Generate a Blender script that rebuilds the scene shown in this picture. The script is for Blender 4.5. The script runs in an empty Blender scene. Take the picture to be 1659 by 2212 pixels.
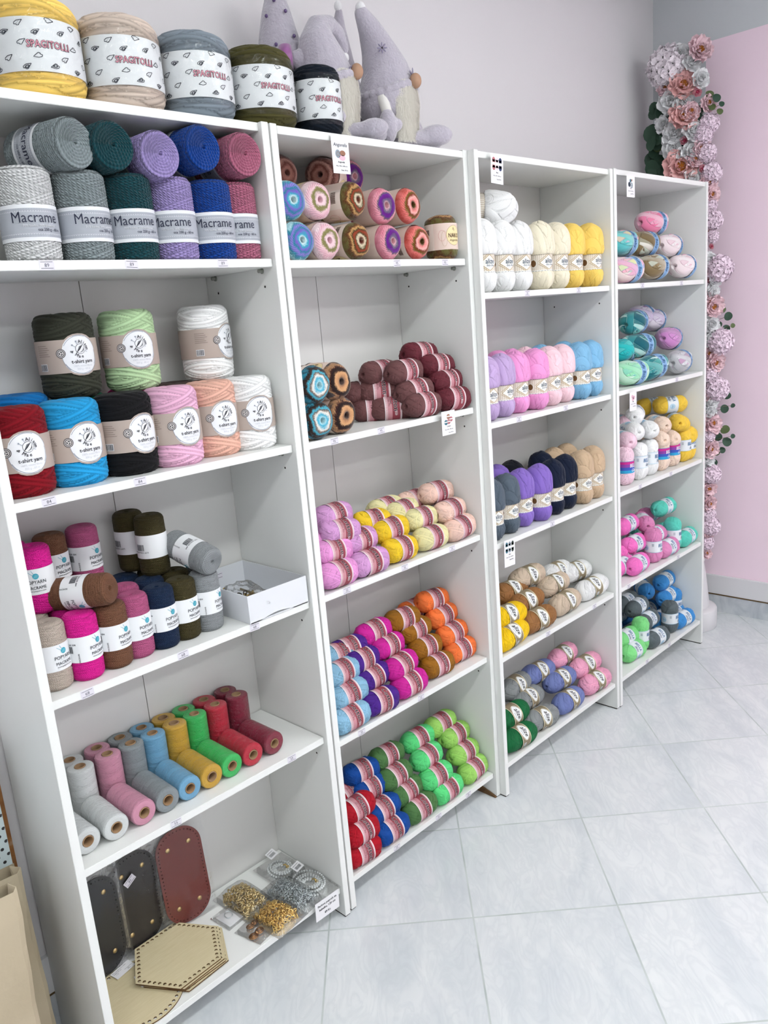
import bpy, bmesh, math, random
import numpy as np
from mathutils import Matrix, Vector, Euler
PI=math.pi
scene=bpy.context.scene
COL=scene.collection
random.seed(11)
# ---------------------------------------------------------------- camera
cam_d=bpy.data.cameras.new('camera'); cam=bpy.data.objects.new('camera',cam_d); COL.objects.link(cam)
cam_d.sensor_fit='HORIZONTAL'; cam_d.sensor_width=36.0; cam_d.lens=1736.0*36/1659; cam_d.clip_start=.02; cam_d.clip_end=60
_R=[[0.6927,-0.7168,-0.0802],[-0.2217,-0.1057,-0.9694],[0.6863,0.6893,-0.2321]]
_m=Matrix(((_R[0][0],-_R[1][0],-_R[2][0]),(_R[0][1],-_R[1][1],-_R[2][1]),(_R[0][2],-_R[1][2],-_R[2][2])))
cam.matrix_world=Matrix.Translation((-0.499,-1.4259,1.5279))@_m.to_4x4()
scene.camera=cam
# ---------------------------------------------------------------- light and exposure
scene.view_settings.view_transform='Standard'; scene.view_settings.look='None'
scene.view_settings.gamma=1.0; scene.view_settings.use_curve_mapping=False
scene.view_settings.exposure=0.0
LAMP=19.0          # strength of the ceiling lamp diffusers
WORLD=0.06
w=bpy.data.worlds.new('room_air'); scene.world=w; w.use_nodes=True
w.node_tree.nodes['Background'].inputs[0].default_value=(.93,.97,1,1); w.node_tree.nodes['Background'].inputs[1].default_value=WORLD
# ---------------------------------------------------------------- helpers
def lin(h):
    if isinstance(h,(tuple,list)): return tuple(h)[:3]
    c=[int(h[i:i+2],16)/255 for i in(0,2,4)]
    return tuple(x/12.92 if x<=.04045 else ((x+.055)/1.055)**2.4 for x in c)
MAT={}
def mat(name,color='ffffff',rough=.6,metal=0,spec=.5,coat=0,sheen=0,emis=None,bump=None,sss=0):
    if name in MAT: return MAT[name]
    m=bpy.data.materials.new(name); m.use_nodes=True; nt=m.node_tree; b=nt.nodes['Principled BSDF']
    b.inputs['Base Color'].default_value=(*lin(color),1); b.inputs['Roughness'].default_value=rough
    b.inputs['Metallic'].default_value=metal; b.inputs['Specular IOR Level'].default_value=spec
    b.inputs['Coat Weight'].default_value=coat; b.inputs['Sheen Weight'].default_value=sheen
    if emis: b.inputs['Emission Color'].default_value=(*lin(emis[0]),1); b.inputs['Emission Strength'].default_value=emis[1]
    if bump:
        n=nt.nodes.new('ShaderNodeTexNoise'); n.inputs['Scale'].default_value=bump[0]; n.inputs['Detail'].default_value=4
        tc=nt.nodes.new('ShaderNodeTexCoord'); nt.links.new(tc.outputs['Object'],n.inputs['Vector'])
        bu=nt.nodes.new('ShaderNodeBump'); bu.inputs['Strength'].default_value=bump[1]; bu.inputs['Distance'].default_value=bump[2]
        nt.links.new(n.outputs['Fac'],bu.inputs['Height']); nt.links.new(bu.outputs['Normal'],b.inputs['Normal'])
    MAT[name]=m; return m
class N:
    """tiny node builder"""
    def __init__(s,m): s.t=m.node_tree; s.b=m.node_tree.nodes['Principled BSDF']
    def n(s,typ,**k):
        x=s.t.nodes.new(typ)
        for a,v in k.items(): setattr(x,a,v)
        return x
    def l(s,a,b): s.t.links.new(a,b)
    def val(s,i,v):
        if hasattr(v,'is_output') or hasattr(v,'links'): s.l(v,i)
        else: i.default_value=v
    def m(s,op,a,b=0.0,c=0.0,clamp=False):
        x=s.n('ShaderNodeMath',operation=op); x.use_clamp=clamp
        s.val(x.inputs[0],a); s.val(x.inputs[1],b)
        if op in('MULTIPLY_ADD',): s.val(x.inputs[2],c)
        return x.outputs[0]
    def attr(s,nm): x=s.n('ShaderNodeAttribute',attribute_name=nm); return x.outputs['Fac']
    def mix(s,f,a,b,mode='MIX'):
        x=s.n('ShaderNodeMix',data_type='RGBA',blend_type=mode); s.val(x.inputs[0],f); s.val(x.inputs[6],a); s.val(x.inputs[7],b); return x.outputs[2]
    def ramp(s,f,stops,interp='LINEAR'):
        x=s.n('ShaderNodeValToRGB'); r=x.color_ramp; r.interpolation=interp
        while len(r.elements)<len(stops): r.elements.new(.5)
        for e,(p,c) in zip(r.elements,stops): e.position=p; e.color=(*lin(c),1)
        s.l(f,x.inputs[0]); return x.outputs[0]
    def noise(s,scale,detail=3,vec=None,dist=0):
        x=s.n('ShaderNodeTexNoise'); x.inputs['Scale'].default_value=scale; x.inputs['Detail'].default_value=detail; x.inputs['Distortion'].default_value=dist
        if vec is not None: s.l(vec,x.inputs['Vector'])
        return x.outputs['Fac']
    def obj(s): return s.n('ShaderNodeTexCoord').outputs['Object']
def newmesh(name,verts,faces,mats=(),mi=None,smooth=False,attrs=None):
    me=bpy.data.meshes.new(name); me.from_pydata([tuple(map(float,v)) for v in verts],[],[tuple(map(int,f)) for f in faces])
    for m in mats: me.materials.append(m)
    if mi is not None: me.polygons.foreach_set('material_index',np.array(mi,dtype=np.int32))
    if smooth: me.polygons.foreach_set('use_smooth',np.ones(len(me.polygons),dtype=bool))
    if attrs:
        for k,a in attrs.items():
            at=me.attributes.new(k,'FLOAT','POINT'); at.data.foreach_set('value',np.asarray(a,dtype=np.float32).ravel())
    me.update(); return me
class MB:
    def __init__(s): s.v=[];s.f=[];s.m=[]
    def add(s,v,f,m=0,M=None):
        o=len(s.v)
        if M is not None: v=[tuple(M@Vector(p)) for p in v]
        s.v+=[tuple(p) for p in v]; s.f+=[tuple(i+o for i in q) for q in f]; s.m+=[m]*len(f)
    def box(s,a,b,m=0,M=None,bev=0):
        (x0,y0,z0),(x1,y1,z1)=a,b
        if bev<=0:
            v=[(x0,y0,z0),(x1,y0,z0),(x1,y1,z0),(x0,y1,z0),(x0,y0,z1),(x1,y0,z1),(x1,y1,z1),(x0,y1,z1)]
            f=[(0,3,2,1),(4,5,6,7),(0,1,5,4),(1,2,6,5),(2,3,7,6),(3,0,4,7)]; s.add(v,f,m,M); return
        bm=bmesh.new(); bmesh.ops.create_cube(bm,size=1)
        for q in bm.verts: q.co=Vector(((x0+x1)/2+q.co.x*(x1-x0),(y0+y1)/2+q.co.y*(y1-y0),(z0+z1)/2+q.co.z*(z1-z0)))
        bmesh.ops.bevel(bm,geom=bm.edges[:],offset=bev,segments=2,affect='EDGES')
        s.bm(bm,m,M)
    def bm(s,bm,m=0,M=None):
        bm.verts.index_update(); s.add([q.co[:] for q in bm.verts],[[q.index for q in f.verts] for f in bm.faces],m,M); bm.free()
    def rev(s,prof,n=32,m=0,M=None,closed=False):
        """surface of revolution about z, prof = [(rho,z)]"""
        v=[];f=[];k=len(prof)
        for r,z in prof:
            for i in range(n): a=2*PI*i/n; v.append((r*math.sin(a),-r*math.cos(a),z))
        for j in range(k-1):
            for i in range(n): f.append((j*n+i,j*n+(i+1)%n,(j+1)*n+(i+1)%n,(j+1)*n+i))
        if closed: f.append(tuple(range(n-1,-1,-1))); f.append(tuple((k-1)*n+i for i in range(n)))
        s.add(v,f,m,M)
    def tube(s,pts,r,n=8,m=0,M=None,cap=True):
        pts=[Vector(p) for p in pts]; v=[];f=[]; up=Vector((0,0,1)); prev=None
        for i,p in enumerate(pts):
            d=(pts[min(i+1,len(pts)-1)]-pts[max(i-1,0)]).normalized()
            a=d.cross(up) if prev is None else prev-d*prev.dot(d)
            if a.length<1e-5: a=d.cross(Vector((1,0,0)))
            a.normalize(); prev=a; b=d.cross(a)
            rr=r[i] if hasattr(r,'__len__') else r
            for j in range(n): t=2*PI*j/n; v.append(p+(a*math.cos(t)+b*math.sin(t))*rr)
        for i in range(len(pts)-1):
            for j in range(n): f.append((i*n+j,i*n+(j+1)%n,(i+1)*n+(j+1)%n,(i+1)*n+j))
        if cap: f.append(tuple(range(n-1,-1,-1))); f.append(tuple((len(pts)-1)*n+j for j in range(n)))
        s.add(v,f,m,M)
    def torus(s,R,r,M=None,n=14,k=6,m=0,sq=1.0):
        v=[];f=[]
        for i in range(n):
            a=2*PI*i/n
            for j in range(k):
                b=2*PI*j/k; v.append(((R+r*math.cos(b))*math.cos(a)*sq,(R+r*math.cos(b))*math.sin(a),r*math.sin(b)))
        for i in range(n):
            for j in range(k): f.append((i*k+j,((i+1)%n)*k+j,((i+1)%n)*k+(j+1)%k,i*k+(j+1)%k))
        s.add(v,f,m,M)
    def ball(s,c,r,n=12,k=8,m=0,sc=(1,1,1),M=None):
        prof=[(r*math.sin(PI*i/k),-r*math.cos(PI*i/k)) for i in range(k+1)]
        T=Matrix.Translation(c)@Matrix.Diagonal((*sc,1))
        s.rev([(max(a,1e-5),b) for a,b in prof],n,m,T if M is None else M@T)
    def mesh(s,name,mats=(),smooth=False): return newmesh(name,s.v,s.f,mats,s.m,smooth)
def obj(name,me,parent=None,loc=None,M=None,color=None,kind=None,label=None):
    o=bpy.data.objects.new(name,me); COL.objects.link(o)
    if parent is not None: o.parent=parent
    if M is not None: o.matrix_basis=M
    elif loc is not None: o.location=loc
    if color: o.color=(*lin(color),1)
    if kind: o['kind']=kind
    if label: o['label']=label
    return o
def thing(name,label,cat,M=None,loc=None,group=None):
    o=bpy.data.objects.new(name,None); COL.objects.link(o); o.empty_display_size=.02
    if M is not None: o.matrix_basis=M
    elif loc is not None: o.location=loc
    o['label']=label; o['category']=cat
    if group: o['group']=group
    return o
def tag(o,label,cat,group=None):
    o['label']=label; o['category']=cat
    if group: o['group']=group
    return o
# ---------------------------------------------------------------- text and flat shapes -> 2d triangles
_tc={}
def text2d(s,size,bold=0.0,shear=0.0,spacing=1.0):
    key=(s,round(bold,4),shear,spacing)
    if key not in _tc:
        c=bpy.data.curves.new('t',type='FONT'); c.body=s; c.size=1; c.offset=bold; c.shear=shear; c.resolution_u=2; c.align_x='CENTER'; c.space_character=spacing
        o=bpy.data.objects.new('t',c); COL.objects.link(o); dg=bpy.context.evaluated_depsgraph_get()
        me=bpy.data.meshes.new_from_object(o.evaluated_get(dg)); 
        _tc[key]=([(v.co.x,v.co.y) for v in me.vertices],[tuple(p.vertices) for p in me.polygons])
        bpy.data.objects.remove(o); bpy.data.curves.remove(c); bpy.data.meshes.remove(me)
    v,f=_tc[key]; return [(x*size,y*size) for x,y in v],f
class Flat:
    """collects printed shapes as 2d faces: (a across, b up, layer)"""
    def __init__(s): s.v=[];s.f=[];s.m=[]
    def add(s,v,f,m,layer):
        o=len(s.v); s.v+=[(a,b,layer) for a,b in v]; s.f+=[tuple(i+o for i in q) for q in f]; s.m+=[m]*len(f)
    def rect(s,a0,b0,a1,b1,m,layer=1,step=.004):
        n=max(1,int(math.ceil(abs(a1-a0)/step))); v=[];f=[]
        for i in range(n+1): a=a0+(a1-a0)*i/n; v+=[(a,b0),(a,b1)]
        for i in range(n): f.append((2*i,2*i+2,2*i+3,2*i+1))
        s.add(v,f,m,layer)
    def disc(s,a,b,ra,rb,m,layer=1,n=28,pw=2):
        # scanline strips follow curvature
        k=12; v=[];f=[]
        for i in range(k+1):
            t=-1+2*i/k; t=math.sin(t*PI/2); h=(max(0,1-abs(t)**pw))**(1/pw); v+=[(a+ra*t,b-rb*h),(a+ra*t,b+rb*h)]
        for i in range(k): f.append((2*i,2*i+2,2*i+3,2*i+1))
        s.add(v,f,m,layer)
    def ring(s,a,b,ra,rb,w,m,layer=2,t0=0,t1=2*PI,n=28):
        v=[];f=[]
        for i in range(n+1):
            t=t0+(t1-t0)*i/n; v+=[(a+ra*math.cos(t),b+rb*math.sin(t)),(a+(ra-w)*math.cos(t),b+(rb-w)*math.sin(t))]
        for i in range(n): f.append((2*i,2*i+2,2*i+3,2*i+1))
        s.add(v,f,m,layer)
    def line(s,pts,w,m,layer=2):
        for (a,b),(c,d) in zip(pts,pts[1:]):
            L=math.hypot(c-a,d-b)
            if L<1e-7: continue
            nx,ny=-(d-b)/L*w/2,(c-a)/L*w/2
            n=max(1,int(L/.006)); v=[];f=[]
            for i in range(n+1): t=i/n; v+=[(a+(c-a)*t-nx,b+(d-b)*t-ny),(a+(c-a)*t+nx,b+(d-b)*t+ny)]
            for i in range(n): f.append((2*i,2*i+2,2*i+3,2*i+1))
            s.add(v,f,m,layer)
    def poly(s,pts,m,layer=1): s.add(pts,[tuple(range(len(pts)))],m,layer)
    def text(s,t,a,b,size,m,layer=3,bold=0,rot=0,shear=0,sp=1.0,sx=1.0):
        v,f=text2d(t,size,0,shear,sp); c,d=math.cos(rot),math.sin(rot); e=bold*size*.9
        for ox,oy in ([(0,0)] if e<=0 else [(e,0),(-e,0),(0,e),(0,-e)]):
            s.add([(a+ox+x*sx*c-y*d,b+oy+x*sx*d+y*c) for x,y in v],f,m,layer)
    def outlined(s,t,a,b,size,mo,mi,layer,w,bold=.0,**k):
        for i in range(8): s.text(t,a+w*math.cos(i*PI/4),b+w*math.sin(i*PI/4),size,mo,layer,0,**k)
        s.text(t,a,b,size,mi,layer+1,bold,**k)
    def arctext(s,t,a,b,r,size,m,layer,t0,dt,bold=.01,inside=False):
        for i,ch in enumerate(t):
            th=t0+dt*i
            s.text(ch,a+r*math.cos(th),b+r*math.sin(th),size,m,layer,bold,rot=th-PI/2 if not inside else th+PI/2)
    def bars(s,a,b,w,h,m,layer=2,seed=1):
        rr=random.Random(seed); x=a
        while x<a+w:
            t=rr.choice([.0004,.0007,.0011]); s.rect(x,b,min(x+t,a+w),b+h,m,layer); x+=t+rr.choice([.0005,.0009])
    def wrap(s,name,R,mats,z0=0.0,dl=.00028,curveR=None):
        v=[]
        for a,b,l in s.v:
            r=(R if not callable(R) else R(b))+l*dl; ph=a/(curveR or (R if not callable(R) else R(0)))
            v.append((r*math.sin(ph),-r*math.cos(ph),b+z0))
        return newmesh(name,v,s.f,mats,s.m,True)
    def flat(s,name,mats,dl=.00025):
        """lies in the xz plane facing -y"""
        return newmesh(name,[(a,-l*dl,b) for a,b,l in s.v],s.f,mats,s.m,False)
ink=lambda c:mat('print_'+c,c,.55,spec=.3)
# ---------------------------------------------------------------- materials
def m_white(name,c,rough=.35,sc=6,amt=.02):
    m=mat(name,c,rough,spec=.4); k=N(m); v=k.obj(); f=k.noise(sc,4,v)
    k.l(k.mix(k.m('MULTIPLY',f,amt*4),(*lin(c),1),tuple([x*.86 for x in lin(c)])+(1,)),k.b.inputs['Base Color'])
    bu=k.n('ShaderNodeBump'); bu.inputs['Strength'].default_value=.12; bu.inputs['Distance'].default_value=.0006; k.l(k.noise(420,2,v),bu.inputs['Height']); k.l(bu.outputs['Normal'],k.b.inputs['Normal']); return m
M_LAM=m_white('white_laminate','ebecea',.34)
M_LAMB=m_white('white_backboard','e0dfdd',.5)
M_DARK=mat('dark_gap','2a221c',.9)
M_HOLE=mat('drilled_hole','1a1512',.9)
M_PIN=mat('pin_plastic','8d9088',.25,spec=.6)
M_PAPER=mat('white_paper','ecebee',.6)
M_STK=mat('sticker_paper','dfdce4',.55)
def yarn(name,color=None,pal=None,rad=False,strand=.5,twist=0,depth=.0006,rough=.85,coat=0,sheen=.25,tint=.22,groove_shade=.38,speck=None,bumps=.6):
    """wound yarn: 'phase' counts strands across a winding, 'along' runs along it, 'rnd' is one value per winding"""
    m=mat(name,'888888',rough,spec=.25,sheen=sheen); k=N(m); ob=k.obj()
    k.b.inputs['Sheen Roughness'].default_value=.4
    ph=k.attr('phase'); rn=k.attr('rnd')
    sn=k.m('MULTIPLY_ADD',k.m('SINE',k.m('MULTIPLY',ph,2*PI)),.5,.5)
    if rad:
        rd=k.attr('rad'); wob=k.noise(26,3,ob,.6); f=k.m('ADD',rd,k.m('MULTIPLY',k.m('SUBTRACT',wob,.5),.60)); f=k.m('ADD',f,k.m('MULTIPLY',sn,.022))
        f=k.m('ADD',f,k.m('MULTIPLY',k.m('SUBTRACT',k.noise(260,2,ob),.5),.16)); base=k.ramp(f,pal)
    elif pal: base=k.ramp(k.m('ADD',rn,k.m('MULTIPLY',k.m('SUBTRACT',k.noise(14,2,ob),.5),.25)),pal,'LINEAR')
    else:
        oi=k.n('ShaderNodeObjectInfo'); base=oi.outputs['Color']
    if speck:
        sp=k.m('GREATER_THAN',k.noise(210,1,ob),.70); base=k.mix(sp,base,(*lin(speck),1))
    fz=k.noise(900,2,ob)
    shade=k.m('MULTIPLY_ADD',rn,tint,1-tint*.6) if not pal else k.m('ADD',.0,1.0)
    shade=k.m('MULTIPLY',shade,k.m('MULTIPLY_ADD',sn,groove_shade,1-groove_shade*.75)); shade=k.m('MULTIPLY',shade,k.m('MULTIPLY_ADD',fz,.16,.92))  # shade in the grooves between strands is painted into the colour
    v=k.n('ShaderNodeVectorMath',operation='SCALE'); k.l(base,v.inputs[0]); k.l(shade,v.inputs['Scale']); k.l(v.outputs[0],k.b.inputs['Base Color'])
    h=k.m('MULTIPLY',sn,strand)
    if twist: h=k.m('ADD',h,k.m('MULTIPLY',k.m('MULTIPLY_ADD',k.m('SINE',k.m('MULTIPLY',k.m('ADD',k.m('MULTIPLY',k.attr('along'),1/twist),k.m('MULTIPLY',ph,1.0)),2*PI)),.5,.5),.9))
    h=k.m('ADD',h,k.m('MULTIPLY',fz,.25))
    bu=k.n('ShaderNodeBump'); bu.inputs['Strength'].default_value=bumps; bu.inputs['Distance'].default_value=depth; k.l(h,bu.inputs['Height']); k.l(bu.outputs['Normal'],k.b.inputs['Normal'])
    if coat:
        k.b.inputs['Coat Weight'].default_value=coat; k.b.inputs['Coat Roughness'].default_value=.12
        b2=k.n('ShaderNodeBump'); b2.inputs['Strength'].default_value=.9; b2.inputs['Distance'].default_value=.008; k.l(k.noise(85,3,ob,2.0),b2.inputs['Height']); k.l(b2.outputs['Normal'],k.b.inputs['Coat Normal'])
    return m
Y_COT=yarn('cotton_yarn',sheen=.03,rough=.6,depth=.0008,groove_shade=.36)
Y_BABY=yarn('baby_yarn',sheen=.15,rough=.8,depth=.0006,tint=.12,groove_shade=.16)
Y_SPECK=yarn('speckled_yarn',sheen=.3,depth=.0006,tint=.1,groove_shade=.2,speck='8d4a68')
Y_TS=yarn('jersey_yarn',sheen=.08,depth=.0010,tint=.25,groove_shade=.30,strand=.6)
Y_ROPE=yarn('twisted_rope',sheen=.10,twist=.0075,depth=.0022,tint=.15,groove_shade=.25,strand=.3,bumps=1.0)
Y_POP=yarn('braided_cord',sheen=.05,twist=.0035,depth=.0006,rough=.7,tint=.18,groove_shade=.25,strand=.4,bumps=.9)
Y_TWINE=yarn('wrapped_twine',sheen=.1,depth=.0006,coat=.9,tint=.12,groove_shade=.35)
CAKES=dict(
 sea=[(0,'1d6a80'),(.18,'d8eef0'),(.32,'2aa0b8'),(.48,'7a5cc0'),(.62,'1b7f95'),(.78,'8d78cf'),(.9,'1f8ca3'),(1,'b7e3ea')],
 rosy=[(0,'e9b7c4'),(.3,'f0cfd6'),(.45,'7f7a4a'),(.58,'8a8454'),(.68,'f0c9d0'),(.85,'e6b3c0'),(1,'f2d8dc')],
 autumn=[(0,'c2b08c'),(.15,'7b2a1a'),(.3,'d8ccae'),(.42,'4a3d1c'),(.55,'9a3a20'),(.66,'3d3416'),(.78,'c79a62'),(.88,'5b2d16'),(1,'6a6436')],
 plum=[(0,'c9577a'),(.15,'e8b2bb'),(.3,'6b6577'),(.45,'5d1277'),(.62,'6a168a'),(.72,'5e5566'),(.82,'e59bab'),(1,'d77f93')],
 coral=[(0,'8a2b14'),(.18,'5a4a18'),(.32,'ee8f8c'),(.46,'f7b5ae'),(.58,'7a2c12'),(.72,'6a5a1c'),(.85,'e97c78'),(1,'c9574c')],
 dusk=[(0,'5a2a26'),(.3,'a87468'),(.5,'6b3a33'),(.7,'b98a7e'),(.85,'58302b'),(1,'8a5e55')],
 ice=[(0,'4a3d38'),(.16,'bfe7ee'),(.32,'35a9c8'),(.48,'efe8df'),(.6,'6a5448'),(.72,'49b3cc'),(.82,'3a2a24'),(.92,'1e1614'),(1,'2e87a0')],
 toffee=[(0,'2c1f1c'),(.18,'5d4a44'),(.34,'c79267'),(.5,'d8a677'),(.6,'35201c'),(.72,'1f1413'),(.82,'3a1a18'),(.92,'b98a63'),(1,'4a4446')])
PUFF=dict(
 pastel=[(0,'f2efe6'),(.3,'f3b6c6'),(.5,'c7b2e6'),(.7,'8fd3d6'),(1,'f3e9a8')],pastel2=[(0,'49b7bd'),(.35,'7fd3cf'),(.6,'f0a7b6'),(.8,'c9b0e0'),(1,'e8e58f')],
 khaki=[(0,'7a6747'),(.3,'978260'),(.5,'ece8df'),(.7,'8a7756'),(1,'d7e0d2')],rose=[(0,'f4dfe4'),(.35,'f7eef0'),(.6,'eca0c0'),(.8,'f3cfdc'),(1,'e8d8dc')],
 rose2=[(0,'f2709f'),(.3,'f7a9c6'),(.5,'f6eef0'),(.75,'f7b9d0'),(1,'f06a9c')],mint=[(0,'d9efe0'),(.3,'8fe0b0'),(.55,'d9efe6'),(.8,'35b9b9'),(1,'b5efc0')],
 teal=[(0,'0f5868'),(.25,'2f8a90'),(.45,'8fd0cc'),(.6,'d6ece8'),(.8,'1d7078'),(1,'63b9b3')],grey=[(0,'8a8b90'),(.3,'e6e6ea'),(.5,'7a7b82'),(.7,'f0f0f2'),(.85,'d9a0cc'),(1,'a0a1a6')],
 greypink=[(0,'c47fc0'),(.3,'d79ad2'),(.5,'777a80'),(.65,'5f6468'),(.8,'d08cc8'),(1,'cf95cf')],aqua=[(0,'0fa6ae'),(.4,'2ac0c0'),(.7,'12969e'),(1,'5fd2ce')],
 lilac=[(0,'e5dfe8'),(.3,'d9d2e2'),(.5,'b48fc6'),(.7,'8f63a3'),(1,'e8e6ee')])
YC={k:yarn('cake_'+k,pal=v,rad=True,sheen=.3,depth=.0006,groove_shade=.3) for k,v in CAKES.items()}
YP={k:yarn('fluffy_'+k,pal=v,sheen=.5,depth=.0008,groove_shade=.25) for k,v in PUFF.items()}
# clear plastic
def m_plastic(name,haze=.06,bsc=40,bd=.004,tintc=(1,1,1)):
    m=bpy.data.materials.new(name); m.use_nodes=True; nt=m.node_tree
    for n in list(nt.nodes): nt.nodes.remove(n)
    out=nt.nodes.new('ShaderNodeOutputMaterial'); tr=nt.nodes.new('ShaderNodeBsdfTransparent'); gl=nt.nodes.new('ShaderNodeBsdfGlossy'); df=nt.nodes.new('ShaderNodeBsdfDiffuse')
    tr.inputs[0].default_value=(*tintc,1); gl.inputs['Roughness'].default_value=.08; df.inputs[0].default_value=(.9,.9,.92,1)
    fr=nt.nodes.new('ShaderNodeFresnel'); fr.inputs[0].default_value=1.45
    tc=nt.nodes.new('ShaderNodeTexCoord'); no=nt.nodes.new('ShaderNodeTexNoise'); no.inputs['Scale'].default_value=bsc; no.inputs['Detail'].default_value=3; no.inputs['Distortion'].default_value=1.2
    bu=nt.nodes.new('ShaderNodeBump'); bu.inputs['Distance'].default_value=bd; bu.inputs['Strength'].default_value=1
    L=nt.links.new; L(tc.outputs['Object'],no.inputs['Vector']); L(no.outputs['Fac'],bu.inputs['Height']); L(bu.outputs['Normal'],gl.inputs['Normal']); L(bu.outputs['Normal'],fr.inputs['Normal'])
    m1=nt.nodes.new('ShaderNodeMixShader'); m2=nt.nodes.new('ShaderNodeMixShader'); m1.inputs[0].default_value=haze
    L(tr.outputs[0],m1.inputs[1]); L(df.outputs[0],m1.inputs[2]); fm=nt.nodes.new('ShaderNodeMath'); fm.operation='MULTIPLY'; fm.inputs[1].default_value=.7; fm.use_clamp=True; L(fr.outputs[0],fm.inputs[0]); L(fm.outputs[0],m2.inputs[0]); L(m1.outputs[0],m2.inputs[1]); L(gl.outputs[0],m2.inputs[2]); L(m2.outputs[0],out.inputs[0])
    MAT[name]=m; return m
M_WRAP=m_plastic('clear_wrap',.0,45,.003); M_BAG=m_plastic('clear_bag',.02,34,.0022)
# ---------------------------------------------------------------- wound yarn bodies
def wound(name,prof,nu,nv,winds,mats,cap=None,hcap=.0,lump=0.0,amp=1.0,clamp=None,swirl=0):
    """prof [(rho,z)] from bottom centre to top centre; winds rows (nx,ny,nz,c,w,strands,h,rnd)"""
    pr=np.array(prof,float); seg=np.hypot(*np.diff(pr,axis=0).T); s=np.concatenate([[0],np.cumsum(seg)]); t=np.linspace(0,s[-1],nv)
    rho=np.interp(t,s,pr[:,0]); z=np.interp(t,s,pr[:,1])
    dr=np.gradient(rho,t); dz=np.gradient(z,t); nl=np.hypot(dr,dz)+1e-9; nr=dz/nl; nz=-dr/nl
    nu+=1; th=np.linspace(-PI,PI,nu); S,Cc=np.sin(th),-np.cos(th)
    P=np.stack([rho[:,None]*S,rho[:,None]*Cc,np.repeat(z[:,None],nu,1)],-1); Nn=np.stack([nr[:,None]*S,nr[:,None]*Cc,np.repeat(nz[:,None],nu,1)],-1)
    ph=np.zeros((nv,nu)); rn=np.full((nv,nu),.5); al=th[None,:]*rho.max()+0*z[:,None]; hh=np.zeros((nv,nu))
    for (a,b,c,d,w,ns,h,r) in winds:
        q=P@np.array([a,b,c])-d; mk=np.abs(q)<w
        if not mk.any(): continue
        u=q[mk]/w; ph[mk]=u*ns/2+.25; rn[mk]=r; hh[mk]=h*(np.sqrt(np.clip(1-u*u,0,1)) if ns<=1.01 else (1-u**4)**.5)
        if ns<=1.01:
            e=np.cross([a,b,c],[0,0,1.0]); e/=np.linalg.norm(e)+1e-9
    R=rho.max()
    if cap:
        capm=(np.abs(nz)>.55)|(rho<R*.62); ang=th[None,:]/(2*PI)
        x=rho[:,None]/cap-ang*np.sign(nz)[:,None]
        m2=np.repeat(capm[:,None],nu,1)
        ph=np.where(m2,(rho[:,None]/swirl+ang*31 if swirl else x),ph); rn=np.where(m2,.55,rn)
        al=np.where(m2,th[None,:]*np.maximum(rho[:,None],.001),al)
        hh=np.where(m2,hcap*np.sqrt(np.abs(np.sin(PI*x))),hh)
    lr=random.Random(len(winds)*7+nv+int(rho.max()*1e5)); L=z.max()-z.min()
    for q in range(6 if lump else 0):
        kz=lr.uniform(1,5)*PI/L; kt=lr.choice([0,1,2,3]); hh=hh+lump*np.sin(kz*z[:,None]+kt*th[None,:]+lr.uniform(0,6))*np.minimum(1,rho/R/.6)[:,None]
    P=P+Nn*hh[...,None]*amp
    if clamp:
        q=np.hypot(P[...,0],P[...,1]); lim=np.where((P[...,2]>clamp[0])&(P[...,2]<clamp[1]),clamp[2],9.0); kk=np.minimum(1,lim/np.maximum(q,1e-6)); P[...,0]*=kk; P[...,1]*=kk
    rad=np.repeat((rho/R)[:,None],nu,1)
    idx=np.arange(nv*nu).reshape(nv,nu)
    F=np.stack([idx[:-1,:-1],idx[:-1,1:],idx[1:,1:],idx[1:,:-1]],-1).reshape(-1,4)
    me=bpy.data.meshes.new(name); me.vertices.add(nv*nu); me.vertices.foreach_set('co',P.astype(np.float32).ravel())
    me.loops.add(F.size); me.loops.foreach_set('vertex_index',F.astype(np.int32).ravel()); me.polygons.add(len(F))
    me.polygons.foreach_set('loop_start',np.arange(0,F.size,4,dtype=np.int32)); me.polygons.foreach_set('loop_total',np.full(len(F),4,dtype=np.int32))
    me.update(calc_edges=True); me.polygons.foreach_set('use_smooth',np.ones(len(F),dtype=bool))
    for m in mats: me.materials.append(m)
    for nm_,a in (('phase',ph),('rnd',rn),('along',al),('rad',rad)):
        at=me.attributes.new(nm_,'FLOAT','POINT'); at.data.foreach_set('value',a.astype(np.float32).ravel())
    me.validate(); return me
def skein_prof(L,r,p=2.6,pinch=0,pz=0,pw=.02,hole=.010,dimple=.018,n=60,z0=0):
    out=[(.0008,-L/2+dimple),(hole*.5,-L/2+dimple*.6),(hole,-L/2+.004)]
    for i in range(n+1):
        z=-math.cos(PI*i/n)*L/2; x=abs(z)/(L/2); q=r*max(0,1-x**p)**.5
        q*=1-pinch*math.exp(-((z-pz)/pw)**4)
        if q>hole: out.append((q,z))
    out+=[(hole,L/2-.004),(hole*.5,L/2-dimple*.6),(.0008,L/2-dimple)]
    return [(a,b+z0) for a,b in out]
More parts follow.
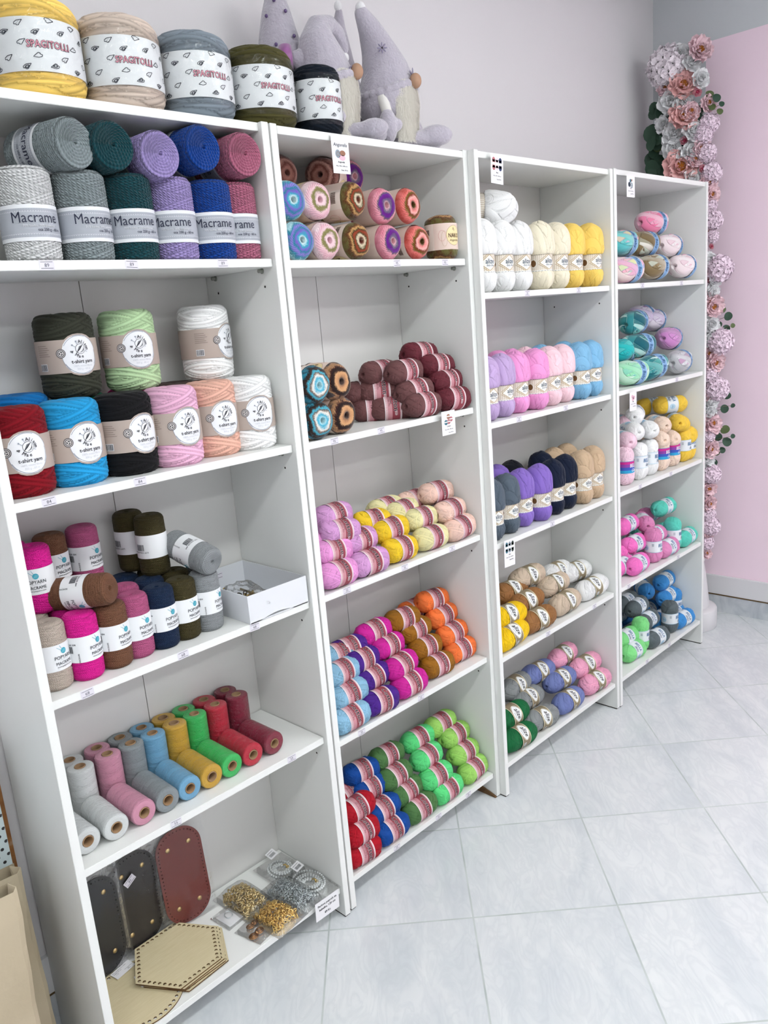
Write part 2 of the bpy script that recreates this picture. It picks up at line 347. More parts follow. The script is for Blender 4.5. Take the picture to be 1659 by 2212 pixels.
def skein_winds(rr,r,n,wid,strand,lo=35,hi=78,h=.0011,cmax=.55):
    W=[]
    for i in range(3):
        b=math.radians((lo+hi)/2+4*i); a=i*1.05; W.append((math.sin(b)*math.cos(a),math.sin(b)*math.sin(a),math.cos(b),0,r*3,6*r/strand,.0,.5))
    for i in range(n):
        b=math.radians(rr.uniform(lo,hi)); a=rr.uniform(0,2*PI); w=rr.uniform(*wid)
        W.append((math.sin(b)*math.cos(a),math.sin(b)*math.sin(a),math.cos(b),rr.uniform(-cmax,cmax)*r,w,2*w/strand,h*rr.uniform(.5,1.2),rr.random()))
    for i in range(5):   # a few loose single strands on top
        b=math.radians(rr.uniform(40,80)); a=rr.uniform(0,2*PI)
        W.append((math.sin(b)*math.cos(a),math.sin(b)*math.sin(a),math.cos(b),rr.uniform(-.6,.6)*r,strand*.9,1,.0022,rr.uniform(.6,1)))
    return W
def roll_prof(h,r,sh=.012,hole=.008,dip=.02,bulge=0,tp=1.0,sh2=None):
    """upright roll from z=0 to h with rounded shoulders"""
    sh2=sh2 or sh; o=[(.0008,dip),(hole,dip*.5),(hole+.002,.0015)]
    for i in range(7): a=PI/2*i/6; o.append((r-sh2+sh2*math.sin(a),sh2-sh2*math.cos(a)))
    for i in range(1,10): t=i/10; o.append((r*(1+bulge*math.sin(PI*t)),sh2+(h-sh-sh2)*t))
    for i in range(7): a=PI/2*i/6; o.append(((r-sh+sh*math.cos(a))*tp,h-sh+sh*math.sin(a)))
    o+=[(hole+.002,h-.0015),(hole,h-dip*.5),(.0008,h-dip)]
    return o
def roll_winds(rr,h,n,w,tmax,hgt,jit=.3,cross=True):
    W=[]
    for i in range(n):
        b=math.radians(rr.uniform(.25,1)*tmax); a=rr.uniform(0,2*PI)
        c=rr.uniform(-.03,1.03)*h
        ww=w*rr.uniform(1-jit,1+jit)
        W.append((math.sin(b)*math.cos(a),math.sin(b)*math.sin(a),math.cos(b),c*math.cos(b),ww,1,hgt*rr.uniform(.7,1.1),rr.random()))
    return W
# ---------------------------------------------------------------- where everything stands
THINGS=[
['cotton', '8fbfdc', [0.7686, 0.0387, 0.522], 'lie', -3.1674229231507858, -3.1746717261542736, -40.49460217734365, 0, 1.0, 'light blue cotton yarn ball, bottom of column, fourth shelf, second bookcase', 'cotton yarn balls on fourth shelf, second bookcase'],
['cotton', '8fbfdc', [0.7954, 0.0689, 0.57], 'lie', -4.918797069801531, -3.8414625882154105, -36.81435562647193, 1, 1.0, 'light blue cotton yarn ball, second from bottom of column, fourth shelf, second bookcase', 'cotton yarn balls on fourth shelf, second bookcase'],
['cotton', '8fbfdc', [0.8045, 0.0991, 0.62], 'lie', 3.6054282179497026, 2.1213008200435075, -44.67372378343238, 2, 1.0, 'light blue cotton yarn ball, third from bottom of column, fourth shelf, second bookcase', 'cotton yarn balls on fourth shelf, second bookcase'],
['cotton', '8fbfdc', [0.8384, 0.145, 0.647], 'lie', -1.6770610859975843, 2.2379644019999816, -30.155079703417428, 1, 1.0, 'light blue cotton yarn ball, topmost of column, fourth shelf, second bookcase', 'cotton yarn balls on fourth shelf, second bookcase'],
['cotton', '4b1d8a', [0.881, 0.039, 0.522], 'lie', -3.427194809053002, 3.4198050514244835, -30.105918829317936, 1, 1.0, 'purple cotton yarn ball, bottom of column, fourth shelf, second bookcase', 'cotton yarn balls on fourth shelf, second bookcase'],
['cotton', '4b1d8a', [0.9031, 0.0854, 0.57], 'lie', 3.605374062515594, -2.4525150558460798, -42.56360102481115, 2, 1.0, 'purple cotton yarn ball, second from bottom of column, fourth shelf, second bookcase', 'cotton yarn balls on fourth shelf, second bookcase'],
['cotton', '4b1d8a', [0.8907, 0.1088, 0.62], 'lie', 4.407859837880256, 3.68738370267441, -29.635297319879996, 1, 1.0, 'purple cotton yarn ball, third from bottom of column, fourth shelf, second bookcase', 'cotton yarn balls on fourth shelf, second bookcase'],
['cotton', '4b1d8a', [0.879, 0.145, 0.6486], 'lie', -4.959380968380938, 0.8468150697590389, -33.879165043604644, 2, 1.0, 'purple cotton yarn ball, topmost of column, fourth shelf, second bookcase', 'cotton yarn balls on fourth shelf, second bookcase'],
['cotton', 'd0219a', [1.0051, 0.0425, 0.522], 'lie', -3.0135175128766747, -2.0214222387321064, -43.28005771231421, 2, 1.0, 'magenta cotton yarn ball, bottom of column, fourth shelf, second bookcase', 'cotton yarn balls on fourth shelf, second bookcase'],
['cotton', 'd0219a', [1.0063, 0.0726, 0.57], 'lie', 4.085552153013264, -3.9423093254047465, -42.99339993494151, 2, 1.0, 'magenta cotton yarn ball, second from bottom of column, fourth shelf, second bookcase', 'cotton yarn balls on fourth shelf, second bookcase'],
['cotton', 'd0219a', [1.0033, 0.1173, 0.62], 'lie', 4.587806878545479, 2.784352705789077, -37.79906299201396, 1, 1.0, 'magenta cotton yarn ball, third from bottom of column, fourth shelf, second bookcase', 'cotton yarn balls on fourth shelf, second bookcase'],
['cotton', 'd0219a', [0.9798, 0.145, 0.6646], 'lie', -0.9152270616073199, -1.6943714361761204, -39.16706255173911, 0, 1.0, 'magenta cotton yarn ball, topmost of column, fourth shelf, second bookcase', 'cotton yarn balls on fourth shelf, second bookcase'],
['cotton', '9a6410', [1.1465, 0.0593, 0.522], 'lie', -2.338660842807132, 2.5007385490769654, -48.962276742266035, 0, 1.0, 'mustard cotton yarn ball, bottom of column, fourth shelf, second bookcase', 'cotton yarn balls on fourth shelf, second bookcase'],
['cotton', '9a6410', [1.1419, 0.0983, 0.57], 'lie', -0.4479630923553648, 3.979775862719608, -37.54706993079988, 2, 1.0, 'mustard cotton yarn ball, second from bottom of column, fourth shelf, second bookcase', 'cotton yarn balls on fourth shelf, second bookcase'],
['cotton', '9a6410', [1.1377, 0.1326, 0.62], 'lie', -0.3451189666200838, -1.2572538766227517, -26.0653070198693, 0, 1.0, 'mustard cotton yarn ball, third from bottom of column, fourth shelf, second bookcase', 'cotton yarn balls on fourth shelf, second bookcase'],
['cotton', '9a6410', [1.1027, 0.145, 0.6631], 'lie', -5.202738367367269, 3.3082545520466926, -34.75954145801097, 1, 1.0, 'mustard cotton yarn ball, topmost of column, fourth shelf, second bookcase', 'cotton yarn balls on fourth shelf, second bookcase'],
['cotton', 'f7793a', [1.2699, 0.0728, 0.522], 'lie', -2.684341980483802, -1.1533539631411838, -32.0733756562289, 1, 1.0, 'orange cotton yarn ball, bottom of column, fourth shelf, second bookcase', 'cotton yarn balls on fourth shelf, second bookcase'],
['cotton', 'f7793a', [1.2705, 0.1013, 0.57], 'lie', 1.6131862305279654, -2.410302406292254, -42.23517886978755, 0, 1.0, 'orange cotton yarn ball, second from bottom of column, fourth shelf, second bookcase', 'cotton yarn balls on fourth shelf, second bookcase'],
['cotton', 'f7793a', [1.27, 0.1377, 0.62], 'lie', 2.497949859100828, -1.780169679810868, -36.02718884668969, 0, 1.0, 'orange cotton yarn ball, third from bottom of column, fourth shelf, second bookcase', 'cotton yarn balls on fourth shelf, second bookcase'],
['cotton', 'f7793a', [1.2592, 0.1631, 0.67], 'lie', -4.534255176985235, 3.4766460166895206, -43.01781789201163, 0, 1.0, 'orange cotton yarn ball, topmost of column, fourth shelf, second bookcase', 'cotton yarn balls on fourth shelf, second bookcase'],
['cotton', 'b3001f', [0.7652, 0.041, 0.12], 'lie', -5.486265746615764, 1.5783350516921475, -28.497733301316256, 1, 1.0, 'red cotton yarn ball, bottom of column, bottom shelf, second bookcase', 'cotton yarn balls on bottom shelf, second bookcase'],
['cotton', 'b3001f', [0.7782, 0.052, 0.168], 'lie', 2.81853547768711, 3.678940732903609, -49.56349939296062, 1, 1.0, 'red cotton yarn ball, second from bottom of column, bottom shelf, second bookcase', 'cotton yarn balls on bottom shelf, second bookcase'],
['cotton', 'b3001f', [0.7961, 0.0826, 0.218], 'lie', -2.1398865610951106, -2.7767229810214387, -34.35385756306154, 2, 1.0, 'red cotton yarn ball, third from bottom of column, bottom shelf, second bookcase', 'cotton yarn balls on bottom shelf, second bookcase'],
['cotton', 'b3001f', [0.8247, 0.15, 0.2216], 'lie', 2.160524620228511, -3.3779496971720313, -35.17448856984105, 1, 1.0, 'red cotton yarn ball, topmost of column, bottom shelf, second bookcase', 'cotton yarn balls on bottom shelf, second bookcase'],
['cotton', '00479b', [0.8864, 0.044, 0.12], 'lie', -2.496056008061383, -1.999621010921322, -35.62856800046916, 0, 1.0, 'blue cotton yarn ball, bottom of column, bottom shelf, second bookcase', 'cotton yarn balls on bottom shelf, second bookcase'],
['cotton', '00479b', [0.888, 0.0768, 0.168], 'lie', -2.024313249609763, -3.9248282692834833, -48.92486736986899, 0, 1.0, 'blue cotton yarn ball, second from bottom of column, bottom shelf, second bookcase', 'cotton yarn balls on bottom shelf, second bookcase'],
['cotton', '00479b', [0.887, 0.1226, 0.218], 'lie', -1.6177101030577123, 2.434792599840418, -26.06755370670541, 2, 1.0, 'blue cotton yarn ball, third from bottom of column, bottom shelf, second bookcase', 'cotton yarn balls on bottom shelf, second bookcase'],
['cotton', '00479b', [0.8854, 0.15, 0.2625], 'lie', -4.834773441613308, 3.8539891962550117, -39.82513953747812, 0, 1.0, 'blue cotton yarn ball, topmost of column, bottom shelf, second bookcase', 'cotton yarn balls on bottom shelf, second bookcase'],
['cotton', '4f7a45', [1.01, 0.0459, 0.12], 'lie', -4.636581206976814, -3.502326485200488, -32.30908593499596, 2, 1.0, 'moss green cotton yarn ball, bottom of column, bottom shelf, second bookcase', 'cotton yarn balls on bottom shelf, second bookcase'],
['cotton', '4f7a45', [0.9972, 0.085, 0.168], 'lie', 2.1219254109816674, -2.8028757210661484, -49.01858320005595, 1, 1.0, 'moss green cotton yarn ball, second from bottom of column, bottom shelf, second bookcase', 'cotton yarn balls on bottom shelf, second bookcase'],
['cotton', '4f7a45', [0.9814, 0.1083, 0.218], 'lie', 0.9919808729641417, -1.4285363556363269, -49.14622513253571, 2, 1.0, 'moss green cotton yarn ball, third from bottom of column, bottom shelf, second bookcase', 'cotton yarn balls on bottom shelf, second bookcase'],
['cotton', '4f7a45', [0.9942, 0.15, 0.2628], 'lie', -2.485111018378247, 3.975246036608292, -34.36130774241852, 0, 1.0, 'moss green cotton yarn ball, topmost of column, bottom shelf, second bookcase', 'cotton yarn balls on bottom shelf, second bookcase'],
['cotton', '5fdc84', [1.134, 0.0439, 0.12], 'lie', -0.26685644372349415, -2.065102670263399, -40.14506027246618, 0, 1.0, 'mint green cotton yarn ball, bottom of column, bottom shelf, second bookcase', 'cotton yarn balls on bottom shelf, second bookcase'],
['cotton', '5fdc84', [1.1127, 0.0662, 0.168], 'lie', -3.37126194644979, -0.45198313900315945, -34.461544235473795, 1, 1.0, 'mint green cotton yarn ball, second from bottom of column, bottom shelf, second bookcase', 'cotton yarn balls on bottom shelf, second bookcase'],
['cotton', '5fdc84', [1.1163, 0.1023, 0.218], 'lie', 3.9725654318082135, -0.011362243431205066, -49.24039142665757, 1, 1.0, 'mint green cotton yarn ball, third from bottom of column, bottom shelf, second bookcase', 'cotton yarn balls on bottom shelf, second bookcase'],
['cotton', '5fdc84', [1.133, 0.15, 0.2542], 'lie', -2.959351458335896, 0.20541710901650667, -31.464425760841372, 1, 1.0, 'mint green cotton yarn ball, topmost of column, bottom shelf, second bookcase', 'cotton yarn balls on bottom shelf, second bookcase'],
['cotton', 'a2d96a', [1.2686, 0.0486, 0.12], 'lie', 4.4365141923744, -2.8663858577600676, -48.76943059724114, 1, 1.0, 'lime green cotton yarn ball, bottom of column, bottom shelf, second bookcase', 'cotton yarn balls on bottom shelf, second bookcase'],
['cotton', 'a2d96a', [1.2692, 0.083, 0.168], 'lie', 0.7841304049065112, 3.9245657068317534, -40.328910417064094, 2, 1.0, 'lime green cotton yarn ball, second from bottom of column, bottom shelf, second bookcase', 'cotton yarn balls on bottom shelf, second bookcase'],
['cotton', 'a2d96a', [1.2704, 0.117, 0.218], 'lie', 1.8476816002337424, 2.326861781916169, -32.12656914463581, 1, 1.0, 'lime green cotton yarn ball, third from bottom of column, bottom shelf, second bookcase', 'cotton yarn balls on bottom shelf, second bookcase'],
['cotton', 'a2d96a', [1.2429, 0.15, 0.2579], 'lie', -1.3503277218721568, -0.5591394775556751, -27.68173506132253, 2, 1.0, 'lime green cotton yarn ball, topmost of column, bottom shelf, second bookcase', 'cotton yarn balls on bottom shelf, second bookcase'],
['cotton', 'ef9fdd', [0.7765, 0.0403, 0.9165], 'lie', 4.797142262232805, 3.396618972149823, -41.92184997268832, 2, 1.0, 'pink cotton yarn ball, bottom of column, third shelf, second bookcase', 'cotton yarn balls on third shelf, second bookcase'],
['cotton', 'ef9fdd', [0.7943, 0.0759, 0.9645], 'lie', -0.34525128011363826, 3.20558015361392, -42.439108345241635, 1, 1.0, 'pink cotton yarn ball, second from bottom of column, third shelf, second bookcase', 'cotton yarn balls on third shelf, second bookcase'],
['cotton', 'ef9fdd', [0.8083, 0.115, 0.9864], 'lie', 0.336286713055193, 1.2378575087426462, -33.53696355799954, 1, 1.0, 'pink cotton yarn ball, topmost of column, third shelf, second bookcase', 'cotton yarn balls on third shelf, second bookcase'],
['cotton', 'd9a0d6', [0.8878, 0.0396, 0.9165], 'lie', -1.9376326272368463, -0.8625451352429954, -38.08662943702092, 1, 1.0, 'orchid cotton yarn ball, bottom of column, third shelf, second bookcase', 'cotton yarn balls on third shelf, second bookcase'],
['cotton', 'd9a0d6', [0.8997, 0.0856, 0.9645], 'lie', 5.541285809385268, 1.3468150610481242, -48.93094472978119, 2, 1.0, 'orchid cotton yarn ball, second from bottom of column, third shelf, second bookcase', 'cotton yarn balls on third shelf, second bookcase'],
['cotton', 'd9a0d6', [0.8399, 0.09, 1.0042], 'lie', -4.468406549082374, 3.7482797068024603, -33.987441982690164, 0, 1.0, 'orchid cotton yarn ball, third from bottom of column, third shelf, second bookcase', 'cotton yarn balls on third shelf, second bookcase'],
['cotton', 'd9a0d6', [0.8536, 0.125, 1.0393], 'lie', 4.440958872491027, 1.502821900557863, -38.850169497274294, 1, 1.0, 'orchid cotton yarn ball, topmost of column, third shelf, second bookcase', 'cotton yarn balls on third shelf, second bookcase'],
['cotton', 'f2cb2a', [1.0162, 0.0495, 0.9165], 'lie', 2.9579346838944662, 3.4198475712801377, -44.7550048593259, 0, 1.0, 'yellow cotton yarn ball, bottom of column, third shelf, second bookcase', 'cotton yarn balls on third shelf, second bookcase'],
['cotton', 'f2cb2a', [1.0232, 0.0876, 0.9645], 'lie', -3.4656569729123725, -2.746060072594269, -35.3597838503557, 1, 1.0, 'yellow cotton yarn ball, second from bottom of column, third shelf, second bookcase', 'cotton yarn balls on third shelf, second bookcase'],
['cotton', 'f2cb2a', [0.9911, 0.125, 0.9902], 'lie', -4.609320366759614, 2.47897873936709, -31.208726457163465, 0, 1.0, 'yellow cotton yarn ball, topmost of column, third shelf, second bookcase', 'cotton yarn balls on third shelf, second bookcase'],
['cotton', 'eee6ae', [1.1461, 0.0495, 0.9165], 'lie', 0.6073007631362195, 3.029659745154304, -45.159933240073656, 2, 1.0, 'cream cotton yarn ball, bottom of column, third shelf, second bookcase', 'cotton yarn balls on third shelf, second bookcase'],
['cotton', 'eee6ae', [1.1552, 0.0935, 0.9645], 'lie', 1.2993352112749008, 2.547433489069344, -36.50307170625201, 1, 1.0, 'cream cotton yarn ball, second from bottom of column, third shelf, second bookcase', 'cotton yarn balls on third shelf, second bookcase'],
['cotton', 'eee6ae', [1.1207, 0.13, 0.989], 'lie', 4.982818143940744, -0.48286133847275625, -48.10426043852869, 2, 1.0, 'cream cotton yarn ball, third from bottom of column, third shelf, second bookcase', 'cotton yarn balls on third shelf, second bookcase'],
['cotton', 'eee6ae', [1.0891, 0.165, 1.0007], 'lie', 1.1338420909270468, -0.08935019011460188, -29.24672420198593, 2, 1.0, 'cream cotton yarn ball, rearmost of column, third shelf, second bookcase', 'cotton yarn balls on third shelf, second bookcase'],
['cotton', 'f6cfc0', [1.2672, 0.0424, 0.9165], 'lie', 3.2893539493168937, -3.6689899347681, -48.08744196279416, 2, 1.0, 'peach cotton yarn ball, bottom of column, third shelf, second bookcase', 'cotton yarn balls on third shelf, second bookcase'],
['cotton', 'f6cfc0', [1.2688, 0.0762, 0.9645], 'lie', 4.8604282746211815, -1.624492416519585, -41.67409709199164, 0, 1.0, 'peach cotton yarn ball, second from bottom of column, third shelf, second bookcase', 'cotton yarn balls on third shelf, second bookcase'],
['cotton', 'f6cfc0', [1.2688, 0.1257, 1.0145], 'lie', -4.978307876598716, 0.34702941499768336, -40.852207385536545, 1, 1.0, 'peach cotton yarn ball, topmost of column, third shelf, second bookcase', 'cotton yarn balls on third shelf, second bookcase'],
['cotton', 'f6cfc0', [1.2176, 0.17, 0.9954], 'lie', 0, 0, -38, 0, 1.0, 'pale peach cotton yarn ball peeking out behind the cream balls, third shelf, second bookcase', 'cotton yarn balls on third shelf, second bookcase'],
['cotton', 'f7793a', [1.2133, 0.2, 0.6453], 'lie', 0, 0, -38, 0, 1.0, 'orange cotton yarn ball half hidden behind orange column, fourth shelf, second bookcase', 'cotton yarn balls on fourth shelf, second bookcase'],
['cotton', '72494a', [1.1369, 0.0369, 1.2965], 'lie', -1.3364325254827207, 2.069693355956792, -29.468608206579937, 1, 1.0, 'dusty brown cotton yarn ball, bottom of column, second shelf, second bookcase', 'cotton yarn balls on second shelf, second bookcase'],
['cotton', '72494a', [1.1356, 0.062, 1.3318], 'lie', -4.858563952696838, -3.0843910029080277, -35.09691844015951, 1, 1.0, 'dusty brown cotton yarn ball, second from bottom of column, second shelf, second bookcase', 'cotton yarn balls on second shelf, second bookcase'],
['cotton', '72494a', [1.1254, 0.085, 1.3857], 'lie', 0.14969578381648052, -0.5283739914958003, -29.411745063441785, 1, 1.0, 'dusty brown cotton yarn ball, topmost of column, second shelf, second bookcase', 'cotton yarn balls on second shelf, second bookcase'],
['cotton', '72494a', [1.086, 0.14, 1.3879], 'lie', 0, 0, -40, 0, 1.0, 'dusty brown cotton yarn ball, high on the left of the brown pile', 'cotton yarn balls on second shelf, second bookcase'],
['cotton', '72494a', [1.0529, 0.14, 1.2922], 'lie', -38, 0, -40, 1, 1.0, 'dusty brown cotton yarn ball, lowest left, showing its coiled end', 'cotton yarn balls on second shelf, second bookcase'],
['cotton', '72494a', [1.0828, 0.1, 1.2927], 'lie', -38, 0, -40, 2, 1.0, 'dusty brown cotton yarn ball, low, coiled end out, between its neighbours', 'cotton yarn balls on second shelf, second bookcase'],
['cotton', '72494a', [1.0754, 0.13, 1.3387], 'lie', -38, 0, -40, 0, 1.0, 'dusty brown cotton yarn ball, middle of pile, coiled end facing out', 'cotton yarn balls on second shelf, second bookcase'],
['cotton', '72494a', [1.0559, 0.17, 1.3372], 'lie', -20, 0, -40, 1, 1.0, 'dusty brown cotton yarn ball, left rear of pile beside yarn cakes', 'cotton yarn balls on second shelf, second bookcase'],
['cotton', '6a2733', [1.2687, 0.0407, 1.2965], 'lie', -5.196985546178299, 3.050599511904468, -45.29953587586815, 1, 1.0, 'maroon cotton yarn ball, bottom of column, second shelf, second bookcase', 'cotton yarn balls on second shelf, second bookcase'],
['cotton', '6a2733', [1.2687, 0.062, 1.344], 'lie', 5.156996712366517, -0.1705785141906473, -47.16386029749831, 2, 1.0, 'maroon cotton yarn ball, second from bottom of column, second shelf, second bookcase', 'cotton yarn balls on second shelf, second bookcase'],
['cotton', '6a2733', [1.2599, 0.085, 1.389], 'lie', -3.991476383363938, 2.9942972161066903, -45.76757740258123, 0, 1.0, 'maroon cotton yarn ball, third from bottom of column, second shelf, second bookcase', 'cotton yarn balls on second shelf, second bookcase'],
['cotton', '6a2733', [1.2317, 0.12, 1.4248], 'lie', -2.0813423847327934, 2.8785711728683054, -43.793334089184455, 0, 1.0, 'maroon cotton yarn ball, topmost of column, second shelf, second bookcase', 'cotton yarn balls on second shelf, second bookcase'],
['diva', 'f9cb05', [1.4655, 0.0221, 0.5125], 'lie', 2.526140496317252, -3.9555030078825766, -42.51638863308081, 2, 1.0, 'yellow satin yarn skein, bottom of column, fourth shelf, third bookcase', 'satin yarn skeins on fourth shelf, third bookcase'],
['diva', 'f9cb05', [1.4955, 0.056, 0.562], 'lie', -4.669935868396758, 2.289761824344793, -35.576086196139556, 2, 1.0, 'yellow satin yarn skein, topmost of column, fourth shelf, third bookcase', 'satin yarn skeins on fourth shelf, third bookcase'],
['diva', '9a6a3c', [1.6259, 0.0274, 0.5125], 'lie', -5.091788066561707, -2.0364705675138914, -29.658317573049487, 1, 1.0, 'brown satin yarn skein, bottom of column, fourth shelf, third bookcase', 'satin yarn skeins on fourth shelf, third bookcase'],
['diva', '9a6a3c', [1.6341, 0.077, 0.562], 'lie', -3.24949221909017, -2.55669313753815, -29.26521975516667, 0, 1.0, 'brown satin yarn skein, second from bottom of column, fourth shelf, third bookcase', 'satin yarn skeins on fourth shelf, third bookcase'],
['diva', '9a6a3c', [1.6227, 0.13, 0.5939], 'lie', 2.1208002316581656, 0.8762790505669766, -42.481458328231916, 1, 1.0, 'brown satin yarn skein, topmost of column, fourth shelf, third bookcase', 'satin yarn skeins on fourth shelf, third bookcase'],
['diva', 'd3bfa9', [1.8127, 0.036, 0.5125], 'lie', 3.3894376079506987, 0.5467128339797496, -27.51831593498121, 2, 1.0, 'beige satin yarn skein, bottom of column, fourth shelf, third bookcase', 'satin yarn skeins on fourth shelf, third bookcase'],
['diva', 'd3bfa9', [1.8297, 0.0922, 0.562], 'lie', 3.44219259388014, 0.9039960871612651, -39.39042811540256, 0, 1.0, 'beige satin yarn skein, second from bottom of column, fourth shelf, third bookcase', 'satin yarn skeins on fourth shelf, third bookcase'],
['diva', 'd3bfa9', [1.7268, 0.13, 0.6168], 'lie', -2.9796452726982112, 0.7767048694002359, -26.3384966262424, 1, 1.0, 'beige satin yarn skein, topmost of column, fourth shelf, third bookcase', 'satin yarn skeins on fourth shelf, third bookcase'],
['diva', 'f2f2f2', [1.9935, 0.0349, 0.5125], 'lie', -4.400943031901125, -3.3395191070067414, -46.545481501450396, 2, 1.0, 'white satin yarn skein, bottom of column, fourth shelf, third bookcase', 'satin yarn skeins on fourth shelf, third bookcase'],
['diva', 'f2f2f2', [1.9938, 0.1034, 0.562], 'lie', -3.8679755074948416, 3.2153063976480922, -41.07228424594037, 2, 1.0, 'white satin yarn skein, second from bottom of column, fourth shelf, third bookcase', 'satin yarn skeins on fourth shelf, third bookcase'],
['diva', 'f2f2f2', [1.9086, 0.13, 0.58], 'lie', 3.526739300826863, 1.3997335207957038, -28.802287025427724, 0, 1.0, 'white satin yarn skein, topmost of column, fourth shelf, third bookcase', 'satin yarn skeins on fourth shelf, third bookcase'],
['diva', '0c6b3a', [1.4814, 0.0203, 0.1455], 'lie', -1.1694306451962362, 3.4895046296289802, -45.68778497046572, 2, 1.0, 'green satin yarn skein, bottom of column, bottom shelf, third bookcase', 'satin yarn skeins on bottom shelf, third bookcase'],
['diva', '0c6b3a', [1.509, 0.0686, 0.195], 'lie', -1.5372768646473425, -2.6030176698815746, -28.801177497535104, 2, 1.0, 'green satin yarn skein, topmost of column, bottom shelf, third bookcase', 'satin yarn skeins on bottom shelf, third bookcase'],
['diva', '8f9394', [1.6272, 0.0307, 0.1455], 'lie', -5.758800072318183, 3.595137343081208, -30.08542524182054, 1, 1.0, 'grey satin yarn skein, bottom of column, bottom shelf, third bookcase', 'satin yarn skeins on bottom shelf, third bookcase'],
['diva', '8f9394', [1.641, 0.0912, 0.195], 'lie', 3.687001599034282, 3.6266594587801597, -46.19682213382694, 2, 1.0, 'grey satin yarn skein, second from bottom of column, bottom shelf, third bookcase', 'satin yarn skeins on bottom shelf, third bookcase'],
['diva', '8f9394', [1.6241, 0.13, 0.2406], 'lie', 5.844448729924061, 1.288060818544893, -26.179588567391946, 0, 1.0, 'grey satin yarn skein, topmost of column, bottom shelf, third bookcase', 'satin yarn skeins on bottom shelf, third bookcase'],
['diva', '7683bb', [1.7963, 0.0229, 0.1455], 'lie', 3.1230228178834967, 3.747787176750773, -47.19621553921323, 2, 1.0, 'periwinkle satin yarn skein, bottom of column, bottom shelf, third bookcase', 'satin yarn skeins on bottom shelf, third bookcase'],
['diva', '7683bb', [1.835, 0.0814, 0.195], 'lie', -0.2504318050685672, 3.090609416079621, -44.66787064948077, 2, 1.0, 'periwinkle satin yarn skein, second from bottom of column, bottom shelf, third bookcase', 'satin yarn skeins on bottom shelf, third bookcase'],
['diva', '7683bb', [1.7689, 0.13, 0.2373], 'lie', -2.3656192255519644, 3.4225742630815104, -40.253326139264395, 2, 1.0, 'periwinkle satin yarn skein, topmost of column, bottom shelf, third bookcase', 'satin yarn skeins on bottom shelf, third bookcase'],
['diva', 'f3a9c6', [1.9833, 0.023, 0.1455], 'lie', -3.1507960352115645, -0.08131416418615078, -44.693132285533565, 1, 1.0, 'pink satin yarn skein, bottom of column, bottom shelf, third bookcase', 'satin yarn skeins on bottom shelf, third bookcase'],
['diva', 'f3a9c6', [1.9942, 0.0708, 0.195], 'lie', -3.2355767417842367, -1.3870603718026508, -34.95687856738077, 1, 1.0, 'pink satin yarn skein, second from bottom of column, bottom shelf, third bookcase', 'satin yarn skeins on bottom shelf, third bookcase'],
['diva', 'f3a9c6', [1.9345, 0.13, 0.2413], 'lie', 4.78821353341792, -0.7982646521160124, -40.384159093586284, 1, 1.0, 'pink satin yarn skein, topmost of column, bottom shelf, third bookcase', 'satin yarn skeins on bottom shelf, third bookcase'],
['best', 'f4f4f4', [1.428, 0.036, 1.578], 'up', 0, 0, -19.594744732532746, 1, 1.0, 'white upright baby yarn skein, left of the three front row, top shelf, third bookcase', 'baby yarn skeins on top shelf, third bookcase'],
['best', 'f4f4f4', [1.528, 0.042, 1.578], 'up', 0, 0, -15.942386655820908, 1, 1.0, 'white upright baby yarn skein, middle of the three front row, top shelf, third bookcase', 'baby yarn skeins on top shelf, third bookcase'],
['best', 'f4f4f4', [1.628, 0.048, 1.578], 'up', 0, 0, -20.793292293186727, 2, 1.0, 'white upright baby yarn skein, right of the three front row, top shelf, third bookcase', 'baby yarn skeins on top shelf, third bookcase'],
['best', 'f3ead2', [1.728, 0.036, 1.578], 'up', 0, 0, -17.49757912516987, 2, 1.0, 'cream upright baby yarn skein, left of the two front row, top shelf, third bookcase', 'baby yarn skeins on top shelf, third bookcase'],
['best', 'f3ead2', [1.828, 0.042, 1.578], 'up', 0, 0, -15.622881130039564, 1, 1.0, 'cream upright baby yarn skein, right of the two front row, top shelf, third bookcase', 'baby yarn skeins on top shelf, third bookcase'],
['best', 'fbd66d', [1.928, 0.048, 1.578], 'up', 0, 0, -18.149645750129274, 1, 1.0, 'yellow upright baby yarn skein, left of the two front row, top shelf, third bookcase', 'baby yarn skeins on top shelf, third bookcase'],
['best', 'fbd66d', [2.028, 0.036, 1.578], 'up', 0, 0, -15.521248814947311, 0, 1.0, 'yellow upright baby yarn skein, right of the two front row, top shelf, third bookcase', 'baby yarn skeins on top shelf, third bookcase'],
['best', 'f4f4f4', [1.5037, 0.0805, 1.8204], 'lie', -45, 5, 90, 0, 1.0, 'white baby yarn skein lying on top of the white ones, top shelf, third bookcase', 'baby yarn skeins on top shelf, third bookcase'],
['best', 'c3a8d6', [1.418, 0.036, 1.2104], 'up', 0, 0, -16.864321970845783, 1, 0.93, 'lilac upright baby yarn skein, left of the two front row, second shelf, third bookcase', 'baby yarn skeins on second shelf, third bookcase'],
['best', 'c3a8d6', [1.5055, 0.042, 1.2104], 'up', 0, 0, -11.314519408488797, 2, 0.93, 'lilac upright baby yarn skein, right of the two front row, second shelf, third bookcase', 'baby yarn skeins on second shelf, third bookcase'],
['best', 'f3a0d8', [1.593, 0.048, 1.2104], 'up', 0, 0, -11.960430442028876, 2, 0.93, 'bright pink upright baby yarn skein, left of the two front row, second shelf, third bookcase', 'baby yarn skeins on second shelf, third bookcase'],
['best', 'f3a0d8', [1.6805, 0.036, 1.2104], 'up', 0, 0, -13.445133002498432, 0, 0.93, 'bright pink upright baby yarn skein, right of the two front row, second shelf, third bookcase', 'baby yarn skeins on second shelf, third bookcase'],
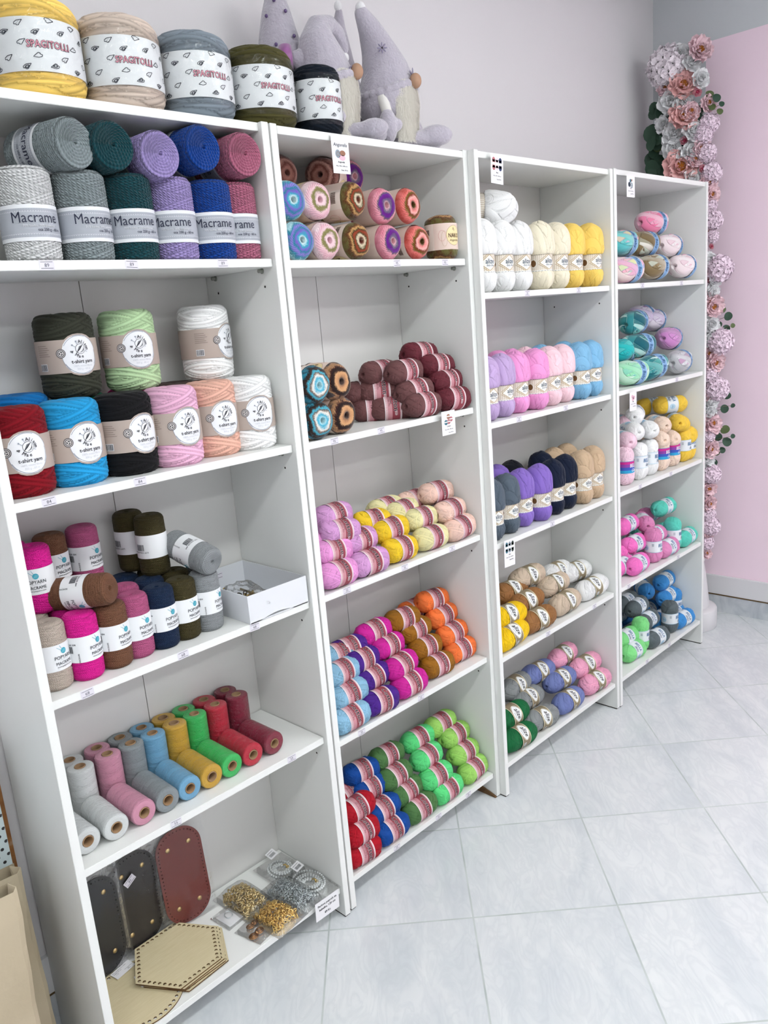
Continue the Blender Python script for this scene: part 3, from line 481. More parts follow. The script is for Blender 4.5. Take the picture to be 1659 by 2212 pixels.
['best', 'fad4de', [1.768, 0.042, 1.2104], 'up', 0, 0, -13.933234519549984, 1, 0.93, 'pale pink upright baby yarn skein, left of the two front row, second shelf, third bookcase', 'baby yarn skeins on second shelf, third bookcase'],
['best', 'fad4de', [1.8555, 0.048, 1.2104], 'up', 0, 0, -20.33406156540464, 1, 0.93, 'pale pink upright baby yarn skein, right of the two front row, second shelf, third bookcase', 'baby yarn skeins on second shelf, third bookcase'],
['best', '84bbe0', [1.943, 0.036, 1.2104], 'up', 0, 0, -12.28923392859441, 0, 0.93, 'sky blue upright baby yarn skein, left of the two front row, second shelf, third bookcase', 'baby yarn skeins on second shelf, third bookcase'],
['best', '84bbe0', [2.0305, 0.042, 1.2104], 'up', 0, 0, -21.21527547323704, 0, 0.93, 'sky blue upright baby yarn skein, right of the two front row, second shelf, third bookcase', 'baby yarn skeins on second shelf, third bookcase'],
['best', '56626f', [1.418, 0.036, 0.843], 'up', 0, 0, -22.171053621243217, 0, 0.92, 'slate grey upright baby yarn skein, left of the two front row, third shelf, third bookcase', 'baby yarn skeins on third shelf, third bookcase'],
['best', '56626f', [1.5055, 0.042, 0.843], 'up', 0, 0, -11.624860193113877, 0, 0.92, 'slate grey upright baby yarn skein, right of the two front row, third shelf, third bookcase', 'baby yarn skeins on third shelf, third bookcase'],
['best', '8a6dc4', [1.593, 0.048, 0.843], 'up', 0, 0, -18.22511248674014, 2, 0.92, 'violet upright baby yarn skein, left of the two front row, third shelf, third bookcase', 'baby yarn skeins on third shelf, third bookcase'],
['best', '8a6dc4', [1.6805, 0.036, 0.843], 'up', 0, 0, -14.831643615305008, 2, 0.92, 'violet upright baby yarn skein, right of the two front row, third shelf, third bookcase', 'baby yarn skeins on third shelf, third bookcase'],
['best', '0a1730', [1.768, 0.042, 0.843], 'up', 0, 0, -14.443573806348956, 2, 0.92, 'navy upright baby yarn skein, left of the two front row, third shelf, third bookcase', 'baby yarn skeins on third shelf, third bookcase'],
['best', '0a1730', [1.8555, 0.048, 0.843], 'up', 0, 0, -19.85197049213702, 2, 0.92, 'navy upright baby yarn skein, right of the two front row, third shelf, third bookcase', 'baby yarn skeins on third shelf, third bookcase'],
['best', 'cdb193', [1.943, 0.036, 0.843], 'up', 0, 0, -20.055371598227083, 0, 0.92, 'beige upright baby yarn skein, left of the two front row, third shelf, third bookcase', 'baby yarn skeins on third shelf, third bookcase'],
['best', 'cdb193', [2.0305, 0.042, 0.843], 'up', 0, 0, -20.534138944886713, 1, 0.92, 'beige upright baby yarn skein, right of the two front row, third shelf, third bookcase', 'baby yarn skeins on third shelf, third bookcase'],
['best', 'f3a0d8', [1.6403, 0.15, 1.2104], 'up', 0, 0, -33.44448678387924, 1, 0.93, 'bright pink baby yarn skein standing in back row, left part, second shelf, third bookcase', 'baby yarn skeins on second shelf, third bookcase'],
['best', 'f3a0d8', [1.7167, 0.15, 1.2104], 'up', 0, 0, -35.09946532325905, 2, 0.93, 'bright pink baby yarn skein standing in back row, centre part, second shelf, third bookcase', 'baby yarn skeins on second shelf, third bookcase'],
['best', 'fad4de', [1.7963, 0.15, 1.2104], 'up', 0, 0, -16.875478261866714, 2, 0.93, 'pale pink baby yarn skein standing in back row, centre part, second shelf, third bookcase', 'baby yarn skeins on second shelf, third bookcase'],
['best', '84bbe0', [1.8879, 0.15, 1.2104], 'up', 0, 0, 16.158658368780777, 2, 0.93, 'sky blue baby yarn skein standing in back row, centre part, second shelf, third bookcase', 'baby yarn skeins on second shelf, third bookcase'],
['best', '84bbe0', [2.0353, 0.15, 1.2104], 'up', 0, 0, -28.06423386622706, 1, 0.93, 'sky blue baby yarn skein standing in back row, right part, second shelf, third bookcase', 'baby yarn skeins on second shelf, third bookcase'],
['best', '8a6dc4', [1.6091, 0.15, 0.843], 'up', 0, 0, 36.209034401174776, 2, 0.93, 'violet baby yarn skein standing in back row, left part, third shelf, third bookcase', 'baby yarn skeins on third shelf, third bookcase'],
['best', '0a0d18', [1.6922, 0.15, 0.843], 'up', 0, 0, 17.554675985162085, 2, 0.93, 'black baby yarn skein standing in back row, left part, third shelf, third bookcase', 'baby yarn skeins on third shelf, third bookcase'],
['best', '0a1730', [1.8674, 0.15, 0.843], 'up', 0, 0, -10.855328623198321, 0, 0.93, 'navy baby yarn skein standing in back row, centre part, third shelf, third bookcase', 'baby yarn skeins on third shelf, third bookcase'],
['best', 'cdb193', [1.9507, 0.15, 0.843], 'up', 0, 0, 17.89652102025861, 2, 0.93, 'beige baby yarn skein standing in back row, centre part, third shelf, third bookcase', 'baby yarn skeins on third shelf, third bookcase'],
['best', 'cdb193', [2.0353, 0.15, 0.843], 'up', 0, 0, -27.53748446551014, 1, 0.93, 'beige baby yarn skein standing in back row, right part, third shelf, third bookcase', 'baby yarn skeins on third shelf, third bookcase'],
['puffy', 'pastel', [2.2713, 0.031, 1.6308], 'lie', -5.532777879827515, 0, -13.113288238924973, 1, 1.0, 'fluffy baby yarn skein, multicolour pastel, left at bottom, top shelf, rightmost bookcase', 'fluffy baby yarn skeins on top shelf, rightmost bookcase'],
['puffy', 'khaki', [2.4829, 0.03, 1.6378], 'lie', 0.12149442050471215, 0, -22.480615203375415, 0, 1.0, 'fluffy baby yarn skein, brown and white, bottom centre, top shelf, rightmost bookcase', 'fluffy baby yarn skeins on top shelf, rightmost bookcase'],
['puffy', 'rose', [2.7335, 0.0316, 1.6383], 'lie', 5.996527539450881, 0, -24.878589881235847, 1, 1.0, 'fluffy baby yarn skein, pale pink and white, bottom right, top shelf, rightmost bookcase', 'fluffy baby yarn skeins on top shelf, rightmost bookcase'],
['puffy', 'pastel2', [2.3242, 0.075, 1.7269], 'lie', 0.597646079318606, 0, -23.942805251241303, 1, 1.0, 'fluffy baby yarn skein, turquoise and pink, second layer left, top shelf, rightmost bookcase', 'fluffy baby yarn skeins on top shelf, rightmost bookcase'],
['puffy', 'khaki', [2.4922, 0.075, 1.7264], 'lie', -2.745246866910021, 0, -22.263889154505595, 1, 1.0, 'fluffy baby yarn skein, brown and white, second layer centre, top shelf, rightmost bookcase', 'fluffy baby yarn skeins on top shelf, rightmost bookcase'],
['puffy', 'rose', [2.7065, 0.075, 1.7191], 'lie', 7.687277439600399, 0, -24.42799361398042, 0, 1.0, 'fluffy baby yarn skein, pink and white, second layer right, top shelf, rightmost bookcase', 'fluffy baby yarn skeins on top shelf, rightmost bookcase'],
['puffy', 'rose2', [2.6563, 0.12, 1.8113], 'lie', -3.136038188923072, 0, -14.210717655343847, 0, 1.0, 'fluffy baby yarn skein, bright pink and white, topmost, top shelf, rightmost bookcase', 'fluffy baby yarn skeins on top shelf, rightmost bookcase'],
['puffy', 'mint', [2.3084, 0.035, 1.2622], 'lie', -8.239823141819315, 3.485888511638498, -13.532048163506921, 0, 1.0, 'fluffy baby yarn skein, mint and turquoise, bottom left, second shelf, rightmost bookcase', 'fluffy baby yarn skeins on second shelf, rightmost bookcase'],
['puffy', 'teal', [2.4756, 0.035, 1.2664], 'lie', -6.449378093446738, -4.913869762666253, -11.779615324952765, 0, 1.0, 'fluffy baby yarn skein, teal and white, bottom centre, second shelf, rightmost bookcase', 'fluffy baby yarn skeins on second shelf, rightmost bookcase'],
['puffy', 'grey', [2.7152, 0.0359, 1.2656], 'lie', 9.251274852542316, -0.4769144954950235, -15.366045876375116, 1, 1.0, 'fluffy baby yarn skein, grey white and pink, bottom right, second shelf, rightmost bookcase', 'fluffy baby yarn skeins on second shelf, rightmost bookcase'],
['puffy', 'aqua', [2.3727, 0.1, 1.3405], 'lie', -3.9304760371135217, -3.274256301391193, -19.39354902696207, 0, 1.0, 'fluffy baby yarn skein, turquoise, second layer left, second shelf, rightmost bookcase', 'fluffy baby yarn skeins on second shelf, rightmost bookcase'],
['puffy', 'teal', [2.4463, 0.075, 1.3512], 'lie', -9.428100858644921, 1.1924693661242616, -11.765254980804542, 1, 1.0, 'fluffy baby yarn skein, pale teal, second layer centre, second shelf, rightmost bookcase', 'fluffy baby yarn skeins on second shelf, rightmost bookcase'],
['puffy', 'greypink', [2.7122, 0.075, 1.36], 'lie', 10.331043835910886, 3.318395383444603, -21.73177739976333, 0, 1.0, 'fluffy baby yarn skein, orchid and grey, second layer right, second shelf, rightmost bookcase', 'fluffy baby yarn skeins on second shelf, rightmost bookcase'],
['puffy', 'teal', [2.4688, 0.105, 1.4386], 'lie', 7.696870678415522, -2.8799833166845854, -18.42050435275378, 1, 1.0, 'fluffy baby yarn skein, dark teal, upper left, second shelf, rightmost bookcase', 'fluffy baby yarn skeins on second shelf, rightmost bookcase'],
['puffy', 'lilac', [2.6622, 0.17, 1.4549], 'lie', 6.824047010358328, -0.22517728618872468, -13.324931362398466, 0, 1.0, 'fluffy baby yarn skein, white and lilac, rear top, second shelf, rightmost bookcase', 'fluffy baby yarn skeins on second shelf, rightmost bookcase'],
['puffy', 'lilac', [2.7424, 0.16, 1.4363], 'lie', 9.398916584736387, 3.931955271663913, -12.334710195130313, 0, 1.0, 'fluffy baby yarn skein, lilac, behind the orchid one, second shelf, rightmost bookcase', 'fluffy baby yarn skeins on second shelf, rightmost bookcase'],
['color', 'f7d3e3', [2.2562, 0.035, 0.918], 'stand', 0, 0, 1.0468138994536291, 2, 1.0, 'pink speckled baby yarn skein, on third shelf, rightmost bookcase', 'baby yarn skeins on third shelf, rightmost bookcase'],
['bella', 'f6f6f6', [2.3659, 0.035, 0.918], 'stand', 0, 0, -0.23853540514081928, 1, 1.0, 'white baby yarn skein, left of two, on third shelf, rightmost bookcase', 'baby yarn skeins on third shelf, rightmost bookcase'],
['bella', 'f6f6f6', [2.454, 0.035, 0.918], 'stand', 0, 0, 4.283052316420568, 0, 1.0, 'white baby yarn skein, right of two, on third shelf, rightmost bookcase', 'baby yarn skeins on third shelf, rightmost bookcase'],
['color', 'f6dcc9', [2.5539, 0.035, 0.918], 'stand', 0, 0, 2.135097760197235, 1, 1.0, 'peach speckled baby yarn skein, left of two, on third shelf, rightmost bookcase', 'baby yarn skeins on third shelf, rightmost bookcase'],
['color', 'f6dcc9', [2.65, 0.035, 0.918], 'stand', 0, 0, 0.19127961588232179, 2, 1.0, 'peach speckled baby yarn skein, right of two, on third shelf, rightmost bookcase', 'baby yarn skeins on third shelf, rightmost bookcase'],
['bella', 'f6cd4b', [2.7547, 0.035, 0.918], 'stand', 0, 0, 2.1100630052294544, 0, 1.0, 'yellow baby yarn skein, left of two, on third shelf, rightmost bookcase', 'baby yarn skeins on third shelf, rightmost bookcase'],
['bella', 'f6cd4b', [2.7993, 0.035, 0.918], 'stand', 0, 0, -2.9915135595232067, 0, 1.0, 'yellow baby yarn skein, right of two, on third shelf, rightmost bookcase', 'baby yarn skeins on third shelf, rightmost bookcase'],
['bella', 'f7d3e3', [2.4264, 0.13, 1.0512], 'lie', 48, 0, 0, 1, 1.0, 'pink speckled baby yarn skein, upper one on the left stack, third shelf, rightmost bookcase', 'baby yarn skeins on third shelf, rightmost bookcase'],
['bella', 'f7d3e3', [2.3194, 0.07, 1.0062], 'lie', 48, 0, 0, 2, 1.0, 'pink speckled baby yarn skein, lower one on the left stack, third shelf, rightmost bookcase', 'baby yarn skeins on third shelf, rightmost bookcase'],
['bella', 'f6f6f6', [2.4489, 0.09, 1.084], 'lie', 25, 0, -40, 0, 1.0, 'white baby yarn skein, topmost of the white pile, third shelf, rightmost bookcase', 'baby yarn skeins on third shelf, rightmost bookcase'],
['bella', 'f6f6f6', [2.3715, 0.07, 1.034], 'lie', 55, 0, 0, 2, 1.0, 'white baby yarn skein, left one below the topmost, third shelf, rightmost bookcase', 'baby yarn skeins on third shelf, rightmost bookcase'],
['bella', 'f6f6f6', [2.4737, 0.06, 1.0261], 'lie', 55, 0, 0, 1, 1.0, 'white baby yarn skein, right one below the topmost, third shelf, rightmost bookcase', 'baby yarn skeins on third shelf, rightmost bookcase'],
['bella', 'f6dcc9', [2.6023, 0.07, 1.0253], 'lie', 55, 0, 0, 0, 1.0, 'peach speckled baby yarn skein, upper of the peach pile, third shelf, rightmost bookcase', 'baby yarn skeins on third shelf, rightmost bookcase'],
['bella', 'f6dcc9', [2.5651, 0.06, 0.9726], 'lie', 55, 0, 0, 2, 1.0, 'peach speckled baby yarn skein, lower left of the peach pile, third shelf, rightmost bookcase', 'baby yarn skeins on third shelf, rightmost bookcase'],
['bella', 'f6dcc9', [2.6649, 0.06, 0.9605], 'lie', 55, 0, 0, 2, 1.0, 'peach speckled baby yarn skein, lower right of the peach pile, third shelf, rightmost bookcase', 'baby yarn skeins on third shelf, rightmost bookcase'],
['bella', 'f6cd4b', [2.7543, 0.09, 1.0845], 'lie', -40, 0, -60, 0, 1.0, 'yellow baby yarn skein, front one of the top pair, third shelf, rightmost bookcase', 'baby yarn skeins on third shelf, rightmost bookcase'],
['bella', 'f6cd4b', [2.7583, 0.17, 1.0782], 'lie', -35, 0, -60, 0, 1.0, 'yellow baby yarn skein, rear one of the top pair, third shelf, rightmost bookcase', 'baby yarn skeins on third shelf, rightmost bookcase'],
['bella', 'f6cd4b', [2.7422, 0.06, 1.0166], 'lie', 40, 0, -10, 0, 1.0, 'yellow baby yarn skein, middle left of the yellow pile, third shelf, rightmost bookcase', 'baby yarn skeins on third shelf, rightmost bookcase'],
['bella', 'f6cd4b', [2.7628, 0.06, 1.0078], 'lie', 48, 0, 0, 2, 1.0, 'yellow baby yarn skein, middle right of the yellow pile, third shelf, rightmost bookcase', 'baby yarn skeins on third shelf, rightmost bookcase'],
['bella', 'f6cd4b', [2.7786, 0.06, 0.9535], 'lie', -70, 0, 0, 1, 1.0, 'yellow baby yarn skein, lower left of the yellow pile, third shelf, rightmost bookcase', 'baby yarn skeins on third shelf, rightmost bookcase'],
['bella', 'f6cd4b', [2.7786, 0.06, 0.9525], 'lie', -70, 0, 0, 2, 1.0, 'yellow baby yarn skein, lower right of the yellow pile, third shelf, rightmost bookcase', 'baby yarn skeins on third shelf, rightmost bookcase'],
['bella', 'f577c6', [2.3184, 0.0209, 0.5145], 'lie', 5.453543992483532, 0, -31.750217588778966, 0, 1.0, 'hot pink acrylic yarn skein, bottom front, fourth shelf, rightmost bookcase', 'acrylic yarn skeins on fourth shelf, rightmost bookcase'],
['bella', 'f577c6', [2.2668, 0.06, 0.5145], 'lie', -5.873920666150905, 0, -34.83710764111719, 0, 1.0, 'hot pink acrylic yarn skein, bottom far left, fourth shelf, rightmost bookcase', 'acrylic yarn skeins on fourth shelf, rightmost bookcase'],
['bella', 'f577c6', [2.4015, 0.08, 0.5669], 'lie', -1.6819843725074595, 0, -31.75740185517963, 2, 1.0, 'hot pink acrylic yarn skein, second layer, fourth shelf, rightmost bookcase', 'acrylic yarn skeins on fourth shelf, rightmost bookcase'],
['bella', 'f577c6', [2.3582, 0.1, 0.5461], 'lie', -1.8604376778676777, 0, -30.279006207212653, 1, 1.0, 'hot pink acrylic yarn skein, second layer far left, fourth shelf, rightmost bookcase', 'acrylic yarn skeins on fourth shelf, rightmost bookcase'],
['bella', 'f577c6', [2.4213, 0.12, 0.6387], 'lie', 1.5862810854440426, 0, -39.55796324800946, 0, 1.0, 'hot pink acrylic yarn skein, topmost at the left, fourth shelf, rightmost bookcase', 'acrylic yarn skeins on fourth shelf, rightmost bookcase'],
['bella', 'df8bbb', [2.5772, 0.02, 0.5145], 'lie', -1.052437887159492, 0, -30.401808254251428, 2, 1.0, 'rose pink acrylic yarn skein, bottom right, fourth shelf, rightmost bookcase', 'acrylic yarn skeins on fourth shelf, rightmost bookcase'],
['bella', 'df8bbb', [2.4769, 0.03, 0.55], 'stand', 4.35282848855214, 0, -3.2196479368390047, 2, 1.0, 'rose pink acrylic yarn skein, upright with label out, fourth shelf, rightmost bookcase', 'acrylic yarn skeins on fourth shelf, rightmost bookcase'],
['bella', 'df8bbb', [2.5735, 0.075, 0.5613], 'lie', -2.6054929385630623, 0, -42.67866615002583, 2, 1.0, 'rose pink acrylic yarn skein, second layer, fourth shelf, rightmost bookcase', 'acrylic yarn skeins on fourth shelf, rightmost bookcase'],
['bella', 'df8bbb', [2.5335, 0.1, 0.6241], 'lie', 42, 0, -39.00156696774424, 0, 1.0, 'rose pink acrylic yarn skein, coiled end out, fourth shelf, rightmost bookcase', 'acrylic yarn skeins on fourth shelf, rightmost bookcase'],
['bella', 'df8bbb', [2.7289, 0.17, 0.6071], 'lie', -3.4234936221290786, 0, -38.342242254375606, 1, 1.0, 'rose pink acrylic yarn skein, topmost at the rear, fourth shelf, rightmost bookcase', 'acrylic yarn skeins on fourth shelf, rightmost bookcase'],
['bella', '5fd0bd', [2.763, 0.0206, 0.5145], 'lie', 5.181996164179761, 0, -41.58487864358999, 1, 1.0, 'aqua acrylic yarn skein, bottom right, fourth shelf, rightmost bookcase', 'acrylic yarn skeins on fourth shelf, rightmost bookcase'],
['bella', '5fd0bd', [2.6654, 0.035, 0.55], 'stand', 5.398847725467705, 0, 6.843028407324283, 1, 1.0, 'aqua acrylic yarn skein, upright with label out, fourth shelf, rightmost bookcase', 'acrylic yarn skeins on fourth shelf, rightmost bookcase'],
['bella', '5fd0bd', [2.7647, 0.1, 0.5421], 'lie', -2.1455069705591088, 0, -36.07814059136327, 1, 1.0, 'aqua acrylic yarn skein, second layer, fourth shelf, rightmost bookcase', 'acrylic yarn skeins on fourth shelf, rightmost bookcase'],
['bella', '5fd0bd', [2.7158, 0.1, 0.6488], 'lie', -2.6442926367116035, 0, -44.614144798507375, 1, 1.0, 'aqua acrylic yarn skein, topmost, lying across, fourth shelf, rightmost bookcase', 'acrylic yarn skeins on fourth shelf, rightmost bookcase'],
['bella', '86e08b', [2.3029, 0.035, 0.1495], 'lie', -2.837150251069503, 0, -41.40565101197999, 2, 1.0, 'light green acrylic yarn skein, bottom front, bottom shelf, rightmost bookcase', 'acrylic yarn skeins on bottom shelf, rightmost bookcase'],
['bella', '86e08b', [2.3184, 0.075, 0.1918], 'lie', -4.411181633509152, 0, -33.86753877249036, 0, 1.0, 'light green acrylic yarn skein, second layer left, bottom shelf, rightmost bookcase', 'acrylic yarn skeins on bottom shelf, rightmost bookcase'],
['bella', '86e08b', [2.4042, 0.05, 0.185], 'stand', 5.222779868812751, 0, 4.5159158904541385, 2, 1.0, 'light green acrylic yarn skein, upright behind the front one, bottom shelf, rightmost bookcase', 'acrylic yarn skeins on bottom shelf, rightmost bookcase'],
['bella', '5f696d', [2.4796, 0.0203, 0.1495], 'lie', -4.894442018775214, 0, -42.61434186286945, 1, 1.0, 'dark grey acrylic yarn skein, bottom front, bottom shelf, rightmost bookcase', 'acrylic yarn skeins on bottom shelf, rightmost bookcase'],
['bella', '5f696d', [2.5122, 0.075, 0.2035], 'lie', 2.025079180251396, 0, -31.751142067655913, 1, 1.0, 'dark grey acrylic yarn skein, second layer, bottom shelf, rightmost bookcase', 'acrylic yarn skeins on bottom shelf, rightmost bookcase'],
['bella', '5f696d', [2.4967, 0.115, 0.261], 'lie', 3.171925405921499, 0, -35.67207725757393, 0, 1.0, 'dark grey acrylic yarn skein, topmost, bottom shelf, rightmost bookcase', 'acrylic yarn skeins on bottom shelf, rightmost bookcase'],
['bella', '5f696d', [2.6412, 0.035, 0.185], 'stand', -0.5324925568632022, 0, 7.844932699648721, 0, 1.0, 'dark grey acrylic yarn skein, upright with label out, bottom shelf, rightmost bookcase', 'acrylic yarn skeins on bottom shelf, rightmost bookcase'],
['bella', '5f696d', [2.4896, 0.16, 0.2753], 'lie', -4.877852686271596, 0, -37.69476665934954, 0, 1.0, 'dark grey acrylic yarn skein, far left at the rear, bottom shelf, rightmost bookcase', 'acrylic yarn skeins on bottom shelf, rightmost bookcase'],
['bella', '3f8ed2', [2.7284, 0.02, 0.1495], 'lie', -4.631951290588919, 0, -30.457687340247688, 1, 1.0, 'blue acrylic yarn skein, bottom front, bottom shelf, rightmost bookcase', 'acrylic yarn skeins on bottom shelf, rightmost bookcase'],
['bella', '3f8ed2', [2.7634, 0.075, 0.1519], 'lie', 4.4309819847867935, 0, -36.68920211069137, 0, 1.0, 'blue acrylic yarn skein, second layer, bottom shelf, rightmost bookcase', 'acrylic yarn skeins on bottom shelf, rightmost bookcase'],
['bella', '3f8ed2', [2.748, 0.1, 0.2336], 'lie', 4.884215332233694, 0, -44.788613478934224, 0, 1.0, 'blue acrylic yarn skein, third layer, bottom shelf, rightmost bookcase', 'acrylic yarn skeins on bottom shelf, rightmost bookcase'],
['bella', '3f8ed2', [2.7632, 0.12, 0.2978], 'lie', 4.788988147820438, 0, -34.0490260091758, 0, 1.0, 'blue acrylic yarn skein, topmost, bottom shelf, rightmost bookcase', 'acrylic yarn skeins on bottom shelf, rightmost bookcase'],
['bella', '3f8ed2', [2.7993, 0.09, 0.185], 'stand', 2.119213092877702, 0, -3.7931537586623296, 2, 1.0, 'blue acrylic yarn skein, upright at the right, bottom shelf, rightmost bookcase', 'acrylic yarn skeins on bottom shelf, rightmost bookcase'],
['bella', '3f8ed2', [2.6957, 0.1797, 0.268], 'lie', 42, 0, -40.80932240112145, 1, 1.0, 'blue acrylic yarn skein, dark one at rear left, bottom shelf, rightmost bookcase', 'acrylic yarn skeins on bottom shelf, rightmost bookcase'],
['bella', '3f8ed2', [2.44, 0.205, 0.1495], 'lie', 1.8875882615401345, 0, -38, 2, 1.0, 'blue acrylic yarn skein, rear row, lower left, bottom shelf, rightmost bookcase', 'acrylic yarn skeins on bottom shelf, rightmost bookcase'],
['bella', '3f8ed2', [2.6, 0.205, 0.1495], 'lie', 2.7502624609639064, 0, -38, 0, 1.0, 'blue acrylic yarn skein, rear row, lower middle, bottom shelf, rightmost bookcase', 'acrylic yarn skeins on bottom shelf, rightmost bookcase'],
['bella', '3f8ed2', [2.745, 0.19, 0.1495], 'lie', -2.6250022795541605, 0, -38, 0, 1.0, 'blue acrylic yarn skein, rear row, lower right, bottom shelf, rightmost bookcase', 'acrylic yarn skeins on bottom shelf, rightmost bookcase'],
['bella', '3f8ed2', [2.5, 0.205, 0.205], 'lie', -3.6038929250187337, 0, -38, 0, 1.0, 'blue acrylic yarn skein, rear row, raised left, bottom shelf, rightmost bookcase', 'acrylic yarn skeins on bottom shelf, rightmost bookcase'],
['bella', '3f8ed2', [2.66, 0.205, 0.205], 'lie', 3.611489663157334, 0, -38, 2, 1.0, 'blue acrylic yarn skein, rear row, raised right, bottom shelf, rightmost bookcase', 'acrylic yarn skeins on bottom shelf, rightmost bookcase'],
['bella', '5f696d', [2.29, 0.205, 0.1495], 'lie', 3.51770257822473, 0, -38, 0, 1.0, 'dark grey acrylic yarn skein, rear row, lower left, bottom shelf, rightmost bookcase', 'acrylic yarn skeins on bottom shelf, rightmost bookcase'],
['bella', '5f696d', [2.33, 0.205, 0.205], 'lie', 1.3856390061117256, 0, -38, 1, 1.0, 'dark grey acrylic yarn skein, rear row, raised, bottom shelf, rightmost bookcase', 'acrylic yarn skeins on bottom shelf, rightmost bookcase'],
['bella', '5f696d', [2.5, 0.13, 0.1495], 'lie', 1.6345595670417667, 0, -38, 2, 1.0, 'dark grey acrylic yarn skein, middle row, hidden under the pile, bottom shelf, rightmost bookcase', 'acrylic yarn skeins on bottom shelf, rightmost bookcase'],
['bella', '3f8ed2', [2.69, 0.1, 0.1495], 'lie', 1.3630477096512212, 0, -38, 1, 1.0, 'blue acrylic yarn skein, middle row, hidden under the pile, bottom shelf, rightmost bookcase', 'acrylic yarn skeins on bottom shelf, rightmost bookcase'],
['bella', 'f577c6', [2.3, 0.205, 0.5145], 'lie', -3.166095802375004, 0, -38, 0, 1.0, 'hot pink acrylic yarn skein, rear row, lower left, fourth shelf, rightmost bookcase', 'acrylic yarn skeins on fourth shelf, rightmost bookcase'],
['bella', 'df8bbb', [2.45, 0.205, 0.5145], 'lie', 2.3820768080830375, 0, -38, 1, 1.0, 'rose pink acrylic yarn skein, rear row, lower, fourth shelf, rightmost bookcase', 'acrylic yarn skeins on fourth shelf, rightmost bookcase'],
['bella', 'f577c6', [2.34, 0.205, 0.57], 'lie', -0.1698086499351108, 0, -38, 2, 1.0, 'hot pink acrylic yarn skein, rear row, raised, fourth shelf, rightmost bookcase', 'acrylic yarn skeins on fourth shelf, rightmost bookcase'],
['bella', 'df8bbb', [2.5, 0.205, 0.57], 'lie', -0.03290626164564081, 0, -38, 1, 1.0, 'rose pink acrylic yarn skein, rear row, raised, fourth shelf, rightmost bookcase', 'acrylic yarn skeins on fourth shelf, rightmost bookcase'],
['bella', '5fd0bd', [2.74, 0.15, 0.5145], 'lie', -1.1024430733919486, 0, -38, 2, 1.0, 'aqua acrylic yarn skein, rear row, lower right, fourth shelf, rightmost bookcase', 'acrylic yarn skeins on fourth shelf, rightmost bookcase'],
['bella', '5fd0bd', [2.6, 0.205, 0.5145], 'lie', -0.7535375452980473, 0, -38, 0, 1.0, 'aqua acrylic yarn skein, rear row, lower middle, fourth shelf, rightmost bookcase', 'acrylic yarn skeins on fourth shelf, rightmost bookcase'],
['bella', '5fd0bd', [2.66, 0.205, 0.57], 'lie', 2.068132336055581, 0, -38, 0, 1.0, 'aqua acrylic yarn skein, rear row, raised, fourth shelf, rightmost bookcase', 'acrylic yarn skeins on fourth shelf, rightmost bookcase'],
['cake', 'sea', [0.7561, 0.02, 1.7175], 'end', -2.5501496104648664, 0, 128.94175409473328, 0, 1.0, 'turquoise and violet wool yarn cake, lower row, coiled end out, top shelf, second bookcase', 'wool yarn cakes on top shelf, second bookcase'],
['cake', 'rosy', [0.8387, 0.02, 1.7175], 'end', -1.6265875555114162, 0, 130.92695986162443, 0, 1.0, 'pale pink and olive wool yarn cake, lower row, coiled end out, top shelf, second bookcase', 'wool yarn cakes on top shelf, second bookcase'],
['cake', 'autumn', [0.9426, 0.02, 1.7175], 'end', 2.9219970819079135, 0, 338.0559109515001, 0, 1.0, 'brown rust and cream wool yarn cake, lower row, coiled end out, top shelf, second bookcase', 'wool yarn cakes on top shelf, second bookcase'],
['cake', 'plum', [1.0553, 0.02, 1.7175], 'end', 1.4198333230062712, 0, 138.12951662335237, 0, 1.0, 'pink and purple wool yarn cake, lower row, coiled end out, top shelf, second bookcase', 'wool yarn cakes on top shelf, second bookcase'],
['cake', 'coral', [1.165, 0.02, 1.7175], 'end', 0.2845932667303481, 0, 40.273432582390114, 0, 1.0, 'coral and olive wool yarn cake, lower row, coiled end out, top shelf, second bookcase', 'wool yarn cakes on top shelf, second bookcase'],
['cake', 'sea', [0.7502, 0.03, 1.8044], 'end', -2.2039427643635863, 0, 358.55474088612374, 0, 1.0, 'turquoise and violet wool yarn cake, upper row, coiled end out, top shelf, second bookcase', 'wool yarn cakes on top shelf, second bookcase'],
['cake', 'rosy', [0.8296, 0.03, 1.8079], 'end', -2.5196688782237784, 0, 192.4200927953404, 0, 1.0, 'pale pink and olive wool yarn cake, upper row, coiled end out, top shelf, second bookcase', 'wool yarn cakes on top shelf, second bookcase'],
['cake', 'autumn', [0.9541, 0.03, 1.8133], 'end', 12, 0, 7.631045652209485, 0, 1.0, 'brown rust and cream wool yarn cake, upper row, coiled end out, top shelf, second bookcase', 'wool yarn cakes on top shelf, second bookcase'],
['cake', 'plum', [1.0517, 0.03, 1.8045], 'end', -3.057779241136501, 0, 106.87408758065637, 0, 1.0, 'pink and purple wool yarn cake, upper row, coiled end out, top shelf, second bookcase', 'wool yarn cakes on top shelf, second bookcase'],
['cake', 'coral', [1.1508, 0.03, 1.8094], 'end', 1.5199345786146665, 0, 115.78179521736571, 0, 1.0, 'coral and olive wool yarn cake, upper row, coiled end out, top shelf, second bookcase', 'wool yarn cakes on top shelf, second bookcase'],
['cake', 'autumn', [1.289, 0.06, 1.673], 'up', 0, 0, -6, 0, 1.0, 'wool yarn cake standing upright with its maker label facing out, top shelf, second bookcase', 'wool yarn cakes on top shelf, second bookcase'],
['cake', 'dusk', [0.8246, 0.13, 1.8834], 'end', 0, 0, 40, 0, 1.0, 'brown and rose wool yarn cake, left of the uppermost dark row, top shelf, second bookcase', 'wool yarn cakes on top shelf, second bookcase'],
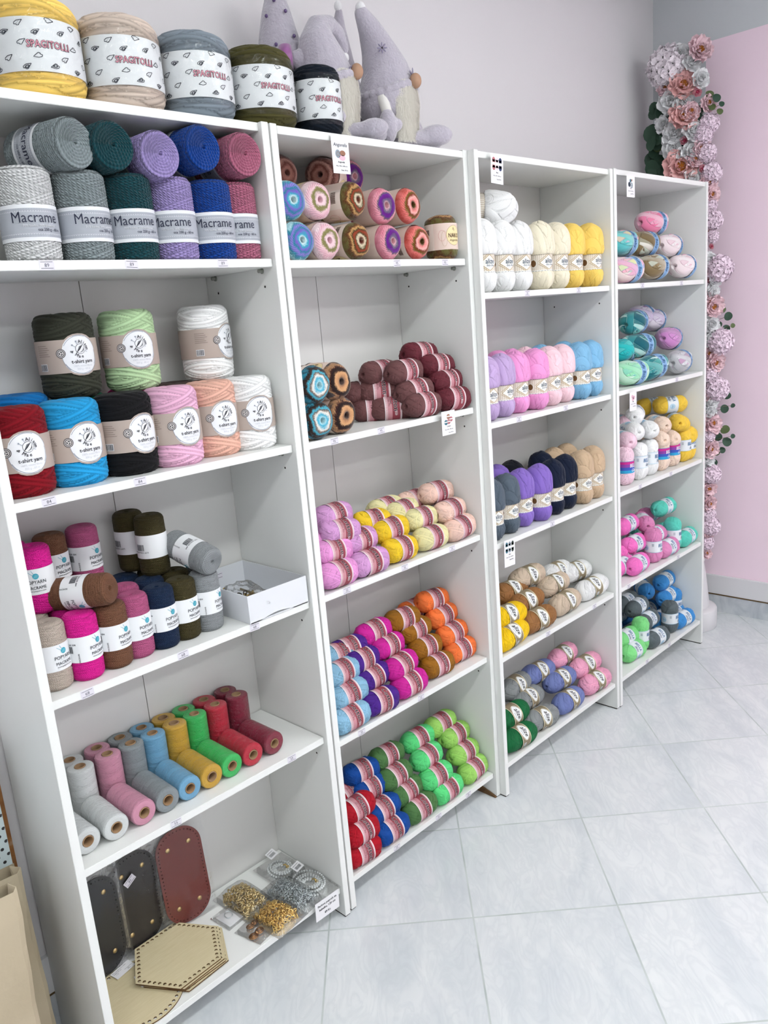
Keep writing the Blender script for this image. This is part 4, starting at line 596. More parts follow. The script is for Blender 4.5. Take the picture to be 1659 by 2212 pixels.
['cake', 'dusk', [0.9244, 0.13, 1.8855], 'end', -60, 0, 40, 0, 1.0, 'brown and rose wool yarn cake, centre of the uppermost dark row, top shelf, second bookcase', 'wool yarn cakes on top shelf, second bookcase'],
['cake', 'plum', [1.048, 0.13, 1.8888], 'end', 0, 0, 40, 0, 1.0, 'pink and purple wool yarn cake, right of the uppermost dark row, top shelf, second bookcase', 'wool yarn cakes on top shelf, second bookcase'],
['cake', 'ice', [0.7463, 0.0, 1.3092], 'end', 0.3284347949821349, 0, 338.82095049983195, 0, 1.05, 'turquoise brown and white wool yarn cake, lower of two, second shelf, second bookcase', 'wool yarn cakes on second shelf, second bookcase'],
['cake', 'ice', [0.7463, 0.0, 1.3915], 'end', 3.6053204718966994, 0, 288.1339611032175, 0, 1.05, 'turquoise brown and white wool yarn cake, upper of two, second shelf, second bookcase', 'wool yarn cakes on second shelf, second bookcase'],
['cake', 'toffee', [0.8373, 0.015, 1.3092], 'end', 2.417333030273034, 0, 58.94460119494473, 0, 1.05, 'tan brown and black wool yarn cake, lower of two, second shelf, second bookcase', 'wool yarn cakes on second shelf, second bookcase'],
['cake', 'toffee', [0.8306, 0.015, 1.3915], 'end', 3.96197810028187, 0, 222.24285399130775, 0, 1.05, 'tan brown and black wool yarn cake, upper of two, second shelf, second bookcase', 'wool yarn cakes on second shelf, second bookcase'],
['spag', 'f3cf6e', [0.231, 0.092, 1.95], 'up', 0, 0, -4, 0, 1.0, 'yellow wrapped jumbo t-shirt yarn roll standing on top of the bookcases', 'jumbo yarn rolls on top of the bookcases'],
['spag', 'cdbdb0', [0.394, 0.092, 1.95], 'up', 0, 0, -4, 0, 1.0, 'beige wrapped jumbo t-shirt yarn roll standing on top of the bookcases', 'jumbo yarn rolls on top of the bookcases'],
['spag', '7f8a94', [0.56, 0.092, 1.95], 'up', 0, 0, -4, 0, 1.0, 'heather grey wrapped jumbo t-shirt yarn roll standing on top of the bookcases', 'jumbo yarn rolls on top of the bookcases'],
['spag', '494522', [0.727, 0.092, 1.95], 'up', 0, 0, -4, 0, 1.0, 'olive green wrapped jumbo t-shirt yarn roll standing on top of the bookcases', 'jumbo yarn rolls on top of the bookcases'],
['spags', '06121f', [0.884, 0.075, 1.95], 'up', 0, 0, -4, 0, 1.0, 'navy wrapped jumbo t-shirt yarn roll standing on top of the bookcases', 'jumbo yarn rolls on top of the bookcases'],
['macrame', 'd9dadb', [0.154, 0.055, 1.676], 'up', 0, 0, 0, 0, 1.0, 'white macrame cord roll, standing with label out, top shelf, leftmost bookcase', 'macrame cord rolls on top shelf, leftmost bookcase'],
['macrame', '8b9699', [0.256, 0.055, 1.676], 'up', 0, 0, 12, 0, 1.0, 'grey macrame cord roll, standing with label out, top shelf, leftmost bookcase', 'macrame cord rolls on top shelf, leftmost bookcase'],
['macrame', '0a4048', [0.351, 0.055, 1.676], 'up', 0, 0, -8, 0, 1.0, 'teal macrame cord roll, standing with label out, top shelf, leftmost bookcase', 'macrame cord rolls on top shelf, leftmost bookcase'],
['macrame', '9f8fc6', [0.443, 0.055, 1.676], 'up', 0, 0, -22, 0, 1.0, 'lavender macrame cord roll, standing with label out, top shelf, leftmost bookcase', 'macrame cord rolls on top shelf, leftmost bookcase'],
['macrame', '083f92', [0.536, 0.055, 1.676], 'up', 0, 0, -15, 0, 1.0, 'royal blue macrame cord roll, standing with label out, top shelf, leftmost bookcase', 'macrame cord rolls on top shelf, leftmost bookcase'],
['macrame', 'b0647e', [0.606, 0.062, 1.676], 'up', 0, 0, -25, 0, 1.0, 'dusty pink macrame cord roll, standing with label out, top shelf, leftmost bookcase', 'macrame cord rolls on top shelf, leftmost bookcase'],
['macrame', '8b9699', [0.225, 0.165, 1.676], 'up', 0, 0, 20, 0, 1.0, 'grey macrame cord roll standing behind the white and grey ones, top shelf, leftmost bookcase', 'macrame cord rolls on top shelf, leftmost bookcase'],
['macrame', '8b9699', [0.236, 0.0, 1.872], 'end', 14, 0, 90, 0, 0.93, 'grey macrame cord roll, lying on top with coiled end out, top shelf, leftmost bookcase', 'macrame cord rolls on top shelf, leftmost bookcase'],
['macrame', '0a4048', [0.308, 0.0, 1.874], 'end', 3, 0, 90, 0, 0.93, 'teal macrame cord roll, lying on top with coiled end out, top shelf, leftmost bookcase', 'macrame cord rolls on top shelf, leftmost bookcase'],
['macrame', '9f8fc6', [0.402, -0.002, 1.866], 'end', 0, 0, 90, 0, 0.93, 'lavender macrame cord roll, lying on top with coiled end out, top shelf, leftmost bookcase', 'macrame cord rolls on top shelf, leftmost bookcase'],
['macrame', '083f92', [0.503, 0.0, 1.886], 'end', 4, 0, 90, 0, 0.93, 'royal blue macrame cord roll, lying on top with coiled end out, top shelf, leftmost bookcase', 'macrame cord rolls on top shelf, leftmost bookcase'],
['macrame', 'b0647e', [0.604, 0.0, 1.882], 'end', 0, 0, 90, 0, 0.93, 'dusty pink macrame cord roll, lying on top with coiled end out, top shelf, leftmost bookcase', 'macrame cord rolls on top shelf, leftmost bookcase'],
['tshirt', '7a0315', [0.075, 0.09, 1.266], 'up', 0, 0, -12, 0, 1.0, 'dark red t-shirt yarn roll, front row, on second shelf, leftmost bookcase', 't-shirt yarn rolls on second shelf, leftmost bookcase'],
['tshirt', '2196cf', [0.183, 0.095, 1.266], 'up', 0, 0, -4, 0, 1.0, 'bright blue t-shirt yarn roll, front row, on second shelf, leftmost bookcase', 't-shirt yarn rolls on second shelf, leftmost bookcase'],
['tshirt', '0a0a0e', [0.293, 0.09, 1.266], 'up', 0, 0, 4, 0, 1.0, 'black t-shirt yarn roll, front row, on second shelf, leftmost bookcase', 't-shirt yarn rolls on second shelf, leftmost bookcase'],
['tshirt', 'e2afcb', [0.396, 0.08, 1.266], 'up', 0, 0, -5, 0, 1.0, 'light pink t-shirt yarn roll, front row, on second shelf, leftmost bookcase', 't-shirt yarn rolls on second shelf, leftmost bookcase'],
['tshirt', 'dfae9c', [0.508, 0.1, 1.266], 'up', 0, 0, -10, 0, 1.0, 'peach t-shirt yarn roll, front row, on second shelf, leftmost bookcase', 't-shirt yarn rolls on second shelf, leftmost bookcase'],
['tshirt', 'eeeeee', [0.5976, 0.085, 1.266], 'up', 0, 0, -16, 0, 1.0, 'white t-shirt yarn roll, front row, on second shelf, leftmost bookcase', 't-shirt yarn rolls on second shelf, leftmost bookcase'],
['tshirt', '0a6fb5', [0.133, 0.2079, 1.266], 'up', 0, 0, 20, 0, 1.09, 'darker blue t-shirt yarn roll, mostly hidden in back row, second shelf, leftmost bookcase', 't-shirt yarn rolls on second shelf, leftmost bookcase'],
['tshirt', '0b5a3c', [0.262, 0.208, 1.266], 'up', 0, 0, 20, 0, 1.0, 'green t-shirt yarn roll, mostly hidden in back row, second shelf, leftmost bookcase', 't-shirt yarn rolls on second shelf, leftmost bookcase'],
['tshirt', 'f03aa0', [0.385, 0.208, 1.266], 'up', 0, 0, 20, 0, 1.0, 'hot pink t-shirt yarn roll, mostly hidden in back row, second shelf, leftmost bookcase', 't-shirt yarn rolls on second shelf, leftmost bookcase'],
['tshirt', '4a3a36', [0.49, 0.208, 1.266], 'up', 0, 0, 20, 0, 1.0, 'dark brown t-shirt yarn roll, mostly hidden in back row, second shelf, leftmost bookcase', 't-shirt yarn rolls on second shelf, leftmost bookcase'],
['tshirt', 'e8e8e8', [0.5976, 0.208, 1.266], 'up', 0, 0, 20, 0, 1.0, 'off-white t-shirt yarn roll, mostly hidden in back row, second shelf, leftmost bookcase', 't-shirt yarn rolls on second shelf, leftmost bookcase'],
['tshirt', '33352b', [0.238, 0.175, 1.428], 'up', 0, 0, -8, 0, 1.0, 'dark olive t-shirt yarn roll, stacked on top of the back row, second shelf, leftmost bookcase', 't-shirt yarn rolls on second shelf, leftmost bookcase'],
['tshirt', 'b2cfa2', [0.372, 0.17, 1.428], 'up', 0, 0, -16, 0, 1.0, 'sage green t-shirt yarn roll, stacked on top of the back row, second shelf, leftmost bookcase', 't-shirt yarn rolls on second shelf, leftmost bookcase'],
['tshirt', 'f0f0f0', [0.563, 0.17, 1.428], 'up', 0, 0, 20, 0, 1.0, 'white t-shirt yarn roll, stacked on top of the back row, second shelf, leftmost bookcase', 't-shirt yarn rolls on second shelf, leftmost bookcase'],
['pop', 'b9aca0', [0.06, 0.075, 0.886], 'up', 0, 0, 8, 0, 1.0, 'beige braided cord roll, front row, on third shelf, leftmost bookcase', 'braided cord rolls on third shelf, leftmost bookcase'],
['pop', 'd8178f', [0.122, 0.068, 0.886], 'up', 0, 0, 18, 0, 1.0, 'magenta braided cord roll, front row, on third shelf, leftmost bookcase', 'braided cord rolls on third shelf, leftmost bookcase'],
['pop', '6f4a35', [0.186, 0.07, 0.886], 'up', 0, 0, 14, 0, 1.0, 'brown braided cord roll, front row, on third shelf, leftmost bookcase', 'braided cord rolls on third shelf, leftmost bookcase'],
['pop', 'b0557f', [0.241, 0.078, 0.886], 'up', 0, 0, 8, 0, 1.0, 'rose braided cord roll, front row, on third shelf, leftmost bookcase', 'braided cord rolls on third shelf, leftmost bookcase'],
['pop', '0a2240', [0.3, 0.075, 0.886], 'up', 0, 0, 8, 0, 1.0, 'navy braided cord roll, front row, on third shelf, leftmost bookcase', 'braided cord rolls on third shelf, leftmost bookcase'],
['pop', '3c3518', [0.356, 0.078, 0.886], 'up', 0, 0, 8, 0, 1.0, 'olive braided cord roll, front row, on third shelf, leftmost bookcase', 'braided cord rolls on third shelf, leftmost bookcase'],
['pop', '8d9194', [0.416, 0.078, 0.886], 'up', 0, 0, 22, 0, 1.0, 'grey braided cord roll, front row, on third shelf, leftmost bookcase', 'braided cord rolls on third shelf, leftmost bookcase'],
['pop', 'b9aca0', [0.06, 0.145, 0.886], 'up', 0, 0, 30, 0, 1.0, 'beige braided cord roll, second row, directly behind its front roll, third shelf, leftmost bookcase', 'braided cord rolls on third shelf, leftmost bookcase'],
['pop', 'd8178f', [0.13, 0.138, 0.886], 'up', 0, 0, 30, 0, 1.0, 'magenta braided cord roll, second row, directly behind its front roll, third shelf, leftmost bookcase', 'braided cord rolls on third shelf, leftmost bookcase'],
['pop', '6f4a35', [0.2, 0.145, 0.886], 'up', 0, 0, 30, 0, 1.0, 'brown braided cord roll, second row, directly behind its front roll, third shelf, leftmost bookcase', 'braided cord rolls on third shelf, leftmost bookcase'],
['pop', 'b0557f', [0.262, 0.15, 0.886], 'up', 0, 0, 30, 0, 1.0, 'rose braided cord roll, second row, directly behind its front roll, third shelf, leftmost bookcase', 'braided cord rolls on third shelf, leftmost bookcase'],
['pop', '0a2240', [0.322, 0.148, 0.886], 'up', 0, 0, 30, 0, 1.0, 'navy braided cord roll, second row, directly behind its front roll, third shelf, leftmost bookcase', 'braided cord rolls on third shelf, leftmost bookcase'],
['pop', '3c3518', [0.386, 0.15, 0.886], 'up', 0, 0, 30, 0, 1.0, 'olive braided cord roll, second row, directly behind its front roll, third shelf, leftmost bookcase', 'braided cord rolls on third shelf, leftmost bookcase'],
['pop', '8d9194', [0.456, 0.15, 0.886], 'up', 0, 0, 30, 0, 1.0, 'grey braided cord roll, second row, directly behind its front roll, third shelf, leftmost bookcase', 'braided cord rolls on third shelf, leftmost bookcase'],
['pop', 'd8178f', [0.095, 0.208, 0.886], 'up', 0, 0, 30, 0, 1.0, 'magenta braided cord roll, rear row against the back panel, third shelf, leftmost bookcase', 'braided cord rolls on third shelf, leftmost bookcase'],
['pop', '6f4a35', [0.165, 0.215, 0.886], 'up', 0, 0, 30, 0, 1.0, 'brown braided cord roll, rear row against the back panel, third shelf, leftmost bookcase', 'braided cord rolls on third shelf, leftmost bookcase'],
['pop', 'b0557f', [0.235, 0.215, 0.886], 'up', 0, 0, 30, 0, 1.0, 'rose braided cord roll, rear row against the back panel, third shelf, leftmost bookcase', 'braided cord rolls on third shelf, leftmost bookcase'],
['pop', '0a2240', [0.3, 0.218, 0.886], 'up', 0, 0, 30, 0, 1.0, 'navy braided cord roll, rear row against the back panel, third shelf, leftmost bookcase', 'braided cord rolls on third shelf, leftmost bookcase'],
['pop', '3c3518', [0.37, 0.218, 0.886], 'up', 0, 0, 30, 0, 1.0, 'olive braided cord roll, rear row against the back panel, third shelf, leftmost bookcase', 'braided cord rolls on third shelf, leftmost bookcase'],
['pop', 'd8178f', [0.088, 0.15, 1.02], 'up', 0, 0, -35, 0, 1.0, 'magenta braided cord roll, tallest at the far left, third shelf, leftmost bookcase', 'braided cord rolls on third shelf, leftmost bookcase'],
['pop', 'd8178f', [0.07, 0.218, 1.02], 'up', 0, 0, -35, 0, 1.0, 'magenta braided cord roll, hidden behind the other raised one, third shelf, leftmost bookcase', 'braided cord rolls on third shelf, leftmost bookcase'],
['pop', '6f4a35', [0.15, 0.215, 1.02], 'up', 0, 0, 8, 0, 1.0, 'brown braided cord roll, stacked between magenta and rose, third shelf, leftmost bookcase', 'braided cord rolls on third shelf, leftmost bookcase'],
['pop', 'b0557f', [0.222, 0.218, 1.02], 'up', 0, 0, 12, 0, 1.0, 'rose braided cord roll, stacked at the rear, third shelf, leftmost bookcase', 'braided cord rolls on third shelf, leftmost bookcase'],
['popd', '3c3518', [0.353, 0.165, 1.02], 'up', 0, 0, 8, 0, 1.0, 'olive braided cord roll, front of the raised pair, third shelf, leftmost bookcase', 'braided cord rolls on third shelf, leftmost bookcase'],
['popd', '3c3518', [0.335, 0.225, 1.025], 'up', 0, 0, 0, 0, 1.0, 'olive braided cord roll, rear of the raised pair, third shelf, leftmost bookcase', 'braided cord rolls on third shelf, leftmost bookcase'],
['pop', '6f4a35', [0.145, 0.09, 1.052], 'dir', 32, -6, -60, 0, 1.0, 'brown braided cord roll lying on its side across the others, third shelf, leftmost bookcase', 'braided cord rolls on third shelf, leftmost bookcase'],
['pop', '8d9194', [0.41, 0.1, 1.062], 'dir', 8, 14, -60, 0, 1.0, 'grey braided cord roll lying on its side above the grey column, third shelf, leftmost bookcase', 'braided cord rolls on third shelf, leftmost bookcase'],
['spool', 'd4d8d8', [0.114, 0.045, 0.5545], 'end', -0.8961670090590235, 0, 0.5266332639522053, 0, 1.0, 'white wrapped twine spool, lying in front, tube end out, fourth shelf, leftmost bookcase', 'twine spools on fourth shelf, leftmost bookcase'],
['spool', 'd4d8d8', [0.12, 0.195, 0.525], 'up', 0, 0, 62.818125801285554, 0, 1.0, 'white wrapped twine spool, standing in the middle row, fourth shelf, leftmost bookcase', 'twine spools on fourth shelf, leftmost bookcase'],
['spool', 'd4d8d8', [0.118, 0.241, 0.525], 'up', 0, 0, 40.269746055296345, 0, 1.0, 'white wrapped twine spool, standing in the rear row, fourth shelf, leftmost bookcase', 'twine spools on fourth shelf, leftmost bookcase'],
['spool', 'cf8ea6', [0.178, 0.045, 0.5545], 'end', 1.4599008761511882, 0, 83.04878090248756, 0, 1.0, 'dusty pink wrapped twine spool, lying in front, tube end out, fourth shelf, leftmost bookcase', 'twine spools on fourth shelf, leftmost bookcase'],
['spool', 'cf8ea6', [0.184, 0.195, 0.525], 'up', 0, 0, 64.46502981824966, 0, 1.0, 'dusty pink wrapped twine spool, standing in the middle row, fourth shelf, leftmost bookcase', 'twine spools on fourth shelf, leftmost bookcase'],
['spool', 'cf8ea6', [0.182, 0.241, 0.525], 'up', 0, 0, 19.032621982255453, 0, 1.0, 'dusty pink wrapped twine spool, standing in the rear row, fourth shelf, leftmost bookcase', 'twine spools on fourth shelf, leftmost bookcase'],
['spool', '858d91', [0.235, 0.045, 0.5545], 'end', -1.0169612335175944, 0, 53.7841396797176, 0, 1.0, 'grey wrapped twine spool, lying in front, tube end out, fourth shelf, leftmost bookcase', 'twine spools on fourth shelf, leftmost bookcase'],
['spool', '858d91', [0.241, 0.195, 0.525], 'up', 0, 0, 4.890709672265245, 0, 1.0, 'grey wrapped twine spool, standing in the middle row, fourth shelf, leftmost bookcase', 'twine spools on fourth shelf, leftmost bookcase'],
['spool', '858d91', [0.239, 0.241, 0.525], 'up', 0, 0, 7.055635626227308, 0, 1.0, 'grey wrapped twine spool, standing in the rear row, fourth shelf, leftmost bookcase', 'twine spools on fourth shelf, leftmost bookcase'],
['spool', '6ba4c8', [0.291, 0.045, 0.5545], 'end', -2.0319501322322386, 0, 60.787633489288204, 0, 1.0, 'sky blue wrapped twine spool, lying in front, tube end out, fourth shelf, leftmost bookcase', 'twine spools on fourth shelf, leftmost bookcase'],
['spool', '6ba4c8', [0.297, 0.195, 0.525], 'up', 0, 0, 5.494855316721909, 0, 1.0, 'sky blue wrapped twine spool, standing in the middle row, fourth shelf, leftmost bookcase', 'twine spools on fourth shelf, leftmost bookcase'],
['spool', '6ba4c8', [0.295, 0.241, 0.525], 'up', 0, 0, 75.15465546664772, 0, 1.0, 'sky blue wrapped twine spool, standing in the rear row, fourth shelf, leftmost bookcase', 'twine spools on fourth shelf, leftmost bookcase'],
['spool', 'c79b2e', [0.349, 0.045, 0.5545], 'end', -1.5537104040343055, 0, 29.940204798653085, 0, 1.0, 'mustard wrapped twine spool, lying in front, tube end out, fourth shelf, leftmost bookcase', 'twine spools on fourth shelf, leftmost bookcase'],
['spool', 'c79b2e', [0.355, 0.195, 0.525], 'up', 0, 0, 1.7622895927574367, 0, 1.0, 'mustard wrapped twine spool, standing in the middle row, fourth shelf, leftmost bookcase', 'twine spools on fourth shelf, leftmost bookcase'],
['spool', 'c79b2e', [0.353, 0.241, 0.525], 'up', 0, 0, 59.488851219851846, 0, 1.0, 'mustard wrapped twine spool, standing in the rear row, fourth shelf, leftmost bookcase', 'twine spools on fourth shelf, leftmost bookcase'],
['spool', '2fb457', [0.405, 0.045, 0.5545], 'end', -0.7031728578974024, 0, 20.82196632048697, 0, 1.0, 'green wrapped twine spool, lying in front, tube end out, fourth shelf, leftmost bookcase', 'twine spools on fourth shelf, leftmost bookcase'],
['spool', '2fb457', [0.411, 0.195, 0.525], 'up', 0, 0, 52.67636159391972, 0, 1.0, 'green wrapped twine spool, standing in the middle row, fourth shelf, leftmost bookcase', 'twine spools on fourth shelf, leftmost bookcase'],
['spool', '2fb457', [0.409, 0.241, 0.525], 'up', 0, 0, 55.947710378776755, 0, 1.0, 'green wrapped twine spool, standing in the rear row, fourth shelf, leftmost bookcase', 'twine spools on fourth shelf, leftmost bookcase'],
['spool', 'b81432', [0.465, 0.045, 0.5545], 'end', -2.1961529471146575, 0, 54.46390379742057, 0, 1.0, 'red wrapped twine spool, lying in front, tube end out, fourth shelf, leftmost bookcase', 'twine spools on fourth shelf, leftmost bookcase'],
['spool', 'b81432', [0.471, 0.195, 0.525], 'up', 0, 0, 21.016143926703784, 0, 1.0, 'red wrapped twine spool, standing in the middle row, fourth shelf, leftmost bookcase', 'twine spools on fourth shelf, leftmost bookcase'],
['spool', 'b81432', [0.469, 0.241, 0.525], 'up', 0, 0, 66.59550702790698, 0, 1.0, 'red wrapped twine spool, standing in the rear row, fourth shelf, leftmost bookcase', 'twine spools on fourth shelf, leftmost bookcase'],
['spool', '7d1030', [0.529, 0.045, 0.5545], 'end', 0.24571455870871528, 0, 33.47488861761187, 0, 1.0, 'maroon wrapped twine spool, lying in front, tube end out, fourth shelf, leftmost bookcase', 'twine spools on fourth shelf, leftmost bookcase'],
['spool', '7d1030', [0.535, 0.195, 0.525], 'up', 0, 0, 65.69586531145751, 0, 1.0, 'maroon wrapped twine spool, standing in the middle row, fourth shelf, leftmost bookcase', 'twine spools on fourth shelf, leftmost bookcase'],
['spool', '7d1030', [0.533, 0.241, 0.525], 'up', 0, 0, 83.54774617267749, 0, 1.0, 'maroon wrapped twine spool, standing in the rear row, fourth shelf, leftmost bookcase', 'twine spools on fourth shelf, leftmost bookcase'],
['spool', 'd4d8d8', [0.054, 0.05, 0.5545], 'end', 2, 0, 10, 0, 1.0, 'second white wrapped twine spool, lying against left panel, fourth shelf, leftmost bookcase', 'twine spools on fourth shelf, leftmost bookcase']]
STICKERS=[[1, 0, 0.1527, '89'],
 [1, 0, 0.3163, '89'],
 [1, 0, 0.5235, '89'],
 [1, 1, 0.0825, '84'],
 [1, 1, 0.2654, '84'],
 [1, 2, 0.0891, '68'],
 [1, 2, 0.3021, '68'],
 [1, 2, 0.4897, '68'],
 [1, 3, 0.2269, '55'],
 [1, 3, 0.5484, '55'],
 [2, 0, 1.0548, '95'],
 [2, 0, 1.2443, '95'],
 [2, 1, 0.7871, '95'],
 [2, 1, 0.9496, '95'],
 [2, 2, 0.7816, '35'],
 [2, 2, 0.9971, '35'],
 [2, 2, 1.1985, '35'],
 [2, 3, 0.7853, '35'],
 [2, 3, 1.022, '35'],
 [2, 4, 0.8766, '35'],
 [2, 4, 1.059, '35'],
 [2, 4, 1.202, '35'],
 [3, 0, 1.5868, '35'],
 [3, 0, 1.8779, '35'],
 [3, 1, 1.5178, '35'],
 [3, 1, 1.7814, '35'],
 [3, 2, 1.6805, '35'],
 [3, 3, 1.6339, '35'],
 [3, 3, 1.9355, '35'],
 [4, 0, 2.3077, '35'],
 [4, 0, 2.6262, '35'],
 [4, 1, 2.5894, '35'],
 [4, 2, 2.2806, '35'],
 [4, 2, 2.5387, '35'],
 [4, 3, 2.1828, '35'],
 [4, 3, 2.6097, '35'],
 [4, 4, 2.3301, '35'],
 [4, 4, 2.5299, '35']]
CARDS=[['yarn cakes', 2, 0.8494, 0.9035, 1.9392, 1.861, 0.0],
 ['three skeins', 3, 1.4176, 1.4744, 1.9395, 1.8661, -0.024],
 ['round skeins', 4, 2.1715, 2.2286, 1.9331, 1.8643, -0.028],
 ['cotton', 2, 1.171, 1.2282, 1.267, 1.2049, 0.0],
 ['dark skeins', 3, 1.3955, 1.4508, 0.8459, 0.7656, -0.024],
 ['pink skein', 4, 2.1785, 2.2307, 1.1993, 1.1364, -0.028]]
FLOWERS=[['h', 3.0638, 0.2499, 2.4676, 0.0921],
 ['k', 3.0819, 0.1179, 2.4957, 0.0583],
 ['w', 3.0697, 0.147, 2.4512, 0.0416],
 ['w', 3.0833, 0.1153, 2.3877, 0.0416],
 ['p', 3.0623, 0.1786, 2.3756, 0.0668],
 ['s', 3.0771, 0.1277, 2.3372, 0.0233],
 ['w', 3.0609, 0.2299, 2.3213, 0.0602],
 ['p', 3.0624, 0.1778, 2.2524, 0.0673],
 ['w', 3.0682, 0.2682, 2.2449, 0.0407],
 ['w', 3.0602, 0.219, 2.1973, 0.053],
 ['w', 3.0728, 0.1381, 2.1893, 0.0523],
 ['l', 3.1075, 0.0827, 2.2153, 0.0445],
 ['l', 3.0911, 0.1025, 2.173, 0.0447],
 ['s', 3.0632, 0.1735, 2.1557, 0.0237],
 ['w', 3.0602, 0.2188, 2.1331, 0.0532],
 ['w', 3.0705, 0.1444, 2.1124, 0.0476],
 ['k', 3.0855, 0.1113, 2.1201, 0.0449],
 ['p', 3.0611, 0.1882, 2.0573, 0.081],
 ['s', 3.0879, 0.1074, 2.0375, 0.0215],
 ['l', 3.1158, 0.0755, 2.0172, 0.0502],
 ['w', 3.0708, 0.1435, 2.0003, 0.0454],
 ['k', 3.1015, 0.089, 2.2925, 0.0394],
 ['k', 3.0755, 0.0614, 1.9281, 0.0424],
 ['l', 3.0798, 0.0519, 1.8252, 0.0452],
 ['s', 3.0758, 0.0605, 1.7174, 0.0152],
 ['l', 3.096, 0.0258, 1.6261, 0.0635],
 ['w', 3.0727, 0.0684, 1.6632, 0.0407],
 ['s', 3.073, 0.0675, 1.5806, 0.0154],
 ['w', 3.0776, 0.0566, 1.5313, 0.041],
 ['k', 3.0812, 0.0492, 1.4683, 0.0514],
 ['w', 3.0783, 0.055, 1.3942, 0.044],
 ['l', 3.1017, 0.0188, 1.3157, 0.0622],
 ['k', 3.0865, 0.0397, 1.2295, 0.0522],
 ['l', 3.0939, 0.0285, 1.111, 0.0578],
 ['s', 3.0759, 0.0604, 1.1274, 0.0158],
 ['w', 3.0786, 0.0544, 1.0552, 0.0423],
 ['k', 3.0818, 0.0481, 0.9574, 0.0532],
 ['k', 3.079, 0.0537, 0.844, 0.0509],
 ['l', 3.0842, 0.0436, 0.7263, 0.0486],
 ['k', 3.0787, 0.0542, 0.5876, 0.0436],
 ['l', 3.0839, 0.0442, 0.4818, 0.0493],
 ['l', 3.0763, 0.0594, 0.4015, 0.0386],
 ['l', 3.0794, 0.0527, 1.7598, 0.0303],
 ['w', 3.0621, 0.1801, 2.3084, 0.0447],
 ['k', 3.069, 0.1491, 2.2701, 0.0421],
 ['w', 3.0613, 0.2338, 2.1784, 0.038],
 ['k', 3.0745, 0.1338, 2.0779, 0.0401],
 ['w', 3.0639, 0.1695, 2.102, 0.0402],
 ['l', 3.1007, 0.09, 2.0991, 0.0449],
 ['k', 3.1043, 0.0859, 1.9796, 0.0453],
 ['w', 3.0609, 0.1906, 2.4994, 0.0393],
 ['k', 3.0642, 0.252, 2.3825, 0.0452],
 ['l', 3.073, 0.0676, 1.8829, 0.0376],
 ['k', 3.071, 0.0731, 1.7717, 0.0354],
 ['k', 3.0729, 0.0678, 1.6095, 0.0357],
 ['w', 3.0849, 0.0425, 1.5877, 0.0382],
 ['k', 3.0748, 0.063, 1.493, 0.0411],
 ['w', 3.0756, 0.0611, 1.3352, 0.0416],
 ['k', 3.0745, 0.0638, 1.2654, 0.0392],
 ['l', 3.078, 0.0558, 1.174, 0.042],
 ['k', 3.0753, 0.0618, 1.0926, 0.037],
 ['w', 3.0757, 0.0609, 1.01, 0.0398],
 ['l', 3.0762, 0.0597, 0.9054, 0.0374],
 ['w', 3.0753, 0.0619, 0.7888, 0.0377],
 ['k', 3.0775, 0.0569, 0.6596, 0.0407],
 ['l', 3.0781, 0.0555, 0.5393, 0.0383],
 ['k', 3.0769, 0.0581, 0.4507, 0.0357],
 ['k', 3.0758, 0.0606, 0.3497, 0.0277]]
LEAVES=[[3.1, 0.083, 2.3244, 0.0172],
 [3.1, 0.054, 2.3037, 0.0172],
 [3.1, 0.1193, 2.276, 0.0155],
 [3.1, 0.1268, 2.2472, 0.0155],
 [3.1, 0.0727, 2.2745, 0.0153],
 [3.1, 0.0327, 2.2761, 0.0114],
 [3.1, 0.3063, 2.3229, 0.02],
 [3.1, 0.2959, 2.1942, 0.0222],
 [3.1, 0.3108, 2.1633, 0.0203],
 [3.1, 0.3023, 2.1107, 0.0244],
 [3.1, 0.2895, 2.0647, 0.0244],
 [3.1, 0.3281, 2.0676, 0.0205],
 [3.14, 0.0326, 1.4527, 0.0162],
 [3.14, 0.0059, 1.4214, 0.0182],
 [3.14, 0.0457, 1.39, 0.0143],
 [3.14, 0.013, 1.3704, 0.0162],
 [3.14, -0.0148, 1.3808, 0.0101],
 [3.14, 0.0034, 1.0748, 0.0165],
 [3.14, 0.0147, 1.0167, 0.0187],
 [3.14, -0.0219, 1.0318, 0.0103],
 [3.14, 0.0109, 0.9226, 0.0209],
 [3.14, 0.0416, 0.8876, 0.019],
 [3.14, 0.0016, 0.8681, 0.0209],
 [3.14, -0.0246, 0.8946, 0.0104],
 [3.14, 0.0468, 0.8168, 0.0148],
 [3.14, 0.0217, 0.8289, 0.0147],
 [3.14, 0.0566, 0.7688, 0.0149],
 [3.1, 0.1726, 2.513, 0.0154],
 [3.1, 0.0398, 2.2496, 0.0134],
 [3.1, 0.2895, 2.0131, 0.0184],
 [3.1, 0.2791, 2.2837, 0.02],
 [3.1, 0.187, 2.3108, 0.0196],
 [3.1, 0.2684, 2.1327, 0.0201]]
